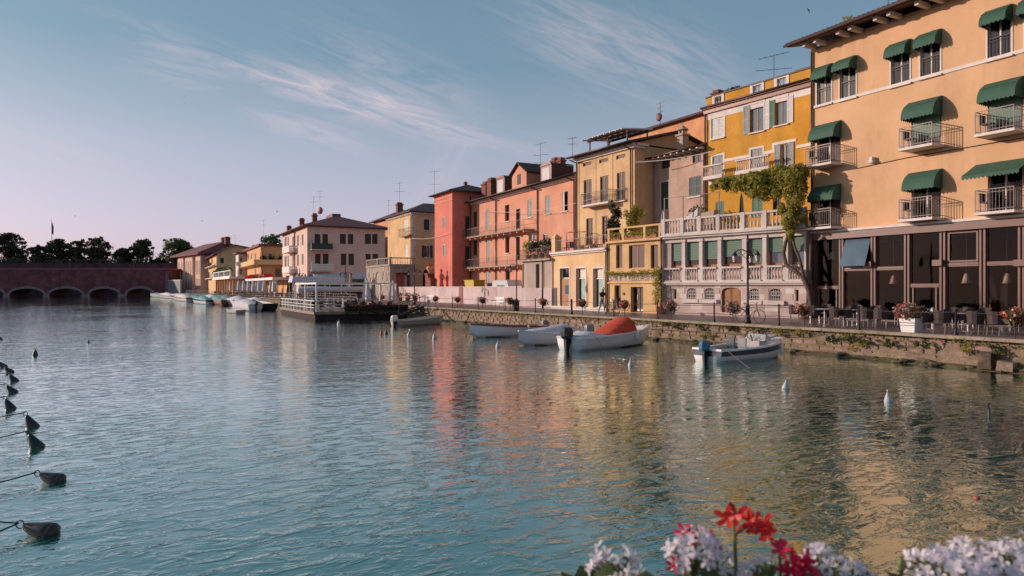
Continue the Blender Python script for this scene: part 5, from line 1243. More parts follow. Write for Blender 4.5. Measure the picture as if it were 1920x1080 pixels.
# roof trees behind
def tree(name, label, base, trunk, blobs, leaf, m, tr=.3, group=None, limbs=True):
    o = tag(empty(name, base), label, 'tree', group); H = max(z for _,_,z,_,_,_,_ in blobs)
    mb = MB().tube([(0,0,-.3),(.15*tr,.1*tr,trunk*.5),(0,0,trunk),(0,0,trunk+(H-trunk)*.6)], [tr*1.15, tr*.9, tr*.75, tr*.3], 7)
    if limbs:
        for x, y, z, rx, ry, rz, n in blobs: mb.tube([(0,0,trunk*.75),(x*.5,y*.5,(trunk*.8+z)/2+.3),(x*.95,y*.95,z)], [tr*.45, tr*.3, tr*.12], 5)
    mb.build('trunk', M_bark, o, smooth=True); mb = MB()
    for x, y, z, rx, ry, rz, n in blobs: mb.cloud((x,y,z), (rx,ry,rz), n, leaf)
    mb.build('crown', m, o); return o
def crown(w_, z0, z1, n, rs, nl, flat=.55):
    B = []
    for k in range(n):
        t = rs.random(); z = z0+(z1-z0)*t; R = w_*(1-.55*abs(2*t-.75)); a = rs.uniform(0, 2*pi); r = R*sqrt(rs.random())*.8
        s = w_*rs.uniform(.32, .52); B.append((r*cos(a), r*sin(a), z, s, s, s*flat, nl))
    return B
rt = random.Random(21)
tree('garden_tree', 'broad green tree rising over the orange balconied house', at(505, 172, QZ), 7, crown(5.2, 9, 14.6, 14, rt, 90), .8, M_leaf, .35)
tree('garden_tree', 'smaller green tree left of the roof antenna behind the orange house', at(487, 175, QZ), 6, crown(3.0, 9, 13.2, 9, rt, 80), .75, M_leaf, .3)
# white narrow house
b, f, s_, HE = simple('white_narrow_house', 'narrow white house squeezed between yellow gable and orange house', 442, 447, 460, 19.6, 12, 476, M_white)
for y0, y1 in ((500,555),(610,660)): window(s_, s_.rect(X2(635),X2(660),Y2(y0),Y2(y1)), M_trim, cols=2)
f.wall(HE, M_trim); s_.wall(HE, M_crhouse); shell(b, 12, HE, M_trim, right=False); b.add(MB().box(-.5,b.L+.6,-.6,12,HE,HE+.4), 'roof', M_tilered)
u0, u1 = s_.u(441.5), s_.u(458); s_.add(MB().box(u0,u1,-1.5,0,s_.zz(450,Y2(583)),s_.zz(450,Y2(575))), 'balcony', M_trim); s_.add(MB().box(u0,u1,-1.5,-1.42,s_.zz(450,Y2(574)),s_.zz(450,Y2(548))), 'balcony_front', M_trim)
# yellow gable house
b, f, s_, HE = simple('yellow_gable_house', 'yellow house with gable end and single shuttered window', 388, 406, 457, 17.2, 20, 475, M_faryellow)
for x0, x1, y0, y1 in ((345,357,520,600),(375,385,515,560),(345,357,640,700)): window(f, f.rect(X2(x0),X2(x1),Y2(y0),Y2(y1)), M_brownsh, cols=1)
window(s_, s_.rect(X2(455),X2(490),Y2(507),Y2(557)), M_brownsh, M_brownsh, 'closed', M_trim)
f.wall(HE, M_faryellow); s_.wall(HE, M_faryellow); shell(b, 20, HE, M_faryellow, right=False)
ux, zp = s_.u(X2(585)), s_.zz(X2(585), Y2(390)); D = 20
b.add(MB().face([(b.L,0,HE),(b.L,D,HE),(b.L,ux,zp)]), 'gable', M_faryellow)
for A, B_, C, D_ in (((-1,-1,HE-.3),(b.L+.9,-1,HE-.3),(b.L+.9,ux,zp+.15),(-1,ux,zp+.15)), ((b.L+.9,D+1,HE-.3),(-1,D+1,HE-.3),(-1,ux,zp+.15),(b.L+.9,ux,zp+.15))): tile_roof([A,B_,C,D_], 'roof', M_tilered, b, 1.0, .08, .25)
for x0, y0 in ((318,600),(318,700)):
    u0, u1 = f.u(X2(320),-1), f.u(X2(385),-1); z = f.zz(X2(350), Y2(y0)); balcony(f, u0, u1, z, 1.2, 1.0, M_rail, M_trim, .2, .5)
chimney(b, b.L*.4, ux+2, zp-1, 1, 1, 2.2); antenna(b, b.L*.8, ux+1, zp, 3.4, ((.95,.8),(.7,.6)))
b.add(MB().cloud((b.L*.8, -1.3, f.zz(X2(350),Y2(600))+.5), (2.5,.4,.5), 120, .4), 'balcony_greenery', M_leaf)
M_farsh = mat('rust_shutter', (.30,.15,.115), .7, .15, 2)
# pink three-bay palazzo
b = Bld('pink_palazzo', 'long pink building of three projecting bays with tall windows', 'building', at(333, 250, QZ), at(381, 226, QZ)); f = b.front(); s_ = b.side(16); HE = f.zz(381, 478)
for k, (x0, x1, pr) in enumerate(((65,115,1),(133,200,1),(228,304,1))):
    u0, u1 = f.u(X2(x0), -.9), min(b.L+.0, f.u(X2(x1), -.9)); fb = Face(b, u0, -.9, 0, u1-u0); hh = HE+.2
    n = 2 if k == 0 else 3
    for j in range(n):
        a, c = (u1-u0)*(j+.30)/(n+.2), (u1-u0)*(j+.80)/(n+.2)
        window(fb, (a, c, HE*.50, HE*.86), M_brownsh, M_farsh, 'closed'); window(fb, (a, c, HE*.10, HE*.38), M_brownsh, M_farsh, 'closed')
    fb.wall(hh, M_farpink, name='bay_wall'); b.add(MB().face([(u1,-.9,0),(u1,0,0),(u1,0,hh),(u1,-.9,hh)]).face([(u0,0,0),(u0,-.9,0),(u0,-.9,hh),(u0,0,hh)]).face([(u0,-.9,hh),(u1,-.9,hh),(u1,0,hh),(u0,0,hh)]), 'bay_wall', M_farpink)
for x0, x1 in ((118,131),(203,226)):
    for y0, y1 in ((520,640),(650,740)): window(f, f.rect(X2(x0),X2(x1),Y2(y0),Y2(y1)), M_brownsh, cols=1)
f.wall(HE, M_farpink); s_.wall(HE, M_farpink); shell(b, 16, HE, M_farpink, right=False)
hip(b, -1.6, b.L+1.6, -2.2, 18, HE+.6, hz(452, b.ld(b.L-3, 8))-QZ-HE-.6, (b.L*.15, 8, b.L-3, 8), M_tilered, th=.5)
for u in (b.L*.86, b.L*.97): chimney(b, u, 8, hz(458, b.ld(b.L, 8))-QZ, 1.6, 1.6, 2.6)

# grey quay wall and dark block behind the palazzo
b = Bld('grey_yard_wall', 'plain grey wall between bridge end and pink palazzo', 'wall', at(312, 236), at(338, 226)); f = b.front()
f.add(MB().box(0,b.L,0,.6,0,4.2), 'wall', M_grey); f.add(MB().box(0,b.L,-.1,.7,4.202,4.5), 'coping', M_trim)

# ------------------------------------------------------------------ brick bridge
dB = 235.0
pL, pR = at(-420, dB), at(314, dB)
b = Bld('brick_bridge', 'long low red brick bridge with four stone-ringed arches', 'bridge', pL, pR, 0.0); f = b.front(); L = b.L
zt_ = hz(506, dB)
arch = [(94,448),(500,835),(905,1205),(1280,1555)]
AU = [(f.u(a/5.4), f.u(c/5.4)) for a, c in arch]
st = AU[1][0]-AU[0][0]
AU = [(AU[0][0]-st*k-.0, AU[0][1]-st*k) for k in (5,4,3,2,1) if AU[0][0]-st*k > 1]+AU
TB = 9.0
def arc(u0, u1, r, z0, n=14):
    c = (u0+u1)/2; w_ = (u1-u0)/2; return [(c-w_*cos(pi*k/n), z0+r*sin(pi*k/n)) for k in range(n+1)]
zsp = .35; ra = hz(541, dB)-zsp
mb = MB(); prev = 0.0
for u0, u1 in AU:
    mb.face([(prev,0,-1),(u0,0,-1),(u0,0,zt_),(prev,0,zt_)]); P = arc(u0, u1, ra, zsp)
    for p, q in zip(P, P[1:]): mb.face([(p[0],0,p[1]),(q[0],0,q[1]),(q[0],0,zt_),(p[0],0,zt_)]); mb.face([(p[0],0,p[1]),(p[0],TB,p[1]),(q[0],TB,q[1]),(q[0],0,q[1])])
    for u in (u0, u1): mb.face([(u,0,-1),(u,TB,-1),(u,TB,zsp),(u,0,zsp)])
    prev = u1
mb.face([(prev,0,-1),(L,0,-1),(L,0,zt_),(prev,0,zt_)]); mb.face([(L,0,-1),(L,TB,-1),(L,TB,zt_),(L,0,zt_)]); mb.face([(0,0,zt_),(L,0,zt_),(L,TB,zt_),(0,TB,zt_)])
prev = 0.0
for u0, u1 in AU:
    mb.face([(u0,TB,-1),(prev,TB,-1),(prev,TB,zt_),(u0,TB,zt_)])
    for p, q in zip(arc(u0,u1,ra,zsp), arc(u0,u1,ra,zsp)[1:]): mb.face([(q[0],TB,q[1]),(p[0],TB,p[1]),(p[0],TB,zt_),(q[0],TB,zt_)])
    prev = u1
mb.face([(L,TB,-1),(prev,TB,-1),(prev,TB,zt_),(L,TB,zt_)])
f.add(mb, 'wall', M_brick)
for u0, u1 in AU:
    mb = MB(); c = (u0+u1)/2; A, B_ = arc(u0, u1, ra, zsp), arc(u0-.8, u1+.8, ra+.8, zsp)
    for k in range(len(A)-1):
        mb.hexa([(A[k][0],-.10,A[k][1]),(A[k+1][0],-.10,A[k+1][1]),(A[k+1][0],.05,A[k+1][1]),(A[k][0],.05,A[k][1]),(B_[k][0],-.10,B_[k][1]),(B_[k+1][0],-.10,B_[k+1][1]),(B_[k+1][0],.05,B_[k+1][1]),(B_[k][0],.05,B_[k][1])])
    f.add(mb, 'arch_ring', M_bstone)
for (a0, a1), (c0, c1) in zip(AU, AU[1:]): f.add(MB().box(a1-.2, c0+.2, -.5, 0, -1, .5), 'pier_foot', M_bstone)
f.add(MB().box(0, L+.3, -.25, TB+.3, zt_, zt_+.6), 'coping', M_brickl); f.add(MB().box(0, L+.15, -.12, .0, zt_-1.2, zt_-.95), 'band', M_brick)
for k in range(11): f.add(MB().box(L-.6, L+.12, -.06, .5, .5+k*.75, .5+k*.75+(.5)), 'quoin', M_bstone)
# bastion behind the bridge, with the pines standing on it
zba = hz(496, 268)
b = Bld('bastion_wall', 'dark brick rampart running behind the bridge', 'wall', at(-700, 262), at(340, 262), QZ)
b.add(MB().box(0,b.L,0,1.2,-3,zba-QZ), 'wall', M_bastion); b.add(MB().box(0,b.L,-.15,1.4,zba-QZ+.002,zba-QZ+.4), 'coping', M_bastion)
mb = MB(); A, B_, C, D_ = at(-1400, 262), at(338, 262), at(338, 560), at(-1400, 560)
mb.face([(p.x,p.y,zba-.1) for p in (A,B_,C,D_)]); stru(mb.build('rampart_ground', M_leafd))
dT = 285
def pine(px0, px1, ptop, pbase, style, label, m=M_leafd, d=dT, n=16, nl=110, under=False):
    c = (px0+px1)/2; w_ = (px1-px0)/FPX*d/2*1.12; z1 = hz(ptop-2, d)-zba; z0 = hz(pbase+5, d)-zba; base = at(c, d, zba-.1); r = random.Random(int(px0*7+3))
    B = []
    for k in range(int(n*1.5)):
        t = r.random(); a = r.uniform(0, 2*pi)
        if style == 'dome': z = z0+(z1-z0)*t; R = w_*sqrt(max(.05, 1-(max(0, t-.25)/.8)**2)) 
        elif style == 'round': z = z0+(z1-z0)*t; R = w_*sqrt(max(.05, 1-(2*t-1)**2))
        else: z = z0+(z1-z0)*t; R = w_*(1.05-.6*t)
        s = w_*r.uniform(.30, .50); rr = max(0, R*1.08-s*.8)*sqrt(r.random())
        B.append((rr*cos(a), rr*sin(a), min(z, z1-s*.5), s, s, s*(.5 if style != 'tier' else .22), int(nl*.8)))
    for k in range(int(n*.9)):      # stray twigs outside the main masses
        t = r.random(); a = r.uniform(0, 2*pi); R = w_*(sqrt(max(.05, 1-(2*t-1)**2)) if style == 'round' else (1.05-.55*t)); s = w_*r.uniform(.10, .18)
        B.append((R*r.uniform(.85,1.12)*cos(a), R*r.uniform(.85,1.12)*sin(a), z0+(z1-z0)*t+r.uniform(-.4,.6), s, s, s*.7, 26))
    if under: 
        for k in range(9): a = r.uniform(0, 2*pi); B.append((w_*.7*cos(a), w_*.6*sin(a), z0*.45+r.random()*3, w_*.4, w_*.4, w_*.36, 80))
    return tree('pine_tree' if style != 'round' else 'round_tree', label, base, max(1.2, z0*.9), B, .85, m, .42, 'trees on the rampart')
pine(-6, 42, 438, 470, 'dome', 'large dark umbrella pine at the left edge of the picture', M_leafd, n=22, under=True)
pine(58, 90, 463, 486, 'round', 'small dense dark tree right of the leftmost pine', M_leafd, n=14, under=True)
pine(88, 134, 449, 476, 'dome', 'umbrella pine beside the flagpole', M_leafd, n=18, under=True)
pine(130, 164, 452, 490, 'tier', 'tiered dark cedar between two pines', M_leafd, n=26, nl=80)
pine(163, 206, 447, 492, 'round', 'tall dense oval tree in the middle of the rampart', M_leafb, n=26)
pine(216, 249, 467, 486, 'round', 'low round brownish tree right of the middle', M_leafb, n=18, under=True)
pine(246, 285, 451, 476, 'dome', 'umbrella pine standing alone with open sky below its crown', M_leafd, n=18)
pine(308, 362, 449, 490, 'round', 'broad green tree beside the pink palazzo roof', M_leaf, d=270, n=26)
pine(284, 314, 485, 497, 'round', 'low dark bush at the right end of the rampart', M_leafd, n=12, nl=120)
pine(-60, -8, 445, 476, 'dome', 'umbrella pine just outside the left edge', M_leafd)
# far wood between and behind
mb = MB(); r = random.Random(9)
for k in range(60):
    px = r.uniform(-420, 420); d = r.uniform(330, 420); s = r.uniform(5, 9); p = at(px, d, zba+s*.45); mb.cloud(p, (s*1.3,s*1.3,s*.75), 70, 2.2)
stuff(mb.build('far_wood', M_leafb))
mb = MB(); r = random.Random(19)
for k in range(50): px = r.uniform(-80, 300); p = at(px, 276, zba+1.0); s = r.uniform(1.2, 2.4); mb.cloud(p, (s*1.5,s*1.5,s), 60, 1.0)
stuff(mb.build('rampart_shrubs', M_leafd))
# flagpole
q = at(97, 300, zba); o = tag(empty('flagpole', q), 'tall thin flagpole with hanging flag above the pines', 'flagpole')
zt_ = hz(412, 300)-zba; MB().tube([(0,0,0),(0,0,zt_)], [.16,.08]).build('pole', M_rail, o)
MB().face([(0,0,zt_-.5),(.75,-.1,zt_-3.2),(.62,.1,zt_-6.8),(0,0,zt_-6.0)]).face([(0,.03,zt_-.5),(.5,.28,zt_-3.4),(.62,.1,zt_-6.8),(0,.03,zt_-6.0)]).build('flag', M_hullr, o)
for k, (px, d) in enumerate(((131, 245), (250, 246))):
    o = tag(empty('road_lamp', at(px, d, hz(505, 240))), 'thin road lamp on the bridge, %s' % ('below the cedar' if k == 0 else 'below the lone umbrella pine'), 'street lamp')
    MB().tube([(0,0,0),(0,0,3.4)], .07).build('pole', M_rail, o); MB().ball((0,0,3.5), .28).build('lantern', M_lamp, o)
# low hills on the horizon
mb = MB(); prev = None
for k in range(60):
    px = -2600+k*90; d = 1400; z = 30+14*sin(k*.5)+9*sin(k*1.3+1); p = at(px, d, -2) if px > -2200 else at(-2200, d, -2)
    cur = (Vector((p.x,p.y,-2)), Vector((p.x*1.25,p.y*1.25,z*.55)))
    if prev: mb.face([prev[0], cur[0], cur[1], prev[1]])
    prev = cur
stru(mb.build('hills', mat('hill_green', (.05,.055,.04), .95, .3, .02)))
# ------------------------------------------------------------------ quay railing posts and cables
PB = [(736,571.7),(768,573.2),(803,575.3),(842,578),(887,580.6),(937,583.3),(994.6,586.3),(1060,590),(1134,594.4),(1220,598.8),(1322,604.8),(1445,611.5),(1596,620),(1784,630)]
PP = []
for k, (px, py) in enumerate(PB):
    p = ground(px, py); p.x = edgeX(p.y)+.22; PP.append(p)
PP.append(Vector((edgeX(9.2)+.22, 9.2, QZ)))
RH = .93
for k, p in enumerate(PP[:-1]):
    big = k == 7; o = tag(empty('railing_post', (p.x, p.y, QZ+.01)), ('stout tapered iron bollard of the quay railing in front of the shop door' if big else '%s slim iron railing post of the quay counted from the far end' % ORD[k if k < 7 else k-1].capitalize()).lower(), 'post', 'posts of the quay railing')
    r = .07 if big else .04
    MB().lathe([(r*1.9,0),(r*1.9,.03),(r*1.35,.10),(r,.22),(r*.9,RH),(r*1.2,RH+.03),(r*.5,RH+.07)], 8).build('shaft', M_metal, o, smooth=True)
    MB().lathe([(r*2.1,-.01),(r*2.1,.02)], 8).build('foot', M_metal, o)
mb = [MB(), MB()]
for k, (a, c) in enumerate(zip(PP, PP[1:])):
    for i, h in enumerate((.86, .45)):
        mb[i].tube([(a.x+(c.x-a.x)*t, a.y+(c.y-a.y)*t, QZ+h-.06*4*t*(1-t)) for t in (0,.25,.5,.75,1)], .013, 4)
tag(mb[0].build('upper_cable', M_rail), 'upper thin cable strung between the quay railing posts', 'cable'); tag(mb[1].build('lower_cable', M_rail), 'lower thin cable strung between the quay railing posts', 'cable')

# ------------------------------------------------------------------ flower baskets on stakes along the railing
def flowers(mb_list, c, r, n, size):
    for _ in range(n):
        d = Vector((random.gauss(0,1), random.gauss(0,1), random.gauss(0,1))).normalized(); p = Vector(c)+Vector((d.x*r[0], d.y*r[1], d.z*r[2]))*random.uniform(.75,1.05)
        m = random.choice(mb_list); m.leaf(p, size*random.uniform(.7,1.3), d, .9); m.leaf(p+d*.01, size*random.uniform(.6,1.1), None, .9)
BK = [(717,558,'small'),(817,560,'small'),(858,562,'small'),(905,564,'dry orange'),(957,565,'orange red'),(1019,568,'dry orange'),(1092,569,'red and orange'),(1171,573,'red and white'),(1258,577,'orange red and white'),(1374,578,'pale pink'),(1508,590,'orange red and white'),(1903,606,'orange red and white')]
where = ['at the far end','left of the parked cars','by the gate pier','left of the white bench','beside the litter bin','before the beige annex','before the shopfront','beside the bicycle','before the ivy','before the wooden villa door','by the vine trunk','at the right edge']
for k, (px, py, kind) in enumerate(BK):
    d = FPX*(CAMZ-QZ-.75)/(py-540) if k > 8 else None
    # stand just inside the edge
    x_, y_ = ray(px); dd = 40.0
    for _ in range(30): dd = (edgeX(y_*dd)+.35)/x_
    p = at(px, dd, QZ); s = max(.75, min(1.0, .7+.02*(70-dd)/2)); s = 1.0 if k >= 8 else .82
    o = tag(empty('flower_basket', p), '%s flower basket on a thin stake %s' % (kind, where[k]), 'flower basket', 'flower baskets along the quay')
    MB().tube([(0,0,0),(0,0,.62)], .022, 6).torus((0,0,.62), .2*s, .012, 12, 4).build('stake', M_metal, o)
    MB().lathe([(.08*s,.50),(.22*s,.60),(.27*s,.72)], 10).build('bowl', M_metal, o)
    g, a_, w_, r_ = MB(), MB(), MB(), MB()
    g.cloud((0,0,.82), (.34*s,.34*s,.24*s), 170, .10); g.cloud((0,0,.62), (.38*s,.38*s,.25*s), 70, .09)
    ls = [a_, a_, w_] if 'white' in kind else ([w_, w_, w_, a_] if 'pink' in kind else [a_, a_, a_, w_])
    flowers(ls, (-.10,0,.82), (.38*s,.36*s,.26*s), 110 if 'small' not in kind else 50, .085); flowers(ls, (.12,0,.70), (.36*s,.36*s,.28*s), 60 if 'small' not in kind else 20, .08)
    g.build('foliage', M_leaf, o); a_.build('blossoms', M_orf if 'orange' in kind else M_red, o); w_.build('pale_blossoms', M_whitef, o)
# white planter with red flowers in front of the hotel
p = ground(1678, 624.5); p.x = edgeX(p.y)+.85
o = tag(empty('planter', p), 'square white planter overflowing with red and white flowers before the hotel tables', 'planter')
MB().hexa([(-.26,-.26,0),(.26,-.26,0),(.26,.26,0),(-.26,.26,0),(-.32,-.32,.55),(.32,-.32,.55),(.32,.32,.55),(-.32,.32,.55)]).build('box', M_white, o)
g, a_, w_ = MB(), MB(), MB(); g.cloud((0,0,.78), (.5,.5,.34), 260, .12); flowers([a_,a_,w_], (-.12,.1,.80), (.5,.5,.35), 170, .095); flowers([w_,w_,a_], (.2,-.15,.72), (.45,.45,.33), 90, .09)
g.build('foliage', M_leaf, o); a_.build('blossoms', M_orf, o); w_.build('pale_blossoms', M_whitef, o)

# ------------------------------------------------------------------ terrace chairs and tables
def chair_proto():
    o = empty('terrace_chair', (0,0,0)); n = 9; mb = MB(); R = .27
    pr = [(-2.2+4.4*k/(n-1)) for k in range(n)]
    def ring(z, r, t): return [(r*sin(a)*1.0, -r*cos(a)*.95+t, z+(.0 if abs(a) < 1.5 else 0)) for a in pr]
    top = [.88-.20*max(0, abs(a)-1.0) for a in pr]
    for k in range(n-1):
        a0, a1 = pr[k], pr[k+1]
        for rr in (R, R-.03):
            q = [(rr*sin(a0),rr*cos(a0),.44),(rr*sin(a1),rr*cos(a1),.44),((rr+.03)*sin(a1),(rr+.03)*cos(a1),top[k+1]),((rr+.03)*sin(a0),(rr+.03)*cos(a0),top[k])]
            mb.face(q)
        mb.face([((R)*sin(a0),(R)*cos(a0),top[k]),((R)*sin(a1),(R)*cos(a1),top[k+1]),((R+.03)*sin(a1),(R+.03)*cos(a1),top[k+1]),((R+.03)*sin(a0),(R+.03)*cos(a0),top[k])])
    bk = mb.build('backrest', M_wicker, o)
    st = MB().lathe([(.27,.38),(.28,.42),(.27,.45)], 12).build('seat', M_wicker, o)
    kids = [bk, st]
    lg = MB().tube([(0,0,.39),(.02,0,0)], .016, 6).mesh('leg', M_alu)
    for dx, dy in ((-.2,-.2),(.2,-.2),(-.2,.2),(.2,.2)): kids.append(inst('leg', lg, o, (dx,dy,0)))
    KIDS[o.name] = kids; return o
chairA = chair_proto(); first_chair = [True]
def place_chair(p, rz, label, group='wicker chairs on the hotel terrace'):
    if first_chair[0]: c = chairA; first_chair[0] = False
    else:
        c = chairA.copy(); COL.objects.link(c)
        for ch in KIDS[chairA.name]: q = ch.copy(); COL.objects.link(q); q.parent = c
    c.location = p; c.rotation_euler = (0,0,rz); tag(c, label, 'chair', group); return c
# seats front to the water: pixel of each chair's foot
CH = [(1490,603,-2.4,'pale'),(1528,606,-1.2,''),(1567,610,-1.7,''),(1585,611,1.0,''),(1624,613,-1.5,''),(1652,615,-1.0,''),(1735,623,-1.6,''),(1766,625,-1.4,''),(1800,617,1.2,''),(1829,627,-1.7,''),(1868,629,-1.6,''),(1893,621,1.3,''),(1605,604,1.7,''),(1715,610,1.4,''),(1845,615,1.5,''),(1548,601.5,1.5,''),(1640,606.5,1.6,''),(1690,609.5,-1.4,''),(1782,613.5,1.5,''),(1816,611.5,-1.3,''),(1906,617.5,1.5,'')]
whr = ['by the foot of the vine','right of the vine trunk','left of the first table','right of the first table','left of the second table','right of the second table near the white planter','first right of the white planter','before the round table with napkins','behind the railing post right of the round table','second from the right edge','nearest the right edge','behind the table at the right edge','close to the first glazed bays','before the middle glass door','close to the right glazed bays','in the back row before the leftmost glass bay','in the back row under the tilted top light','in the back row behind the white planter','in the back row right of the glass door','in the back row under the right pendant lamp','in the back row nearest the right edge']
for k, (px, py, rz, _) in enumerate(CH): place_chair(ground(px, py), rz+pi+random.uniform(-.2,.2), 'dark wicker armchair %s on the hotel terrace' % whr[k])
TBL = [(1546,608,'leftmost'),(1607,610,'second from the left'),(1748,617,'cloth-covered middle'),(1815,622,'fourth from the left'),(1880,625,'rightmost')]
for k, (px, py, wh) in enumerate(TBL):
    o = tag(empty('terrace_table', ground(px, py)), '%s round table of the hotel terrace' % wh, 'table', 'tables on the hotel terrace')
    MB().lathe([(.38,.70),(.40,.72),(.38,.74)], 16).build('tabletop', M_cloth if k != 3 else M_alu, o); MB().tube([(0,0,.02),(0,0,.70)], .03).build('leg', M_alu, o); MB().lathe([(.24,0),(.22,.025)], 12).build('base', M_alu, o)
    if k in (2, 4): MB().lathe([(.405,.50),(.40,.741),(.05,.748)], 14, caps=False).build('cloth', M_cloth, o)
    if k == 2:
        n_ = MB().hexa([(-.08,-.06,.75),(.08,-.06,.75),(.08,.06,.75),(-.08,.06,.75),(-.05,-.03,.88),(.03,-.03,.92),(.04,.03,.9),(-.04,.03,.87)]).build('napkin_stack', M_buoyl, None, ground(px, py)); tag(n_, 'folded bluish napkins on the cloth-covered hotel table', 'napkins')

# ------------------------------------------------------------------ benches, bin, street lamps
def bench(p, rz, label):
    o = tag(empty('bench', p, rz), label, 'bench', 'white benches on the quay')
    for k in range(4): MB().box(-.85,.85,-.20+.11*k,-.11+.11*k,.43,.46).build('seat_slat', M_white, o)
    for k in range(4): MB().box(-.85,.85,.24+.02*k,.27+.02*k,.52+.115*k,.61+.115*k).build('back_slat', M_white, o)
    for x in (-.7, .7):
        MB().tube([(x,-.2,0),(x,-.2,.43)], .022).build('leg', M_metal, o); MB().tube([(x,.22,0),(x,.22,.45),(x,.33,.98)], .022).build('leg', M_metal, o); MB().tube([(x,-.2,.42),(x,.22,.42)], .02).build('seat_bracket', M_metal, o); MB().tube([(x,-.2,.64),(x,.27,.64)], .02).build('armrest', M_metal, o)
bench(ground(932, 577.5), -pi/2+.06+pi*0, 'white slatted bench near the litter bin in front of the low wall')
bench(ground(803, 569.5), -pi/2+.06, 'white slatted bench farther along the quay near the gate pier')
p = ground(967, 583.5)
o = tag(empty('litter_bin', p), 'dark cylindrical litter bin at the foot of the street lamp', 'litter bin')
MB().lathe([(.24,.04),(.26,.1),(.27,.72)], 14, caps=False).build('body', M_metal, o); MB().lathe([(.27,.0),(.27,.04)], 14).build('base', M_metal, o); MB().lathe([(.29,.72),(.30,.78),(.16,.88)], 14).build('lid', M_metal, o)
def street_lamp(p, h, label, n=3, rz=0, s=1.0):
    o = tag(empty('street_lamp', p, rz), label, 'street lamp', 'street lamps on the quay')
    MB().lathe([(.16*s,0),(.16*s,.12),(.10*s,.22),(.09*s,.75),(.12*s,.80),(.055*s,.92),(.045*s,h*.9),(.06*s,h*.905),(.04*s,h*.93),(.03*s,h)], 10).build('pole', M_metal, o, smooth=True)
    for k in range(n):
        a = 2*pi*k/n; R = .62*s; ca, sa = cos(a), sin(a)
        ar = MB().tube([(0,0,h*.80),(R*.4*ca,R*.4*sa,h*.80+.16),(R*.8*ca,R*.8*sa,h*.80+.10),(R*ca,R*sa,h*.80-.04)], .022*s, 6); ar.torus((R*.42*ca,R*.42*sa,h*.80-.02), .12*s, .011, 12, 4, 'y' if abs(ca) > .7 else 'x'); ar.tube([(0,0,h*.72),(R*.35*ca,R*.35*sa,h*.76),(R*.62*ca,R*.62*sa,h*.80+.1)], .014*s, 5)
        ar.build('arm', M_metal, o, smooth=True)
        z = h*.80-.04
        la = MB().lathe([(.02,.0),(.05,-.03),(.075,-.05)], 6, (R*ca,R*sa,z)).lathe([(.145,-.13),(.15,-.11),(.09,-.02),(.03,.07),(.012,.14)], 6, (R*ca,R*sa,z)).lathe([(.09,-.46),(.10,-.43)], 6, (R*ca,R*sa,z)).build('lantern', M_metal, o)
        MB().lathe([(.085,-.43),(.135,-.13)], 6, (R*ca,R*sa,z)).build('lantern_glass', M_lamp, la)
    return o
p = ground(1402, 606.5); street_lamp(p, hz(440, depth(p))-QZ, 'ornate three-armed street lamp in front of the villa door', 3, .5)
p = ground(968.5, 581); street_lamp(p, hz(478, depth(p))-QZ, 'plain dark street lamp beside the litter bin', 1, 2.2, .9)
p = ground(777, 571); street_lamp(p, hz(492, depth(p))-QZ, 'three-armed street lamp before the stone gatehouse', 3, .2, 1.1)
p = ground(648, 563); street_lamp(p, hz(500, depth(p))-QZ, 'three-armed street lamp behind the floating terrace', 3, .2, 1.4)
p = ground(562, 559.5); street_lamp(p, hz(503, depth(p))-QZ, 'farthest three-armed street lamp left of the cream house awning', 3, .2, 1.5)

# ------------------------------------------------------------------ bicycles
def bicycle(p, rz, label, m=None, basket=False):
    o = tag(empty('bicycle', p, rz), label, 'bicycle'); m = m or M_metal
    for x in (-.52, .52):
        w_ = MB().torus((x,0,.34), .32, .018, 20, 5, 'y').build('tyre', M_black, o)
        sp = MB()
        for k in range(6): a = pi*k/6; sp.bar((x-.31*cos(a),0,.34-.31*sin(a)),(x+.31*cos(a),0,.34+.31*sin(a)),.006)
        sp.build('spokes', M_alu, w_)
    MB().tube([(-.52,0,.34),(-.05,0,.30),(.38,0,.72),(-.18,0,.78),(-.05,0,.30)], .018).tube([(-.52,0,.34),(-.18,0,.72)], .014).tube([(.52,0,.34),(.40,0,.68),(.34,0,.98)], .018).tube([(-.18,0,.78),(-.21,0,.92)], .014).build('frame', m, o)
    MB().hexa([(-.34,-.08,.92),(-.06,-.03,.92),(-.06,.03,.92),(-.34,.08,.92),(-.33,-.07,.97),(-.06,-.02,.96),(-.06,.02,.96),(-.33,.07,.97)]).build('saddle', M_black, o)
    MB().tube([(.18,.28,1.02),(.32,.22,1.0),(.34,0,.99),(.32,-.22,1.0),(.18,-.28,1.02)], .014).build('handlebar', M_alu, o)
    MB().torus((-.05,0,.30), .09, .012, 12, 4, 'y').bar((-.05,-.09,.30),(.08,-.09,.18),.02).bar((-.05,.09,.30),(-.18,.09,.42),.02).build('crank', M_metal, o)
    MB().tube([(-.85,.02,.45),(-.70,.02,.62),(-.52,.02,.70),(-.34,.02,.64)], .016, 4).build('mudguard', m, o)
    if basket: MB().lathe([(.14,.86),(.19,1.10)], 10, (.60,0,0), caps=False).lathe([(.14,.85),(.14,.862)], 10, (.60,0,0)).build('basket', M_wicker, o)
    return o
p = ground(1402, 605.6); bicycle((p.x+.22, p.y+.05, QZ+.004), -pi/2+.15, 'dark bicycle leaning on the ornate street lamp')
pm = ground(1128, 589.2); pbk = ground(1148, 589.4)
bicycle((pbk.x+.05, pbk.y-.05, QZ+.004), -pi/2+pi-.12+pi, 'pale bicycle pushed along the quay by the person in the white cap', M_alu, True)

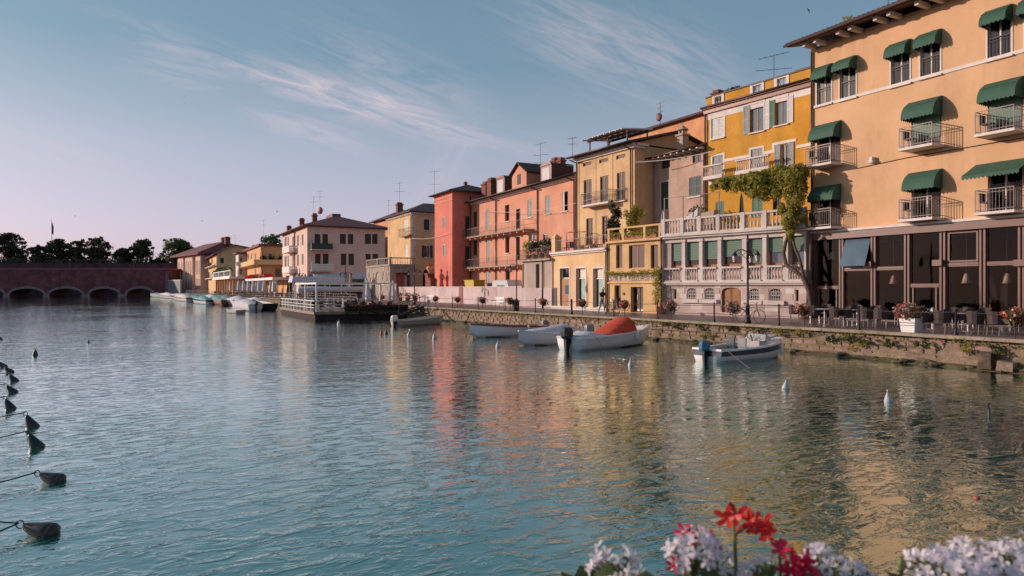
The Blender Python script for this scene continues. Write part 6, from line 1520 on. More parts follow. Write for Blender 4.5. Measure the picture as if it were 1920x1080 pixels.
# ------------------------------------------------------------------ people
def person(label, loc, rz, J, E, rad, paint, scale=1.0, name='person'):
    """J joints, E edges, rad radii, paint: edge -> material index; body grown with a skin modifier, then one mesh"""
    names = list(J); me = bpy.data.meshes.new('body_cage'); me.from_pydata([Vector(J[n])*scale for n in names], [(names.index(a), names.index(c)) for a, c, _ in E], [])
    ob = bpy.data.objects.new('body_cage', me); COL.objects.link(ob)
    md = ob.modifiers.new('skin', 'SKIN'); md.use_smooth_shade = True; md.branch_smoothing = .3
    sub = ob.modifiers.new('sub', 'SUBSURF'); sub.levels = 1
    for i, n in enumerate(names):
        r = rad[n]*scale; sv = me.skin_vertices[0].data[i]; sv.radius = (r, r); sv.use_root = (n == 'pelvis')
    dg = bpy.context.evaluated_depsgraph_get(); m2 = bpy.data.meshes.new_from_object(ob.evaluated_get(dg)); bpy.data.objects.remove(ob)
    m2.materials.clear()
    for m in paint['mats']: m2.materials.append(m)
    seg = [(Vector(J[a])*scale, Vector(J[c])*scale, k) for a, c, k in E]
    for p in m2.polygons:
        c = p.center; best = min(seg, key=lambda s: ((c-(s[0]+(s[1]-s[0])*max(0, min(1, (c-s[0]).dot(s[1]-s[0])/max(1e-6, (s[1]-s[0]).length_squared))))).length))
        p.material_index = best[2]
    o = inst(name, m2, None, loc, rz); tag(o, label, 'person'); return o
def body(arms='down', legs='walk', lean=.05):
    J = {'pelvis':(0,0,.94),'waist':(lean*.4,0,1.10),'chest':(lean,0,1.32),'neck':(lean*1.2,0,1.48),'head':(lean*1.5+.02,0,1.60),'crown':(lean*1.5+.02,0,1.70)}
    for s, n in ((1,'l'),(-1,'r')):
        y = .17*s
        J['hip'+n] = (0,.09*s,.90)
        if legs == 'walk': J['knee'+n] = (.10*s+.06,.10*s,.50); J['ankle'+n] = (.24*s-.04,.10*s,.09); J['toe'+n] = (.24*s+.12,.11*s,.03)
        elif legs == 'sit': J['knee'+n] = (.42,.11*s,.92); J['ankle'+n] = (.44,.11*s,.52); J['toe'+n] = (.58,.11*s,.48)
        else: J['knee'+n] = (.02,.10*s,.50); J['ankle'+n] = (0,.10*s,.09); J['toe'+n] = (.14,.11*s,.03)
        J['sho'+n] = (lean,.18*s,1.40)
        if arms == 'push': J['elb'+n] = (lean+.10,.22*s,1.13); J['hand'+n] = (lean+.40,.20*s,1.04)
        elif arms == 'table': J['elb'+n] = (lean+.10,.23*s,1.15); J['hand'+n] = (lean+.34,.14*s,1.16)
        else: J['elb'+n] = (lean-.02,.23*s,1.12); J['hand'+n] = (lean+.04,.23*s,.86)
    E = [('pelvis','waist',1),('waist','chest',0),('chest','neck',0),('neck','head',2),('head','crown',3)]
    for n in 'lr': E += [('pelvis','hip'+n,1),('hip'+n,'knee'+n,1),('knee'+n,'ankle'+n,1),('ankle'+n,'toe'+n,4),('chest','sho'+n,0),('sho'+n,'elb'+n,0),('elb'+n,'hand'+n,2)]
    R = {'pelvis':.13,'waist':.125,'chest':.145,'neck':.055,'head':.095,'crown':.085}
    for n in 'lr': R.update({'hip'+n:.095,'knee'+n:.065,'ankle'+n:.045,'toe'+n:.04,'sho'+n:.065,'elb'+n:.045,'hand'+n:.035})
    return J, E, R
J, E, R = body('push', 'walk', .10)
MAN = person('person in a white cap, dark shirt and pale trousers pushing a bicycle', (pm.x, pm.y, QZ), -pi/2, J, E, R, {'mats':[M_shirt, M_trous, M_skin, M_hair, M_black]})
MB().lathe([(.112,0),(.115,.04),(.09,.10),(.03,.13)], 12).hexa([(.05,-.08,.0),(.20,-.06,-.01),(.20,.06,-.01),(.05,.08,.0),(.05,-.08,.015),(.20,-.06,.005),(.20,.06,.005),(.05,.08,.015)]).build('cap', M_white, MAN, (.17,0,1.66))
for s in (1, -1):
    h_ = MB()
    for k in range(4): h_.tube([(.50,.20*s+(k-1.5)*.022*s,1.035),(.55,.20*s+(k-1.5)*.024*s,1.03),(.565,.20*s+(k-1.5)*.024*s,1.0)], .010, 5)
    h_.tube([(.49,.17*s,1.04),(.53,.145*s,1.02)], .012, 5); h_.build('fingers', M_skin, MAN)

# ------------------------------------------------------------------ wisteria in front of the ochre house
pb = ground(1512, 597.5); pb.x += -.35
o = tag(empty('climbing_vine', pb), 'old twisted vine climbing the villa corner with yellow-green leafy canopy above the terrace', 'vine')
def vp(px, py, off=0.0): return onv(px, py, off)-pb
def onv(px, py, off):  # point on a plane parallel to the villa front, off metres before it
    u, z = VF.loc(px, py, -off); c_, n_ = cos(VIL.ang), sin(VIL.ang); return Vector((VIL.p0.x+u*c_+off*n_, VIL.p0.y+u*n_-off*c_, QZ+z))
T1 = [(0,0,-.05), vp(1522,575,.35), vp(1517,545,.45), vp(1506,520,.5), vp(1488,506,.5), vp(1474,497,.5), vp(1469,475,.45), vp(1473,455,.45), vp(1478,440,.6), vp(1476,415,.6), vp(1478,385,.7), vp(1470,360,.7), vp(1440,345,.8), vp(1400,342,.8), vp(1365,345,.8)]
MB().tube(T1, [.19,.16,.15,.13,.125,.12,.105,.10,.095,.09,.08,.07,.05,.03,.02], 8).build('trunk', M_bark, o, smooth=True)
T2 = [vp(1512,530,.45), vp(1505,512,.55), vp(1499,485,.5), vp(1491,465,.45), vp(1487,450,.5), vp(1480,436,.6), vp(1486,400,.65), vp(1492,365,.7), vp(1505,345,.7)]
MB().tube(T2, [.09,.085,.08,.075,.07,.065,.055,.04,.03], 7).build('trunk', M_bark, o, smooth=True)
MB().tube([(.1,.1,-.05), vp(1525,560,.3), vp(1519,520,.3), vp(1520,480,.3), vp(1521,440,.3)], [.12,.1,.09,.08,.07], 7).build('trunk', M_bark, o, smooth=True)
mb = MB(); rv = random.Random(12)
for px, py, w_, h_, n in ((1345,346,10,6,50),(1356,340,12,7,70),(1375,338,14,8,90),(1395,334,14,8,90),(1415,330,15,9,90),(1440,326,16,10,110),(1460,318,14,9,100),(1498,316,14,9,100),(1362,348,14,8,80),(1385,348,16,11,110),(1408,352,18,15,150),(1430,350,18,17,170),(1452,342,18,18,190),(1470,338,20,22,230),(1490,330,20,18,200),(1505,325,13,14,130),(1425,338,20,8,110),(1400,340,16,6,80),
                           (1500,350,14,20,130),(1482,362,14,18,130),(1496,375,12,14,90),(1415,364,12,9,60),(1437,368,12,8,60),(1458,362,12,10,70),(1466,392,8,10,60),(1482,412,16,15,190),(1490,400,12,12,100),(1478,425,10,10,100),(1505,408,8,8,50),(1482,440,7,9,60),(1486,382,8,14,80),(1475,322,14,8,70),(1340,350,8,5,30)):
    off = .8+rv.uniform(-.3,.3); c_ = vp(px, py, off); d = depth(c_+pb)/FPX
    mb.cloud(c_, (w_*d*1.12, w_*d*1.0, h_*d*1.12), int(n*2.9), .17)
    if py < 380:
        for k in range(3): q = vp(px+rv.uniform(-w_,w_)*.8, py+h_*.9, off+rv.uniform(-.4,.4)); mb.cloud(q, (.09,.09,.22), 16, .11)
mb.build('foliage', M_leafv, o)
# pergola wires that carry it
MB().tube([vp(1335,352,.8), vp(1515,335,.8)], .015, 4).build('support_wire', M_rail, o)
# ------------------------------------------------------------------ weeds in the quay wall
rw = random.Random(31)
spots = [(1322,622,.45),(1312,612,.3),(1268,610,.25),(1605,640,.5),(1592,634,.35),(1622,637,.3),(1800,645,.4),(1430,618,.3),(1375,614,.25),(1498,620,.3),(1730,641,.35),(1860,652,.3),(1460,622,.3),(1560,632,.3),(1665,640,.25),(1240,606,.25),(1180,602,.2)]
names = ['under the third lamp post','left of','near','beneath']
for k, (px, py, s) in enumerate(spots):
    x_, y_ = ray(px); dd = 30.0
    for _ in range(30): dd = (edgeX(y_*dd)+.02)/x_
    p = at(px, dd, hz(py, dd)); mb = MB(); n = 5
    for j in range(n): mb.cloud((rw.uniform(-.1,.05), rw.uniform(-1,1)*s, rw.uniform(-.6,.25)*s), (.14,s*.35,s*.28), 30, .085)
    o = tag(empty('wall_weed', p), 'green weed tuft growing from the quay wall, %s from the left' % ORD[sorted(q[0] for q in spots).index(px)], 'weed', 'weeds in the quay wall')
    mb.build('foliage', M_leaf if k % 3 else M_leafv, o); MB().tube([(.12,0,-.05),(0,0,0),(-.05,0,.1)], .012, 4).build('stem', M_bark, o)
mb = MB()
for k in range(420):
    Y = 8+rw.random()*75; mb.cloud((edgeX(Y)-.02, Y, QZ-.10-rw.random()*.12), (.07,.22,.06), 7, .07)
stuff(mb.build('edge_moss', M_leafv))
# dark block standing for a shadowed recess, then a broken stone block
for k, (px, zc_, w_, h_) in enumerate(((1849, .36, .34, .55), (1887, .20, .50, .34))):
    x_, y_ = ray(px); dd = 25.0
    for _ in range(30): dd = (edgeX(y_*dd)-.10)/x_
    p = at(px, dd, zc_); r = random.Random(60+k); J = lambda: r.uniform(-.05, .05)
    mb = MB().hexa([(sx*w_/2+J(), sy*.22+J(), sz*h_/2+J()) for sz in (-1, 1) for sx, sy in ((-1,-1),(1,-1),(1,1),(-1,1))])
    o = mb.build('waterline_block', M_quay if k else M_bark, None, p, -pi/2+.2); tag(o, 'dark block standing in for a shadowed recess at the waterline near the right edge' if k == 0 else 'low broken stone block at the waterline nearest the right edge', 'stone block')
# ------------------------------------------------------------------ boats
def wat(px, py): return at(px, FPX*CAMZ/(py-540), 0)
def hull_rings(L, B, fs, fb, stern=.8, sheer=.12, n=12, keel=.18, inset=0.0):
    rings = []
    for k in range(n+1):
        t = k/n; x = -L/2+L*t
        w_ = B/2*(stern+(1-stern)*min(1, t*2.2))*(1-max(0, (t-.45)/.55)**2.4)
        w_ = max(.012, w_-inset); top = fs+(fb-fs)*t**2+0; bot = -keel+max(0, (t-.72)/.28)**2*(keel+fb*.25)
        xo = x+max(0, (t-.6)/.4)**2*.0
        rings.append([(x, s*w_*a, bot+(top-bot)*h) for s, a, h in ((-1,1.0,1.0),(-1,.94,.62),(-1,.80,.28),(-1,.45,.06),(1,0,0),(1,.45,.06),(1,.80,.28),(1,.94,.62),(1,1.0,1.0))])
    return rings
def loft(rings, capstart=True):
    mb = MB(); m = len(rings[0])
    for R in rings: mb.v += R
    for k in range(len(rings)-1):
        for j in range(m-1): a = k*m+j; mb.f.append((a, a+1, a+m+1, a+m))
    if capstart: mb.f.append(tuple(range(m-1, -1, -1)))
    return mb
def outboard(o, x, z, m=None, s=1.0, m2=None):
    mt = empty('x', (0,0,0)); bpy.data.objects.remove(mt)
    c = MB(); 
    for k, (w_, l_, zz) in enumerate(((.14,.20,0),(.17,.26,.10),(.17,.27,.30),(.13,.22,.42),(.06,.14,.46))): c.v += [(x-.12+l_*sx*s-.02, w_*sy*s, z+zz*s) for sx, sy in ((-1,-.6),(-.6,-1),(.6,-1),(1,-.6),(1,.6),(.6,1),(-.6,1),(-1,.6))]
    for k in range(4):
        for j in range(8): a, b_ = k*8+j, k*8+(j+1) % 8; c.f.append((a, b_, b_+8, a+8))
    c.f.append(tuple(range(7,-1,-1))); c.f.append(tuple(range(32,40)))
    e = c.build('outboard_motor', m or M_black, o); MB().hexa([(x-.20*s,-.03*s,-.35),(x-.06*s,-.04*s,-.35),(x-.06*s,.04*s,-.35),(x-.20*s,.03*s,-.35),(x-.26*s,-.07*s,z+.01),(x-.0*s,-.08*s,z+.01),(x-.0*s,.08*s,z+.01),(x-.26*s,.07*s,z+.01)]).hexa([(x-.34*s,-.02,-.42),(x-.04*s,-.04,-.42),(x-.04*s,.04,-.42),(x-.34*s,.02,-.42),(x-.30*s,-.02,-.32),(x-.06*s,-.05,-.32),(x-.06*s,.05,-.32),(x-.30*s,.02,-.32)]).box(x-.06*s,x+.06*s,-.12*s,.12*s,z-.22,z-.02).build('motor_leg', m2 or M_metal, e)
    return e
def boat(label, pa, pb, B, fs, fb, hull, trim=None, inside=None, stripe=None, motor=None, cover=None, name='boat', ext=0.0, group=None, seats=2, stern=.8, deck=False, heel=0.0, msize=1.0):
    """pa stern, pb bow, on the water"""
    d = pb-pa; L = d.length+ext; c = (pa+pb)/2; rz = atan2(d.y, d.x)
    o = tag(empty(name, (c.x, c.y, 0), rz), label, 'boat', group); o.rotation_euler.x = heel
    R = hull_rings(L, B, fs, fb, stern); loft(R).build('hull', hull, o, smooth=True)
    I = hull_rings(L-.16, B, fs-.02, fb-.02, stern, inset=.07, keel=.02); loft(I).build('inside', inside or M_inner, o, smooth=True)
    mb = MB(); P = [r[0] for r in R]+[r[-1] for r in R[::-1]]
    for r, q in zip(R, R[1:]):
        for s in (0, -1):
            a, b_ = Vector(r[s]), Vector(q[s]); sg = -1 if s == 0 else 1
            mb.hexa([a+Vector((0,sg*.035,-.05)), b_+Vector((0,sg*.035,-.05)), b_+Vector((0,-sg*.07,-.05)), a+Vector((0,-sg*.07,-.05)), a+Vector((0,sg*.035,.025)), b_+Vector((0,sg*.035,.025)), b_+Vector((0,-sg*.07,.025)), a+Vector((0,-sg*.07,.025))])
    a, b_ = Vector(R[0][0]), Vector(R[0][-1]); mb.bar(a, b_, .09, .075)
    mb.build('gunwale', trim or M_hullw, o)
    if stripe:
        mb = MB()
        for r, q in zip(R, R[1:]):
            for s, s2 in ((0, 1), (-1, -2)):
                f = .92; sg = -.012 if s == 0 else .012
                a, b_ = Vector(r[s]), Vector(q[s]); a2, b2 = a.lerp(Vector(r[s2]), f), b_.lerp(Vector(q[s2]), f); y = Vector((0, sg, 0)); mb.face([a+y, b_+y, b2+y, a2+y])
        r = R[0]; mb.face([Vector(r[0])+Vector((-.01,0,0)), Vector(r[-1])+Vector((-.01,0,0)), Vector(r[-2])+Vector((-.01,0,0)), Vector(r[1])+Vector((-.01,0,0))])
        mb.build('stripe', stripe, o)
    def side_at(r, z):
        P_ = r[:5]
        for p, q in zip(P_, P_[1:]):
            if p[2] >= z >= q[2]: t = (p[2]-z)/max(1e-6, p[2]-q[2]); return p[1]+(q[1]-p[1])*t
        return None
    wb = {1: MB(), -1: MB()}
    for r, q in zip(R, R[1:]):
        a0, a1, c0, c1 = side_at(r, .07), side_at(r, -.04), side_at(q, .07), side_at(q, -.04)
        if None in (a0, a1, c0, c1): continue
        for sg in (1, -1): wb[sg].face([(r[0][0], sg*(a0-.010), .07), (q[0][0], sg*(c0-.010), .07), (q[0][0], sg*(c1-.010), -.04), (r[0][0], sg*(a1-.010), -.04)])
    for sg in (1, -1): wb[sg].build('waterline_band', M_boot, o)
    for k in range(seats): t = .22+.30*k; x = -L/2+L*t; w_ = abs(R[int(t*12)][0][1])-.08; MB().box(x-.12, x+.12, -w_, w_, fs*.55, fs*.55+.05).build('thwart', trim or M_inner, o)
    if deck:
        mb = MB(); k0 = 8
        for r, q in zip(R[k0:], R[k0+1:]): mb.face([Vector(r[0])+Vector((0,.03,.03)), Vector(r[-1])+Vector((0,-.03,.03)), Vector(q[-1])+Vector((0,-.01,.03)), Vector(q[0])+Vector((0,.01,.03))])
        r = R[k0]; mb.face([Vector(r[0])+Vector((0,.06,.03)), Vector(r[0])+Vector((0,.08,-fs*.6)), Vector(r[-1])+Vector((0,-.08,-fs*.6)), Vector(r[-1])+Vector((0,-.06,.03))]); mb.build('foredeck', trim or hull, o)
    if motor: outboard(o, -L/2-.02, fs-.05, motor, msize)
    if cover: cover(o, L, B, R)
    return o
def tarp(m, t0, t1, h, peak=.5, name='cover'):
    def g(o, L, B, R):
        mb = MB(); n = 12; rows = []
        for k in range(n+1):
            t = t0+(t1-t0)*k/n; i = min(11, int(t*12)); fr = t*12-i; a, c = Vector(R[i][0]).lerp(Vector(R[i+1][0]), fr), Vector(R[i][-1]).lerp(Vector(R[i+1][-1]), fr)
            s = (k/n)/peak if k/n < peak else (1-k/n)/(1-peak); hh = h*max(0, s)**.85+.02*(k % 2)
            rows.append([a.lerp(c, q)+Vector((0, (-.05 if q == 0 else (.05 if q == 1 else 0)), (hh*(1-abs(2*q-1)**2.2)+.03 if 0 < q < 1 else -.06)+.022*sin(k*2.3+q*9)+.018*sin(k*4.1-q*14))) for q in (0,.06,.25,.5,.75,.94,1)])
        for r in rows: mb.v += [tuple(v) for v in r]
        for k in range(n):
            for j in range(6): a = k*7+j; mb.f.append((a, a+1, a+8, a+7))
        mb.build(name, m, o, smooth=True)
    return g
def redcover(o, L, B, R):
    # tall folded bimini under a red cover, upright front edge, long slope aft
    mb = MB(); x0, x1 = -.55, 1.05; w_ = B*.40; z = R[5][0][2]
    pr = [(-1.0,.03,.78),(-.5,.24,.86),(0,.44,.9),(.5,.63,.92),(.90,.80,.92),(1.04,.76,.95),(1.12,.05,1.0)]; n = 26; m_ = 11; rc = random.Random(3)
    for k in range(n+1):
        t = k/n*(len(pr)-1); i = min(len(pr)-2, int(t)); fr_ = t-i; x, h, kk = [pr[i][q]+(pr[i+1][q]-pr[i][q])*fr_ for q in range(3)]
        for j in range(m_+1):
            a = pi*j/m_; sx = -cos(a); fold = .018*sin(j*1.7+x*9)+.022*sin(x*14+j*.6)*sin(a)+rc.uniform(-.006,.006)
            mb.v.append((x+.03*sin(j*2.1+k*.5)*h, w_*kk*1.05*(abs(sx)**.7)*(1 if sx > 0 else -1), z-.02+(h+fold)*(sin(a)**.80 if sin(a) > 1e-6 else 0)))
    for k in range(n):
        for j in range(m_): a = k*(m_+1)+j; mb.f.append((a, a+1, a+m_+2, a+m_+1))
    mb.f.append(tuple(range(n*(m_+1), (n+1)*(m_+1)))); mb.build('cover', M_redcov, o, smooth=True)
    tarp(M_umb, .02, .30, .22, .5, 'stern_cover')(o, L, B, R)
    MB().tube([(L/2-.9,-.3,R[10][0][2]+.02),(L/2-.5,-.2,R[11][0][2]+.2),(L/2-.1,0,R[12][0][2]+.25),(L/2-.5,.2,R[11][0][2]+.2),(L/2-.9,.3,R[10][0][2]+.02)], .014, 5).build('bow_rail', M_alu, o)
b1 = boat('white rowing boat with dark red gunwale and small outboard', wat(1016,627), wat(883,633.5), 1.55, .56, .80, M_hullw, M_hullr, motor=M_grey, ext=.15, msize=.8)
b2 = boat('lavender-white boat fully covered with pale canvas', wat(1098,641), wat(975,648.5), 1.6, .52, .76, M_hullv, M_hullv, motor=M_grey, cover=tarp(M_canvas, .03, .86, .42, .40), ext=.2, seats=0)
b3 = boat('white speedboat with bright red cover and black outboard', wat(1072,657), wat(1212,643), 1.85, .60, .92, M_hullw, M_hullw, motor=M_black, cover=redcover, ext=.35, deck=True, seats=1, msize=1.15)
b4 = boat('white and navy motorboat with blue outboard and steering wheel', wat(1330,679), wat(1462,667), 1.75, .50, .76, M_hullw, M_hullw, stripe=M_hullb, motor=M_blue, ext=.25, deck=True, seats=1, msize=.85)
MB().torus((.35,.05,.95), .17, .015, 16, 5, 'x').bar((.55,.05,.5),(.36,.05,.95),.04).build('steering_wheel', M_metal, b4)
MB().box(.45,.95,-.28,.38,.25,.72).hexa([(.5,-.5,.72),(.95,-.5,.72),(.95,.5,.72),(.5,.5,.72),(.72,-.42,.98),(.76,-.42,.98),(.76,.42,.98),(.72,.42,.98)]).build('console', M_inner, b4)
for y in (-.35, .2): MB().box(-.45,-.05,y,y+.38,.42,.50).box(-.5,-.43,y,y+.38,.501,.86).build('seat', M_hullb if y > 0 else M_grey, b4)
MB().hexa([(1.0,-.45,.80),(1.6,-.32,.86),(1.6,.32,.86),(1.0,.45,.80),(1.05,-.40,.86),(1.55,-.28,.92),(1.55,.28,.92),(1.05,.40,.86)]).build('hatch', M_buoyl, b4)
MB().lathe([(.05,-.28),(.07,-.2),(.07,.05),(.04,.12)], 8, (1.2,-.80,.45)).build('fender', M_white, b4)
MB().lathe([(.05,-.2),(.07,-.12),(.07,.12),(.04,.2)], 8, (.75,-1.0,.55)).build('fender', M_white, b3)
MB().lathe([(.05,-.2),(.07,-.12),(.07,.12),(.04,.2)], 8, (-.9,.86,.45)).build('fender', M_white, b1)
b5 = boat('small beige-grey open boat with white outboard near the floating terrace', wat(748,611.5), wat(826,607), 1.5, .42, .72, M_hullg, M_hullg, motor=M_white, ext=.6, stripe=None)
# boats of the far mooring: (stern px, bow px, py, colour, cover)
FB = [((480,584),(437,579),2.0,M_hullv,M_canvas,'large lavender covered boat'),((462,574),(425,572),2.0,M_hullv,M_canvas,'lavender covered boat behind it'),((424,573),(396,569),1.8,M_hullr,M_teal,'dark red boat with teal cover'),((408,568),(374,566),1.8,M_hullw,M_umb,'white covered boat left of the red one'),
      ((384,566),(348,564),1.9,M_hullw,M_blue,'white boat with blue cover'),((366,563),(336,561),1.8,M_hullg,M_grey,'grey covered boat'),((345,562),(318,559.5),1.8,M_hullw,M_umb,'white boat under pale canvas'),((326,560),(296,558),1.8,M_hullw,M_umb,'farthest but one white covered boat'),((308,558),(282,556.5),1.8,M_hullw,M_blue,'farthest white boat near the bridge'),((508,582),(474,578.5),2.2,M_hull_dark,M_hull_dark,'dark wooden punt beside the floating terrace'),((452,588.5),(427,586),1.3,M_hullg,None,'low grey dinghy in front of the lavender boats'),((437,573),(410,570.5),1.8,M_hullg,M_grey,'grey-covered boat behind the red one'),((394,571),(362,568),1.7,M_hullw,M_teal,'white boat with teal cover'),((356,565.5),(326,563),1.7,M_hullw,M_umb,'cream-covered boat left of the blue cover'),((494,577),(462,574),2.0,M_hullw,M_umb,'white cruiser close to the floating terrace')]
for k, (a, c, B, h_, cv, lb) in enumerate(FB):
    boat('%s in the far mooring row' % lb, wat(*a), wat(*c), B, .85 if cv else .4, 1.25 if cv else .5, h_, h_, cover=tarp(cv, .05, .80, .55+.2*(k % 2), .35+.1*(k % 3)) if cv and cv is not M_hull_dark else None, motor=M_black if k in (0, 3, 6) else None, group='boats of the far mooring row', seats=2 if not cv else 0, stripe=(M_hullb, M_hullr, None)[k % 3] if h_ is M_hullw else None)
# mooring ropes
def rope(a, c, sag, label, m=None, r=.012):
    a, c = Vector(a), Vector(c); tag(MB().tube([tuple(a.lerp(c, t)-Vector((0,0,sag*4*t*(1-t)))) for t in [k/8 for k in range(9)]], r, 4).build('mooring_rope', m or M_rope), label, 'rope')
def bpt(o, x, y, z): c, n = cos(o.rotation_euler.z), sin(o.rotation_euler.z); return Vector((o.location.x+x*c-y*n, o.location.y+x*n+y*c, z))
rope(bpt(b3, 2.9, 0, .9), (edgeX(27)+.1, 27, QZ-.05), .12, 'mooring rope from the speedboat bow to the quay')
rope(bpt(b4, 2.4, 0, .8), (edgeX(19)+.1, 19.0, QZ-.12), .12, 'mooring rope from the navy-striped boat bow to the quay')
rope(bpt(b1, -2.6, 0, .6), (edgeX(43)+.1, 43.0, QZ-.05), .10, 'mooring rope from the rowing boat stern to the quay')
rope(bpt(b4, -2.2, -.75, .55), bpt(b4, -2.6, -2.2, -.05), .02, 'rope from the navy-striped boat stern into the water')
rope(bpt(b3, -2.2, -.8, .62), bpt(b3, -2.5, -1.6, -.05), .02, 'rope from the speedboat stern into the water')
rope((edgeX(34), 34, .62), (edgeX(21), 21, .80), .10, 'long slack rope hanging along the quay wall', None, .014)
rope(bpt(b2, 2.5, 0, .55), bpt(b2, 2.0, -1.0, -.05), .05, 'rope from the canvas-covered boat bow into the water')

# ------------------------------------------------------------------ buoys
def dark_buoy(px, py, s, lean, label, rope_to=None):
    d = FPX*CAMZ/(py-540); p = at(px, d, .02); o = tag(empty('mooring_buoy', p, -TH), label, 'buoy', 'dark mooring buoys at the left')
    o.rotation_euler = (0, lean, -TH)
    MB().lathe([(.03*s,.30*s),(.05*s,.27*s),(.075*s,.20*s),(.135*s,.02*s),(.15*s,-.05*s),(.14*s,-.12*s),(.05*s,-.16*s)][::-1], 16).build('body', M_buoy, o, smooth=True)
    MB().torus((0,0,.35*s), .055*s, .010*s, 14, 5, 'y').build('ring', M_grey, o)
    MB().lathe([(.152*s,-.085*s),(.152*s,-.055*s)], 16).build('band', M_bark, o)
    return o
DB = [(84,1002,1.08,-1.25),(103,903,1.0,-1.2),(68,838,1.0,-.55),(60,800,1.0,-.5),(19,766,.95,-.5),(23,736,.95,-.75),(26,714.5,.95,-.65),(18,698,.95,-.85),(6,688,.95,-.8),(66,666,.95,0),(-8,651,.95,-.6),(0,637,1,-.6)]
lb = ['nearest','second nearest','third nearest','fourth nearest','fifth nearest','sixth nearest','seventh nearest','eighth nearest','ninth nearest','upright farther','second farthest','farthest']
for k, (px, py, s, ln) in enumerate(DB):
    s *= .8; o = dark_buoy(px, py, s, ln, '%s dark cone buoy of the left mooring line' % lb[k])
    if k < 9:
        tip = Vector((o.location.x, o.location.y, 0))+Vector((CT, -ST, 0))*(.37*s*sin(ln))+Vector((0,0,max(.06, .37*s*cos(ln))+.03))
        a = tip; c = at(px-430-60*k, max(5.5, depth(o.location)*.78), .55 if k < 4 else .5); mid = a.lerp(c, .5)
        rope(a, c, .18, 'taut dark rope from the %s dark buoy' % lb[k], M_roped, .010)
        if k == 0: rope(a, c+Vector((.4,.9,.25)), .1, 'second dark rope from the nearest dark buoy', M_roped, .008)
def pale_buoy(px, py, s, label, m=None):
    d = FPX*CAMZ/(py-540); o = tag(empty('float_buoy', at(px, d, 0), random.random()), label, 'buoy', 'small pale buoys'); o.rotation_euler = (random.uniform(-.1,.1), random.uniform(-.12,.12), random.random())
    MB().lathe([(.05*s,-.12*s),(.11*s,-.06*s),(.13*s,0),(.12*s,.06*s),(.07*s,.18*s),(.035*s,.25*s),(.035*s,.28*s)], 12).build('body', m or M_buoyl, o, smooth=True); MB().torus((0,0,.33*s), .05*s, .012*s, 12, 4, 'y').build('ring', M_alu, o); MB().lathe([(.131*s,-.02*s),(.132*s,.0)], 12).build('waterline', M_quay2, o)
for px, py, s, l_, m in ((1666,753,.82,'pale blue buoy below the white planter, nearest of the pale ones',None),(1473,729,.85,'pale buoy in front of the navy-striped boat',None),(1183,686,.85,'small pale buoy in front of the speedboat',None),(934,651,1.0,'pale buoy in front of the rowing boat',None),(888,637,.8,'greenish buoy touching the rowing boat bow',M_quay2),(815,635,1.1,'bluish cone buoy right of three small buoys',None),(767,630,1.1,'greenish cone buoy in the middle of the channel',None),(724,626,.9,'dark small buoy near the beige-grey boat',M_buoy),(715,627,.8,'small red buoy near the beige-grey boat',M_buoyr),(635,608,1.0,'white buoy in front of the floating terrace',M_white),(166,642,.6,'lone thin pale buoy far out on the left',M_grey)): pale_buoy(px, py, s, l_, m)
# cormorant-dark stake and a drifting buoy at the right
p = wat(1854, 778); o = tag(empty('mooring_stake', p), 'short dark stake standing in the water near the right edge', 'stake'); MB().tube([(0,0,-.3),(.01,0,.12),(-.02,.01,.24)], [.03,.028,.02], 6).build('shaft', M_buoy, o); MB().tube([(-.02,.01,.22),(.05,0,.26)], .015, 5).build('branch', M_buoy, o)
p = wat(1832, 934); o = tag(empty('drifting_float', p), 'small reddish float almost awash near the right edge', 'float'); MB().ball((0,0,.0), .045, .045, .03, 10, 6).build('body', M_buoyr, o, smooth=True); MB().torus((0,0,.035), .015, .005, 8, 4, 'y').build('ring', M_grey, o)

# ------------------------------------------------------------------ floating restaurant terrace
X0, X1, Y0, Y1 = 12.9, 21.6, 61.6, 79.5; ZD = .72
o = PT = tag(empty('floating_terrace', (X0, Y0, 0)), 'wooden floating restaurant deck with white railings and pergola frame', 'terrace')
W_, D_ = X1-X0, Y1-Y0
nb = 30
for k in range(nb): MB().box(.02, W_, D_*k/nb+.01, D_*(k+1)/nb-.01, ZD-.06, ZD).build('deck_board', M_deck, o)
MB().box(.1, W_-.1, .1, D_-.1, -.4, ZD-.07).build('pontoon', M_hull_dark, o)
MB().box(0, W_+.02, -.06, 0, ZD-.24, ZD+.02).box(-.06, -.002, -.06, D_, ZD-.24, ZD+.02).build('edge_beam', M_deck, o)
def white_rail(pts, h=1.0, z=ZD):
    for a, c in zip(pts, pts[1:]):
        a, c = Vector(a), Vector(c); n = max(1, int((c-a).length/1.6)); mb = MB()
        for t in (.35,.62,.98): mb.bar((a.x,a.y,z+h*t), (c.x,c.y,z+h*t), .05 if t < .9 else .07)
        r = mb.build('railing', M_white, PT)
        for k in range(n+1): q = a.lerp(c, k/n); MB().box(q.x-.05,q.x+.05,q.y-.05,q.y+.05,z,z+h).build('railing_post', M_white, r)
white_rail([(W_,D_-.05,0),(.06,D_-.05,0),(.06,.06,0),(2.6,.06,0)])
# the near end carries a long reed screen with red geraniums
MB().box(2.75, W_, -.05, .12, ZD+.002, ZD+.55).build('flower_trough', M_hull_dark, PT)
g, a_ = MB(), MB(); g.cloud((W_*.64,.0,ZD+.35), (W_*.36,.30,.34), 900, .16)
for k in range(14): g.cloud((2.9+(W_-3)*k/13, -.12, ZD+.1-random.random()*.45), (.35,.14,.35), 60, .16)
flowers([a_], (W_*.64,-.08,ZD+.42), (W_*.36,.32,.30), 90, .11); g.build('trough_foliage', M_leafd, PT); a_.build('trough_blossoms', M_red, PT)
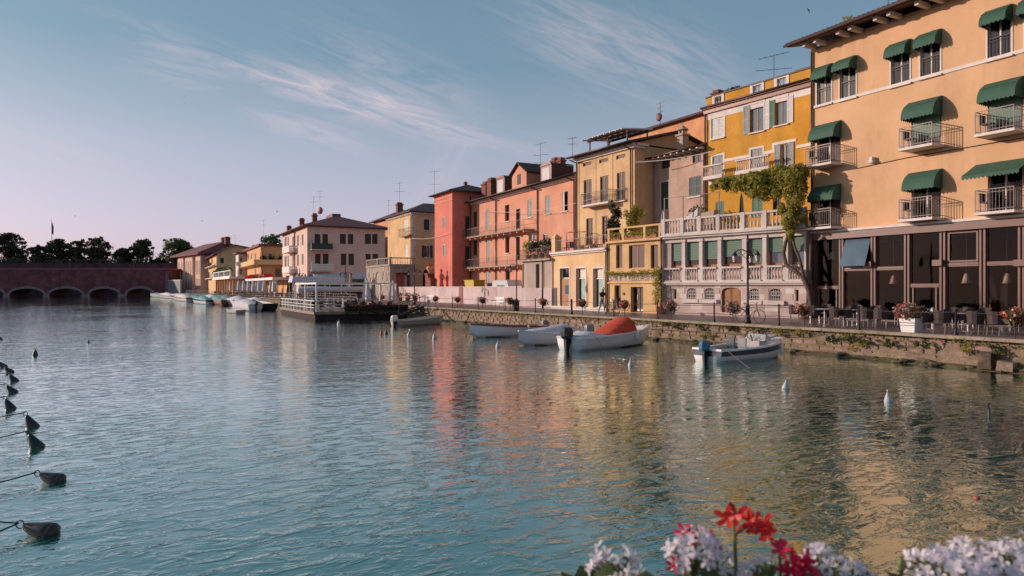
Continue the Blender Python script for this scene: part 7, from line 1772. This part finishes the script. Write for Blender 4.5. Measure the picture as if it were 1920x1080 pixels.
# pergola posts and beams
zP = hz(533, 66); P4 = [(.35,2.0),(.35,D_*.38),(.35,D_*.75),(W_-.5,2.0),(W_-.5,D_*.38),(W_-.5,D_*.75)]
P4 = [(.25,.3),(.25,5.2),(.25,10.2),(7.6,.3),(7.6,5.2),(7.6,10.2)]
for x, y in P4: MB().box(x-.065,x+.065,y-.065,y+.065,ZD,zP).build('pergola_post', M_white, PT)
for a, c in (((.25,.3),(7.6,.3)),((.25,5.2),(7.6,5.2)),((.25,10.2),(7.6,10.2)),((.25,.3),(.25,10.2)),((7.6,.3),(7.6,10.2))): MB().bar((*a,zP+.06),(*c,zP+.06),.10,.14).build('pergola_beam', M_white, PT)
MB().tube([(.4,9.6,zP-.5),(7.4,9.6,zP-.5)], .30, 10).build('rolled_awning', M_umb, PT, smooth=True)
# tables and chairs on it
rr = random.Random(77)
kk = 0
for i in range(3):
    for j in range(5):
        x, y = 1.6+i*2.5+rr.uniform(-.2,.2), 1.6+j*3.2+rr.uniform(-.3,.3); q = (X0+x, Y0+y, ZD)
        t = tag(empty('deck_table', q, rr.random()), 'square dark dining table on the floating restaurant terrace', 'table', 'tables of the floating terrace')
        MB().box(-.42,.42,-.42,.42,.70,.745).build('tabletop', M_cloth if (i+j) % 3 == 0 else M_wicker, t); MB().bar((0,0,0),(0,0,.7),.07).build('leg', M_metal, t); MB().box(-.25,.25,-.25,.25,0,.03).build('base', M_metal, t)
        for s, a in (((-.75),pi/2), (.75,-pi/2)):
            place_chair((q[0]+s, q[1]+rr.uniform(-.1,.1), ZD), a+pi*0+(pi if False else 0), 'dark wicker chair at a table on the floating restaurant terrace', 'chairs of the floating terrace')
closed_umbrella('folded_umbrella', 'large white folded umbrella in the middle of the floating terrace', (X0+5.4, Y0+2.4, ZD), 2.9, M_umb, .42); closed_umbrella('folded_umbrella', 'white folded umbrella toward the quay side of the floating terrace', (X0+7.9, Y0+2.2, ZD), 2.9, M_umb, .36)
for k, (x, y, rz, sh, lb_) in enumerate(((2.9,1.5,0,M_shirtw,'seated person in a white shirt at the near deck tables'),(4.6,4.6,pi,M_shirt,'seated person in a dark shirt at the second row of deck tables'),(6.7,1.7,pi*.9,M_shirtw,'seated person in pale clothes nearest the quay on the deck'))):
    J, E, R = body('table', 'sit', .06); person(lb_, (X0+x, Y0+y, ZD-.46), rz, J, E, R, {'mats':[sh, M_trous if k != 1 else M_card, M_skin, M_hair, M_black]})
# ------------------------------------------------------------------ gangway beside the deck
o = tag(empty('gangway', (21.6, 59.5, 0)), 'dark wooden boarding steps between floating terrace and quay wall', 'steps')
for s in (0, 1.4): MB().bar((-1.6,s,.25),(.9,s,1.15),.10,.22).build('stringer', M_metal, o)
for k in range(7): MB().box(-1.6+.36*k,-1.35+.36*k,.06,1.34,.30+.13*k,.34+.13*k).build('tread', M_deck, o)
for s in (0, 1.4):
    for t in (0, .5, 1): MB().bar((-1.6+2.5*t,s,.3+.85*t),(-1.6+2.5*t,s,1.3+.85*t),.05).build('rail_post', M_metal, o)
    MB().bar((-1.6,s,1.3),(.9,s,2.15),.05).build('handrail', M_metal, o)

# ------------------------------------------------------------------ far quay: railing, folded parasols, cafe front
mb = MB(); Y = 80.0; prev = None
while Y < 225:
    x = edgeX(Y)+.25; MB; mb.bar((x,Y,QZ),(x,Y,QZ+1.0),.07)
    if prev:
        for h in (.35,.68,1.0): mb.bar((prev[0],prev[1],QZ+h),(x,Y,QZ+h),.045)
    prev = (x, Y); Y += 2.6
tag(mb.build('far_railing', M_rail), 'dark metal railing along the far quay beyond the floating terrace', 'railing')
UX = [431.5,438,446.5,456,465,474,484.5,494,512]
for k, px in enumerate(UX):
    x_, y_ = ray(px); dd = 120.0
    for _ in range(40): dd = (edgeX(y_*dd)+2.6)/x_
    h = hz(526, dd)-QZ; closed_umbrella('folded_parasol', '%s white folded cafe parasol of the far row, counted from the left' % ORD[k], at(px, dd, QZ), h, M_umb if k < 8 else M_buoyl, .62, 'folded parasols of the far cafe')
rf = random.Random(41); kk = 0
for k in range(26):
    Y = 102+k*3.7; x = edgeX(Y)+1.4+(k % 2)*1.6
    t = tag(empty('cafe_table', (x, Y, QZ)), 'small dark cafe table along the far quay railing', 'table', 'tables of the far cafe')
    MB().box(-.5,.5,-.5,.5,.70,.75).build('tabletop', M_wicker if k % 3 else M_cloth, t); MB().bar((0,0,0),(0,0,.7),.08).build('leg', M_metal, t)
    for s in (-.8,.8): place_chair((x, Y+s, QZ), (pi if s < 0 else 0), 'small dark chair at the cafe tables along the far quay railing', 'chairs of the far cafe')
# cafe pavilion with white flat roof in front of the yellow gable house
p0, p1 = onX(404, 15.9), onX(436, 17.0)
b = Bld('cafe_pavilion', 'low cafe pavilion with white balustraded roof terrace before the yellow gable house', 'building', p0, p1); f = b.front(); H = f.zz(420, 524)
n = 7
for k in range(n+1): u = (b.L-.4)*k/n; f.add(MB().box(u,u+.4,0,.4,0,H), 'pillar', M_farorange)
b.add(MB().box(-.5,b.L+.8,-.8,7,H,H+.55), 'roof', M_white); b.add(MB().face([(0,2.5,0),(b.L,2.5,0),(b.L,2.5,H),(0,2.5,H)]), 'rear_wall', M_farorange); b.add(MB().face([(b.L,.4,0),(b.L,2.5,0),(b.L,2.5,H),(b.L,.4,H)]), 'end_wall', M_farorange)
balustrade(f, 0, b.L, H+.55, 1.5, 22, M_white, y=-.4, piers=(.2, b.L*.33, b.L*.66, b.L-.2), pw=.5, bw=1.6)
for k in range(3):
    o = tag(empty('roof_plant', on_b(b, f, 408+9*k, .8, H+.56)), 'leafy tub plant on the cafe pavilion roof, %s from the left' % ORD[k], 'plant', 'plants on the cafe roof'); MB().lathe([(.4,0),(.5,.8)], 8).build('pot', M_terra, o); MB().cloud((0,0,1.8), (1.4,1.2,1.0), 130, .5).build('foliage', M_leaf, o)
# second cafe roof in front of the orange house, with geraniums
p0, p1 = onX(464, 20.0), onX(516, 21.3)
b = Bld('cafe_veranda', 'white-roofed cafe veranda with red geraniums on top before the orange house', 'building', p0, p1); f = b.front(); H = f.zz(490, 526)
for k in range(7): u = (b.L-.4)*k/6; f.add(MB().box(u,u+.35,0,.35,0,H), 'pillar', M_trim)
b.add(MB().box(-.4,b.L+.4,-.6,3,H,H+.5), 'roof', M_white); b.add(MB().face([(0,2.2,0),(b.L,2.2,0),(b.L,2.2,H),(0,2.2,H)]), 'rear_wall', M_farorange)
g, a_ = MB(), MB(); g.cloud((b.L/2,-.3,H+.8), (b.L/2,.4,.45), 420, .4); flowers([a_], (b.L/2,-.4,H+.9), (b.L/2,.5,.5), 260, .35); stuff(b.add(g, 'roof_greenery', M_leaf)); stuff(b.add(a_, 'roof_blossoms', M_red))
# garden hedge, tent and awning before the cream apartment house
x0, y0 = 21.0, 112
o = tag(empty('garden_hedge', (24.0, 118, QZ)), 'clipped green hedge under the awning of the cream apartment house', 'hedge')
mb = MB()
for k in range(26): mb.cloud((rr.uniform(-1,13), rr.uniform(-1,1), rr.uniform(.6,3.4)), (1.2,.9,.9), 70, .35)
mb.build('foliage', M_leaf, o); MB().box(-1.5,13.5,-.4,.4,0,2.4).build('stems', M_leafd, o)
o = tag(empty('garden_tent', (19.6, 108, QZ), -.03), 'long white cafe canopy before the cream house', 'canopy')
MB().hexa([(-.5,-1,2.6),(8,-1,2.6),(8,3,2.6),(-.5,3,2.6),(-.3,-.6,3.5),(7.8,-.6,3.5),(7.8,2.6,3.5),(-.3,2.6,3.5)]).build('canvas', M_umb, o)
for x in (-.3, 2.5, 5.2, 7.8):
    for y in (-.8, 2.8): MB().bar((x,y,0),(x,y,2.6),.1).build('post', M_white, o)
for k, px in enumerate((656, 686)): closed_umbrella('folded_umbrella', 'tall beige folded parasol behind the floating terrace, %s one' % ('left' if k == 0 else 'right'), at(px, 104, QZ), hz(508 if k == 0 else 520, 104)-QZ, M_beigeu if k == 0 else M_umb, .5)
for k in range(10):
    x, y = 23+rr.uniform(-1,4), 86+k*1.9; o = tag(empty('bistro_table', (x, y, QZ)), 'round dark bistro table on the quay behind the floating terrace', 'table', 'bistro tables on the quay'); MB().lathe([(.4,.70),(.4,.74)], 10).build('tabletop', M_wicker, o); MB().bar((0,0,0),(0,0,.7),.07).build('leg', M_metal, o)
    for s in (-.75,.75): place_chair((x+s, y, QZ), pi/2 if s < 0 else -pi/2, 'dark wicker bistro chair on the quay behind the floating terrace', 'bistro chairs on the quay')
# shrubs in pots near the gatehouse, two parked scooters
def scooter(p, rz, label, m):
    o = tag(empty('scooter', p, rz), label, 'scooter')
    for x in (-.55,.6): MB().torus((x,0,.26), .20, .06, 14, 6, 'y').build('wheel', M_black, o)
    MB().hexa([(-.8,-.14,.35),(0,-.16,.30),(0,.16,.30),(-.8,.14,.35),(-.75,-.14,.75),(-.1,-.16,.72),(-.1,.16,.72),(-.75,.14,.75)]).box(-.1,.45,-.15,.15,.26,.33).hexa([(.35,-.2,.3),(.5,-.2,.3),(.5,.2,.3),(.35,.2,.3),(.28,-.18,.95),(.36,-.18,.98),(.36,.18,.98),(.28,.18,.95)]).build('body', m, o)
    MB().box(-.75,-.05,-.13,.13,.752,.83).build('seat', M_black, o); MB().tube([(.6,0,.26),(.33,0,1.0)], .03).tube([(.28,-.3,1.05),(.33,0,1.02),(.28,.3,1.05)], .02).build('handlebar', M_metal, o)
scooter(ground(702, 559), .3, 'grey scooter parked by the stone gatehouse wall', M_grey); scooter(ground(716, 560), .4, 'dark scooter parked nearer the gatehouse corner', M_card)
for k, (px, py) in enumerate(((750,564),(764,564.5),(778,566))):
    o = tag(empty('potted_shrub', ground(px, py)), '%s potted shrub at the end of the low wall' % ('Left','Middle','Right')[k].lower(), 'plant', 'potted shrubs by the low wall'); MB().lathe([(.3,0),(.38,.5)], 10).build('pot', M_terra, o); MB().cloud((0,0,.8), (.5,.5,.35), 110, .16).build('foliage', M_leaf if k != 1 else M_leafd, o); a_ = MB(); flowers([a_], (0,0,.85), (.5,.5,.35), 40, .12); a_.build('blossoms', M_orf, o)

# ------------------------------------------------------------------ forecourt: van, cars, skip, statues
def car(p, rz, label, m, L=4.0, W=1.65, H=1.45, van=False):
    o = tag(empty('van' if van else 'parked_car', p, rz), label, 'van' if van else 'car')
    pr = [(-L/2,.35),(-L/2,.8),(-L/2+.15,.95),(-L*.36,H*.95),(-L*.25,H),(L*.12,H),(L*.27,.98),(L/2-.1,.82),(L/2,.6),(L/2,.35)] if not van else [(-L/2,.35),(-L/2,1.0),(-L/2+.12,H*.93),(-L/2+.35,H),(L*.22,H),(L*.36,1.15),(L/2-.08,.95),(L/2,.6),(L/2,.35)]
    mb = MB(); n = len(pr); ys = [-W/2, -W/2+.12, W/2-.12, W/2]
    for y in ys:
        k = .0 if abs(y) < W/2-.05 else 1
        mb.v += [(x*(1-.03*k), y*(1 if z < 1.0 else .90), z-(.05*k if z > 1 else 0)) for x, z in pr]
    for j in range(3):
        for k in range(n): a, c = j*n+k, j*n+(k+1) % n; mb.f.append((a, c, c+n, a+n))
    mb.f.append(tuple(range(n))); mb.f.append(tuple(range(4*n-1, 3*n-1, -1))); mb.build('body', m, o, smooth=False)
    for sx in (-1, 1):
        for sy in (-1, 1):
            w_ = MB().torus((0,0,0), .24, .09, 14, 6, 'y').build('wheel', M_black, o, (sx*L*.31, sy*(W/2-.1), .32)); MB().tube([(0,-.08,0),(0,.08,0)], .17, 10).build('rim', M_alu, w_)
    for sy in (-1, 1):
        y = sy*W*.457; MB().hexa([(-L*.28,y,1.02),(L*.18,y,1.02),(L*.18,y+.012*sy,1.02),(-L*.28,y+.012*sy,1.02),(-L*.24,y*.96,H*.92),(L*.08,y*.96,H*.92),(L*.08,y*.96+.012*sy,H*.92),(-L*.24,y*.96+.012*sy,H*.92)]).build('side_window', M_glass, o)
    MB().face([(L*.265,-W*.42,1.03),(L*.265,W*.42,1.03),(L*.13,W*.38,H*.97),(L*.13,-W*.38,H*.97)]).build('windscreen', M_glass, o)
    for sy in (-1, 1): MB().ball((L/2-.06,sy*W*.36,.66), .10, .10, .07, 8, 4).build('headlight', M_lamp, o)
    return o
q = onX(955, 32.6); car((q.x, q.y, QZ), -pi/2, 'white van parked behind the low wall before the coral house', M_car, 4.9, 1.85, hz(525, depth(q))-QZ, True)
for k, (px, lb_, m, h) in enumerate(((824,'white car roof showing over the low wall by the red tower',M_car,1.95),(860,'grey-green car roof showing behind the gate pier',M_grey,1.95),(911,'dark car roof showing behind the yellow skip',M_card,1.9))):
    q = onX(px, 31.9); car((q.x, q.y, QZ), -pi/2, lb_.replace('behind the yellow skip','between yellow skip and white van'), m, 4.0, 1.65, h)
q = onX(890, 32.6); o = tag(empty('yellow_skip', (q.x, q.y, QZ), -pi/2), 'yellow container standing behind the low wall', 'container'); MB().hexa([(-1.0,-.6,.1),(1.0,-.6,.1),(1.0,.6,.1),(-1.0,.6,.1),(-1.25,-.7,2.55),(1.25,-.7,2.55),(1.25,.7,2.55),(-1.25,.7,2.55)]).build('body', M_yel, o); MB().box(-1.32,1.32,-.77,.77,2.552,2.64).build('rim', M_yel, o); MB().box(-.9,.9,-.5,.5,0,.098).build('feet', M_metal, o)
q = onX(827, 31.2); o = tag(empty('garden_statue', (q.x, q.y, QZ)), 'reddish garden statue on a pedestal beside the tower foot', 'statue')
MB().box(-.4,.4,-.4,.4,0,1.6).box(-.48,.48,-.48,.48,1.602,1.75).build('pedestal', M_lowwall, o); MB().lathe([(.30,1.75),(.34,2.0),(.24,2.5),(.22,2.8),(.34,3.1),(.30,3.35),(.12,3.5),(.11,3.6),(.19,3.75),(.17,3.95),(.04,4.05)], 10).tube([(.3,0,3.3),(.45,.1,2.9),(.25,.2,2.7)], .09).build('figure', M_tower, o, smooth=True)
for k, px in enumerate((806, 811)):
    q = onX(px, 31.6); o = tag(empty('gate_pillar', (q.x, q.y, QZ)), ('brick gate pillar topped by a round orange urn' if k == 0 else 'slimmer brick gate pillar right of the urn pillar'), 'pillar'); MB().box(-.45,.45,-.45,.45,0,3.4-.6*k).box(-.55,.55,-.55,.55,3.402-.6*k,3.6-.6*k).build('shaft', M_brickred, o)
    if k == 0: MB().lathe([(.2,3.6),(.12,3.75),(.42,4.1),(.45,4.35),(.3,4.5)], 12).build('urn', M_farorange, o, smooth=True); MB().cloud((0,0,4.7), (.45,.45,.3), 80, .18).build('urn_plant', M_orf, o)

# ------------------------------------------------------------------ overhead cables
def cab(a, c, sag, label, r=.022): rope(a, c, sag, label, M_trim, r)
def fpt(b, f, px, py, off=0.0):
    u, z = f.loc(px, py, -off); c_, n_ = cos(b.ang), sin(b.ang); return (b.p0.x+u*c_+off*n_, b.p0.y+u*n_-off*c_, b.z+z)
for n_, o_ in (('cream_cable', (fpt(CRM, CF, 1192, 304, .1), fpt(OCH, OF, 1340, 283, .3), .15, 'pale cable from the cream house to the ochre house', .03)), ('tower_cable', (fpt(COR, CRF, 773, 447, 2.5), fpt(COR, CRF, 847, 437, 2.6), .3, 'pale cable from the yellow quoined house to the tower', .03)), ('facade_cable', (fpt(COR, CRF, 905, 395, .3), fpt(CRM, CF, 1120, 370, .3), .6, 'thin dark cable across the coral facade', .02))): cab(*o_)

# ------------------------------------------------------------------ birds
def bird(px, py, d, s, label, a=0):
    o = tag(empty('bird', at(px, d, hz(py, d)), a), label, 'bird', 'swifts in the sky'); MB().lathe([(.01,-.10),(.03,-.06),(.035,0),(.03,.06),(.01,.10)], 6).build('body', M_buoy, o); 
    for sg in (1, -1): MB().hexa([(0,-.02,0),(.25*sg,.06,.10),(.26*sg,.08,.10),(0,.05,0),(0,-.02,.012),(.25*sg,.06,.108),(.26*sg,.08,.108),(0,.05,.012)]).build('wing', M_buoy, o)
    o.scale = (s,s,s)
bird(1517, 21, 34, .9, 'swift flying above the ochre house roof', .6); bird(520, 397, 90, 1.1, 'swift left of the cream apartment house antennas', 1.0); bird(379, 414, 120, 1.2, 'tiny swift above the pink palazzo', .3); bird(141, 405, 120, 1.2, 'tiny swift right of the flagpole', 2.0); bird(346, 194, 120, .7, 'single speck of a swift high in the left sky', 1.2)

# ------------------------------------------------------------------ geraniums in the foreground box
PLD = Vector((ST, CT, 0)); PLR = Vector((CT, -ST, 0))
def fg(px, py, d): return at(px, d, hz(py, d))
rg = random.Random(17)
o = GB = tag(empty('flower_trough', at(1500, 1.0, 2.05), -TH), 'geranium trough on the railing at the bottom right of the picture', 'flower trough')
MB().hexa([(-.42,-.09,.02),(.60,-.09,.02),(.60,.09,.02),(-.42,.09,.02),(-.45,-.11,.22),(.63,-.11,.22),(.63,.11,.22),(-.45,.11,.22)]).build('trough', M_terra, o)
MB().box(-.43,.61,-.095,.095,.221,.226).build('soil', M_bark, o)
def to_l(p): v = p-GB.location; return Vector((v.dot(PLR), v.dot(PLD), v.z))
pw, pr_, pm_, pg = MB(), MB(), MB(), MB()
def petal(mb, c, d, side, L, W, cup=.15):
    c = Vector(c); n = d.cross(side).normalized(); i = len(mb.v)
    for t, w_, z in ((0,.10,0),(.35,.36,.04),(.72,.50,.10),(1.0,.26,.12)):
        for s in (-1, 0, 1): mb.v.append(tuple(c+d*L*t+side*s*W*w_+n*(z*L*cup*4-(.10*L*cup if s == 0 else 0))))
    for k in range(3):
        for j in range(2): a = i+k*3+j; mb.f.append((a, a+1, a+4, a+3))
def blossom(mb, c, axis, s, n=5, ivy=True):
    axis = axis.normalized(); x = axis.orthogonal().normalized(); y = axis.cross(x); a0 = rg.uniform(0, 6)
    for k in range(n):
        a = a0+2*pi*k/n*(1 if not ivy else .96); d = (x*cos(a)+y*sin(a))*1.0+axis*rg.uniform(.1,.55); d.normalize(); side = axis.cross(d).normalized(); petal(mb, c, d, side, s*rg.uniform(.85,1.25), s*(.50 if mb is pw else .44))
def umbel(mb, c, R, n, s, stems, foot=None):
    for k in range(n):
        d = Vector((rg.gauss(0,1), rg.gauss(0,1), abs(rg.gauss(0,1))*.9-.1)).normalized(); p = Vector(c)+d*R*rg.uniform(.75,1.05); blossom(mb, p, d+Vector((0,-.3,.2)), s); stems.tube([c-Vector((0,0,R*.8)), Vector(c).lerp(p, .5), p], .0012, 4)
stems = MB()
for px, py, d, R, n in ((1300,1046,.98,.038,30),(1150,1078,1.0,.042,24),(1545,1082,.98,.042,26),(1592,1094,1.0,.034,14),(1440,1098,.95,.035,14),(1760,1082,.95,.042,32),(1830,1064,1.0,.042,32),(1898,1072,.96,.040,28),(1800,1100,.92,.045,24),(1955,1062,1.0,.045,22),(1340,1075,1.0,.04,20)):
    c = to_l(fg(px, py, d)); umbel(pw, c, R, int(n*1.35), .0118, stems); stems.tube([(c.x+rg.uniform(-.02,.02), c.y*.5, .22), (c.x, c.y, c.z-R*.6)], .003, 5)
# loose red blossoms: the tall one and its neighbours
c1 = to_l(fg(1372, 968, .97)); c2 = to_l(fg(1412, 985, .97)); c3 = to_l(fg(1462, 1028, .96)); c4 = to_l(fg(1502, 1056, .95)); c5 = to_l(fg(1283, 998, 1.0)); c6 = to_l(fg(1318, 1010, .99)); c7 = to_l(fg(1262, 1062, .97))
foot = Vector((c1.x+.004, c1.y, .22)); node = to_l(fg(1378, 1004, .97))
stems.tube([foot, (foot+node)/2+Vector((.003,0,0)), node], [.0035,.003,.0025], 6)
for c, m_, s, n in ((c1,pr_,.020,2),(c2,pr_,.020,2),(c2+Vector((.014,0,-.006)),pr_,.020,2),(c2+Vector((.024,0,-.012)),pr_,.015,1),(c3,pm_,.016,2),(c4,pm_,.019,4),(c4+Vector((-.012,0,-.012)),pm_,.018,3),(c5,pm_,.015,2),(c6,pm_,.017,3),(c6+Vector((.015,0,-.01)),pm_,.015,2),(c7,pm_,.012,2)):
    for k in range(n): blossom(m_, c+Vector((rg.uniform(-.006,.006),rg.uniform(-.006,.006),rg.uniform(-.006,.006))), Vector((rg.uniform(-.6,.6),-.6,rg.uniform(.2,.9))), s)
for c in (c1, c2): stems.tube([node, (node+c)/2+Vector((0,0,.004)), c], .0016, 5)
for c in (c3, c4, c5, c6): stems.tube([(c.x, c.y, .22), (c.x+.003, c.y, (c.z+.22)/2), c], .0022, 5)
k0 = to_l(fg(1690, 1062, .96)); stems.tube([(k0.x-.003, k0.y, .22), k0], .0026, 5); stems.lathe([(.002,-.012),(.005,-.004),(.006,.004),(.003,.012)], 8, k0)
for px in range(1090, 1920, 24): 
    c = to_l(fg(px, 1092+rg.uniform(-12,20), 1.0+rg.uniform(-.05,.05)))
    for k in range(3): pg.leaf(c+Vector((rg.uniform(-.02,.02),rg.uniform(-.02,.02),rg.uniform(-.03,.012))), .038, Vector((rg.gauss(0,.5),-.5,1)), 1.0)
pw.build('pale_blossoms', M_pinkf, GB); pr_.build('red_blossoms', M_red, GB); pm_.build('magenta_blossoms', M_mag, GB); stems.build('stems', M_stem, GB); pg.build('foliage', M_leaf, GB)
# the parapet it stands on, below the picture
mb = MB().box(-4, 4, -.16, .16, 0, 2.05); o = stru(mb.build('near_parapet', M_stone, None, (GB.location.x, GB.location.y, 0), -TH)); o.location.z = -.002
mb = MB().box(-4, 4, -4, -.17, 0, 1.1); stru(mb.build('near_bank', M_pave, None, (GB.location.x, GB.location.y, 0), -TH))
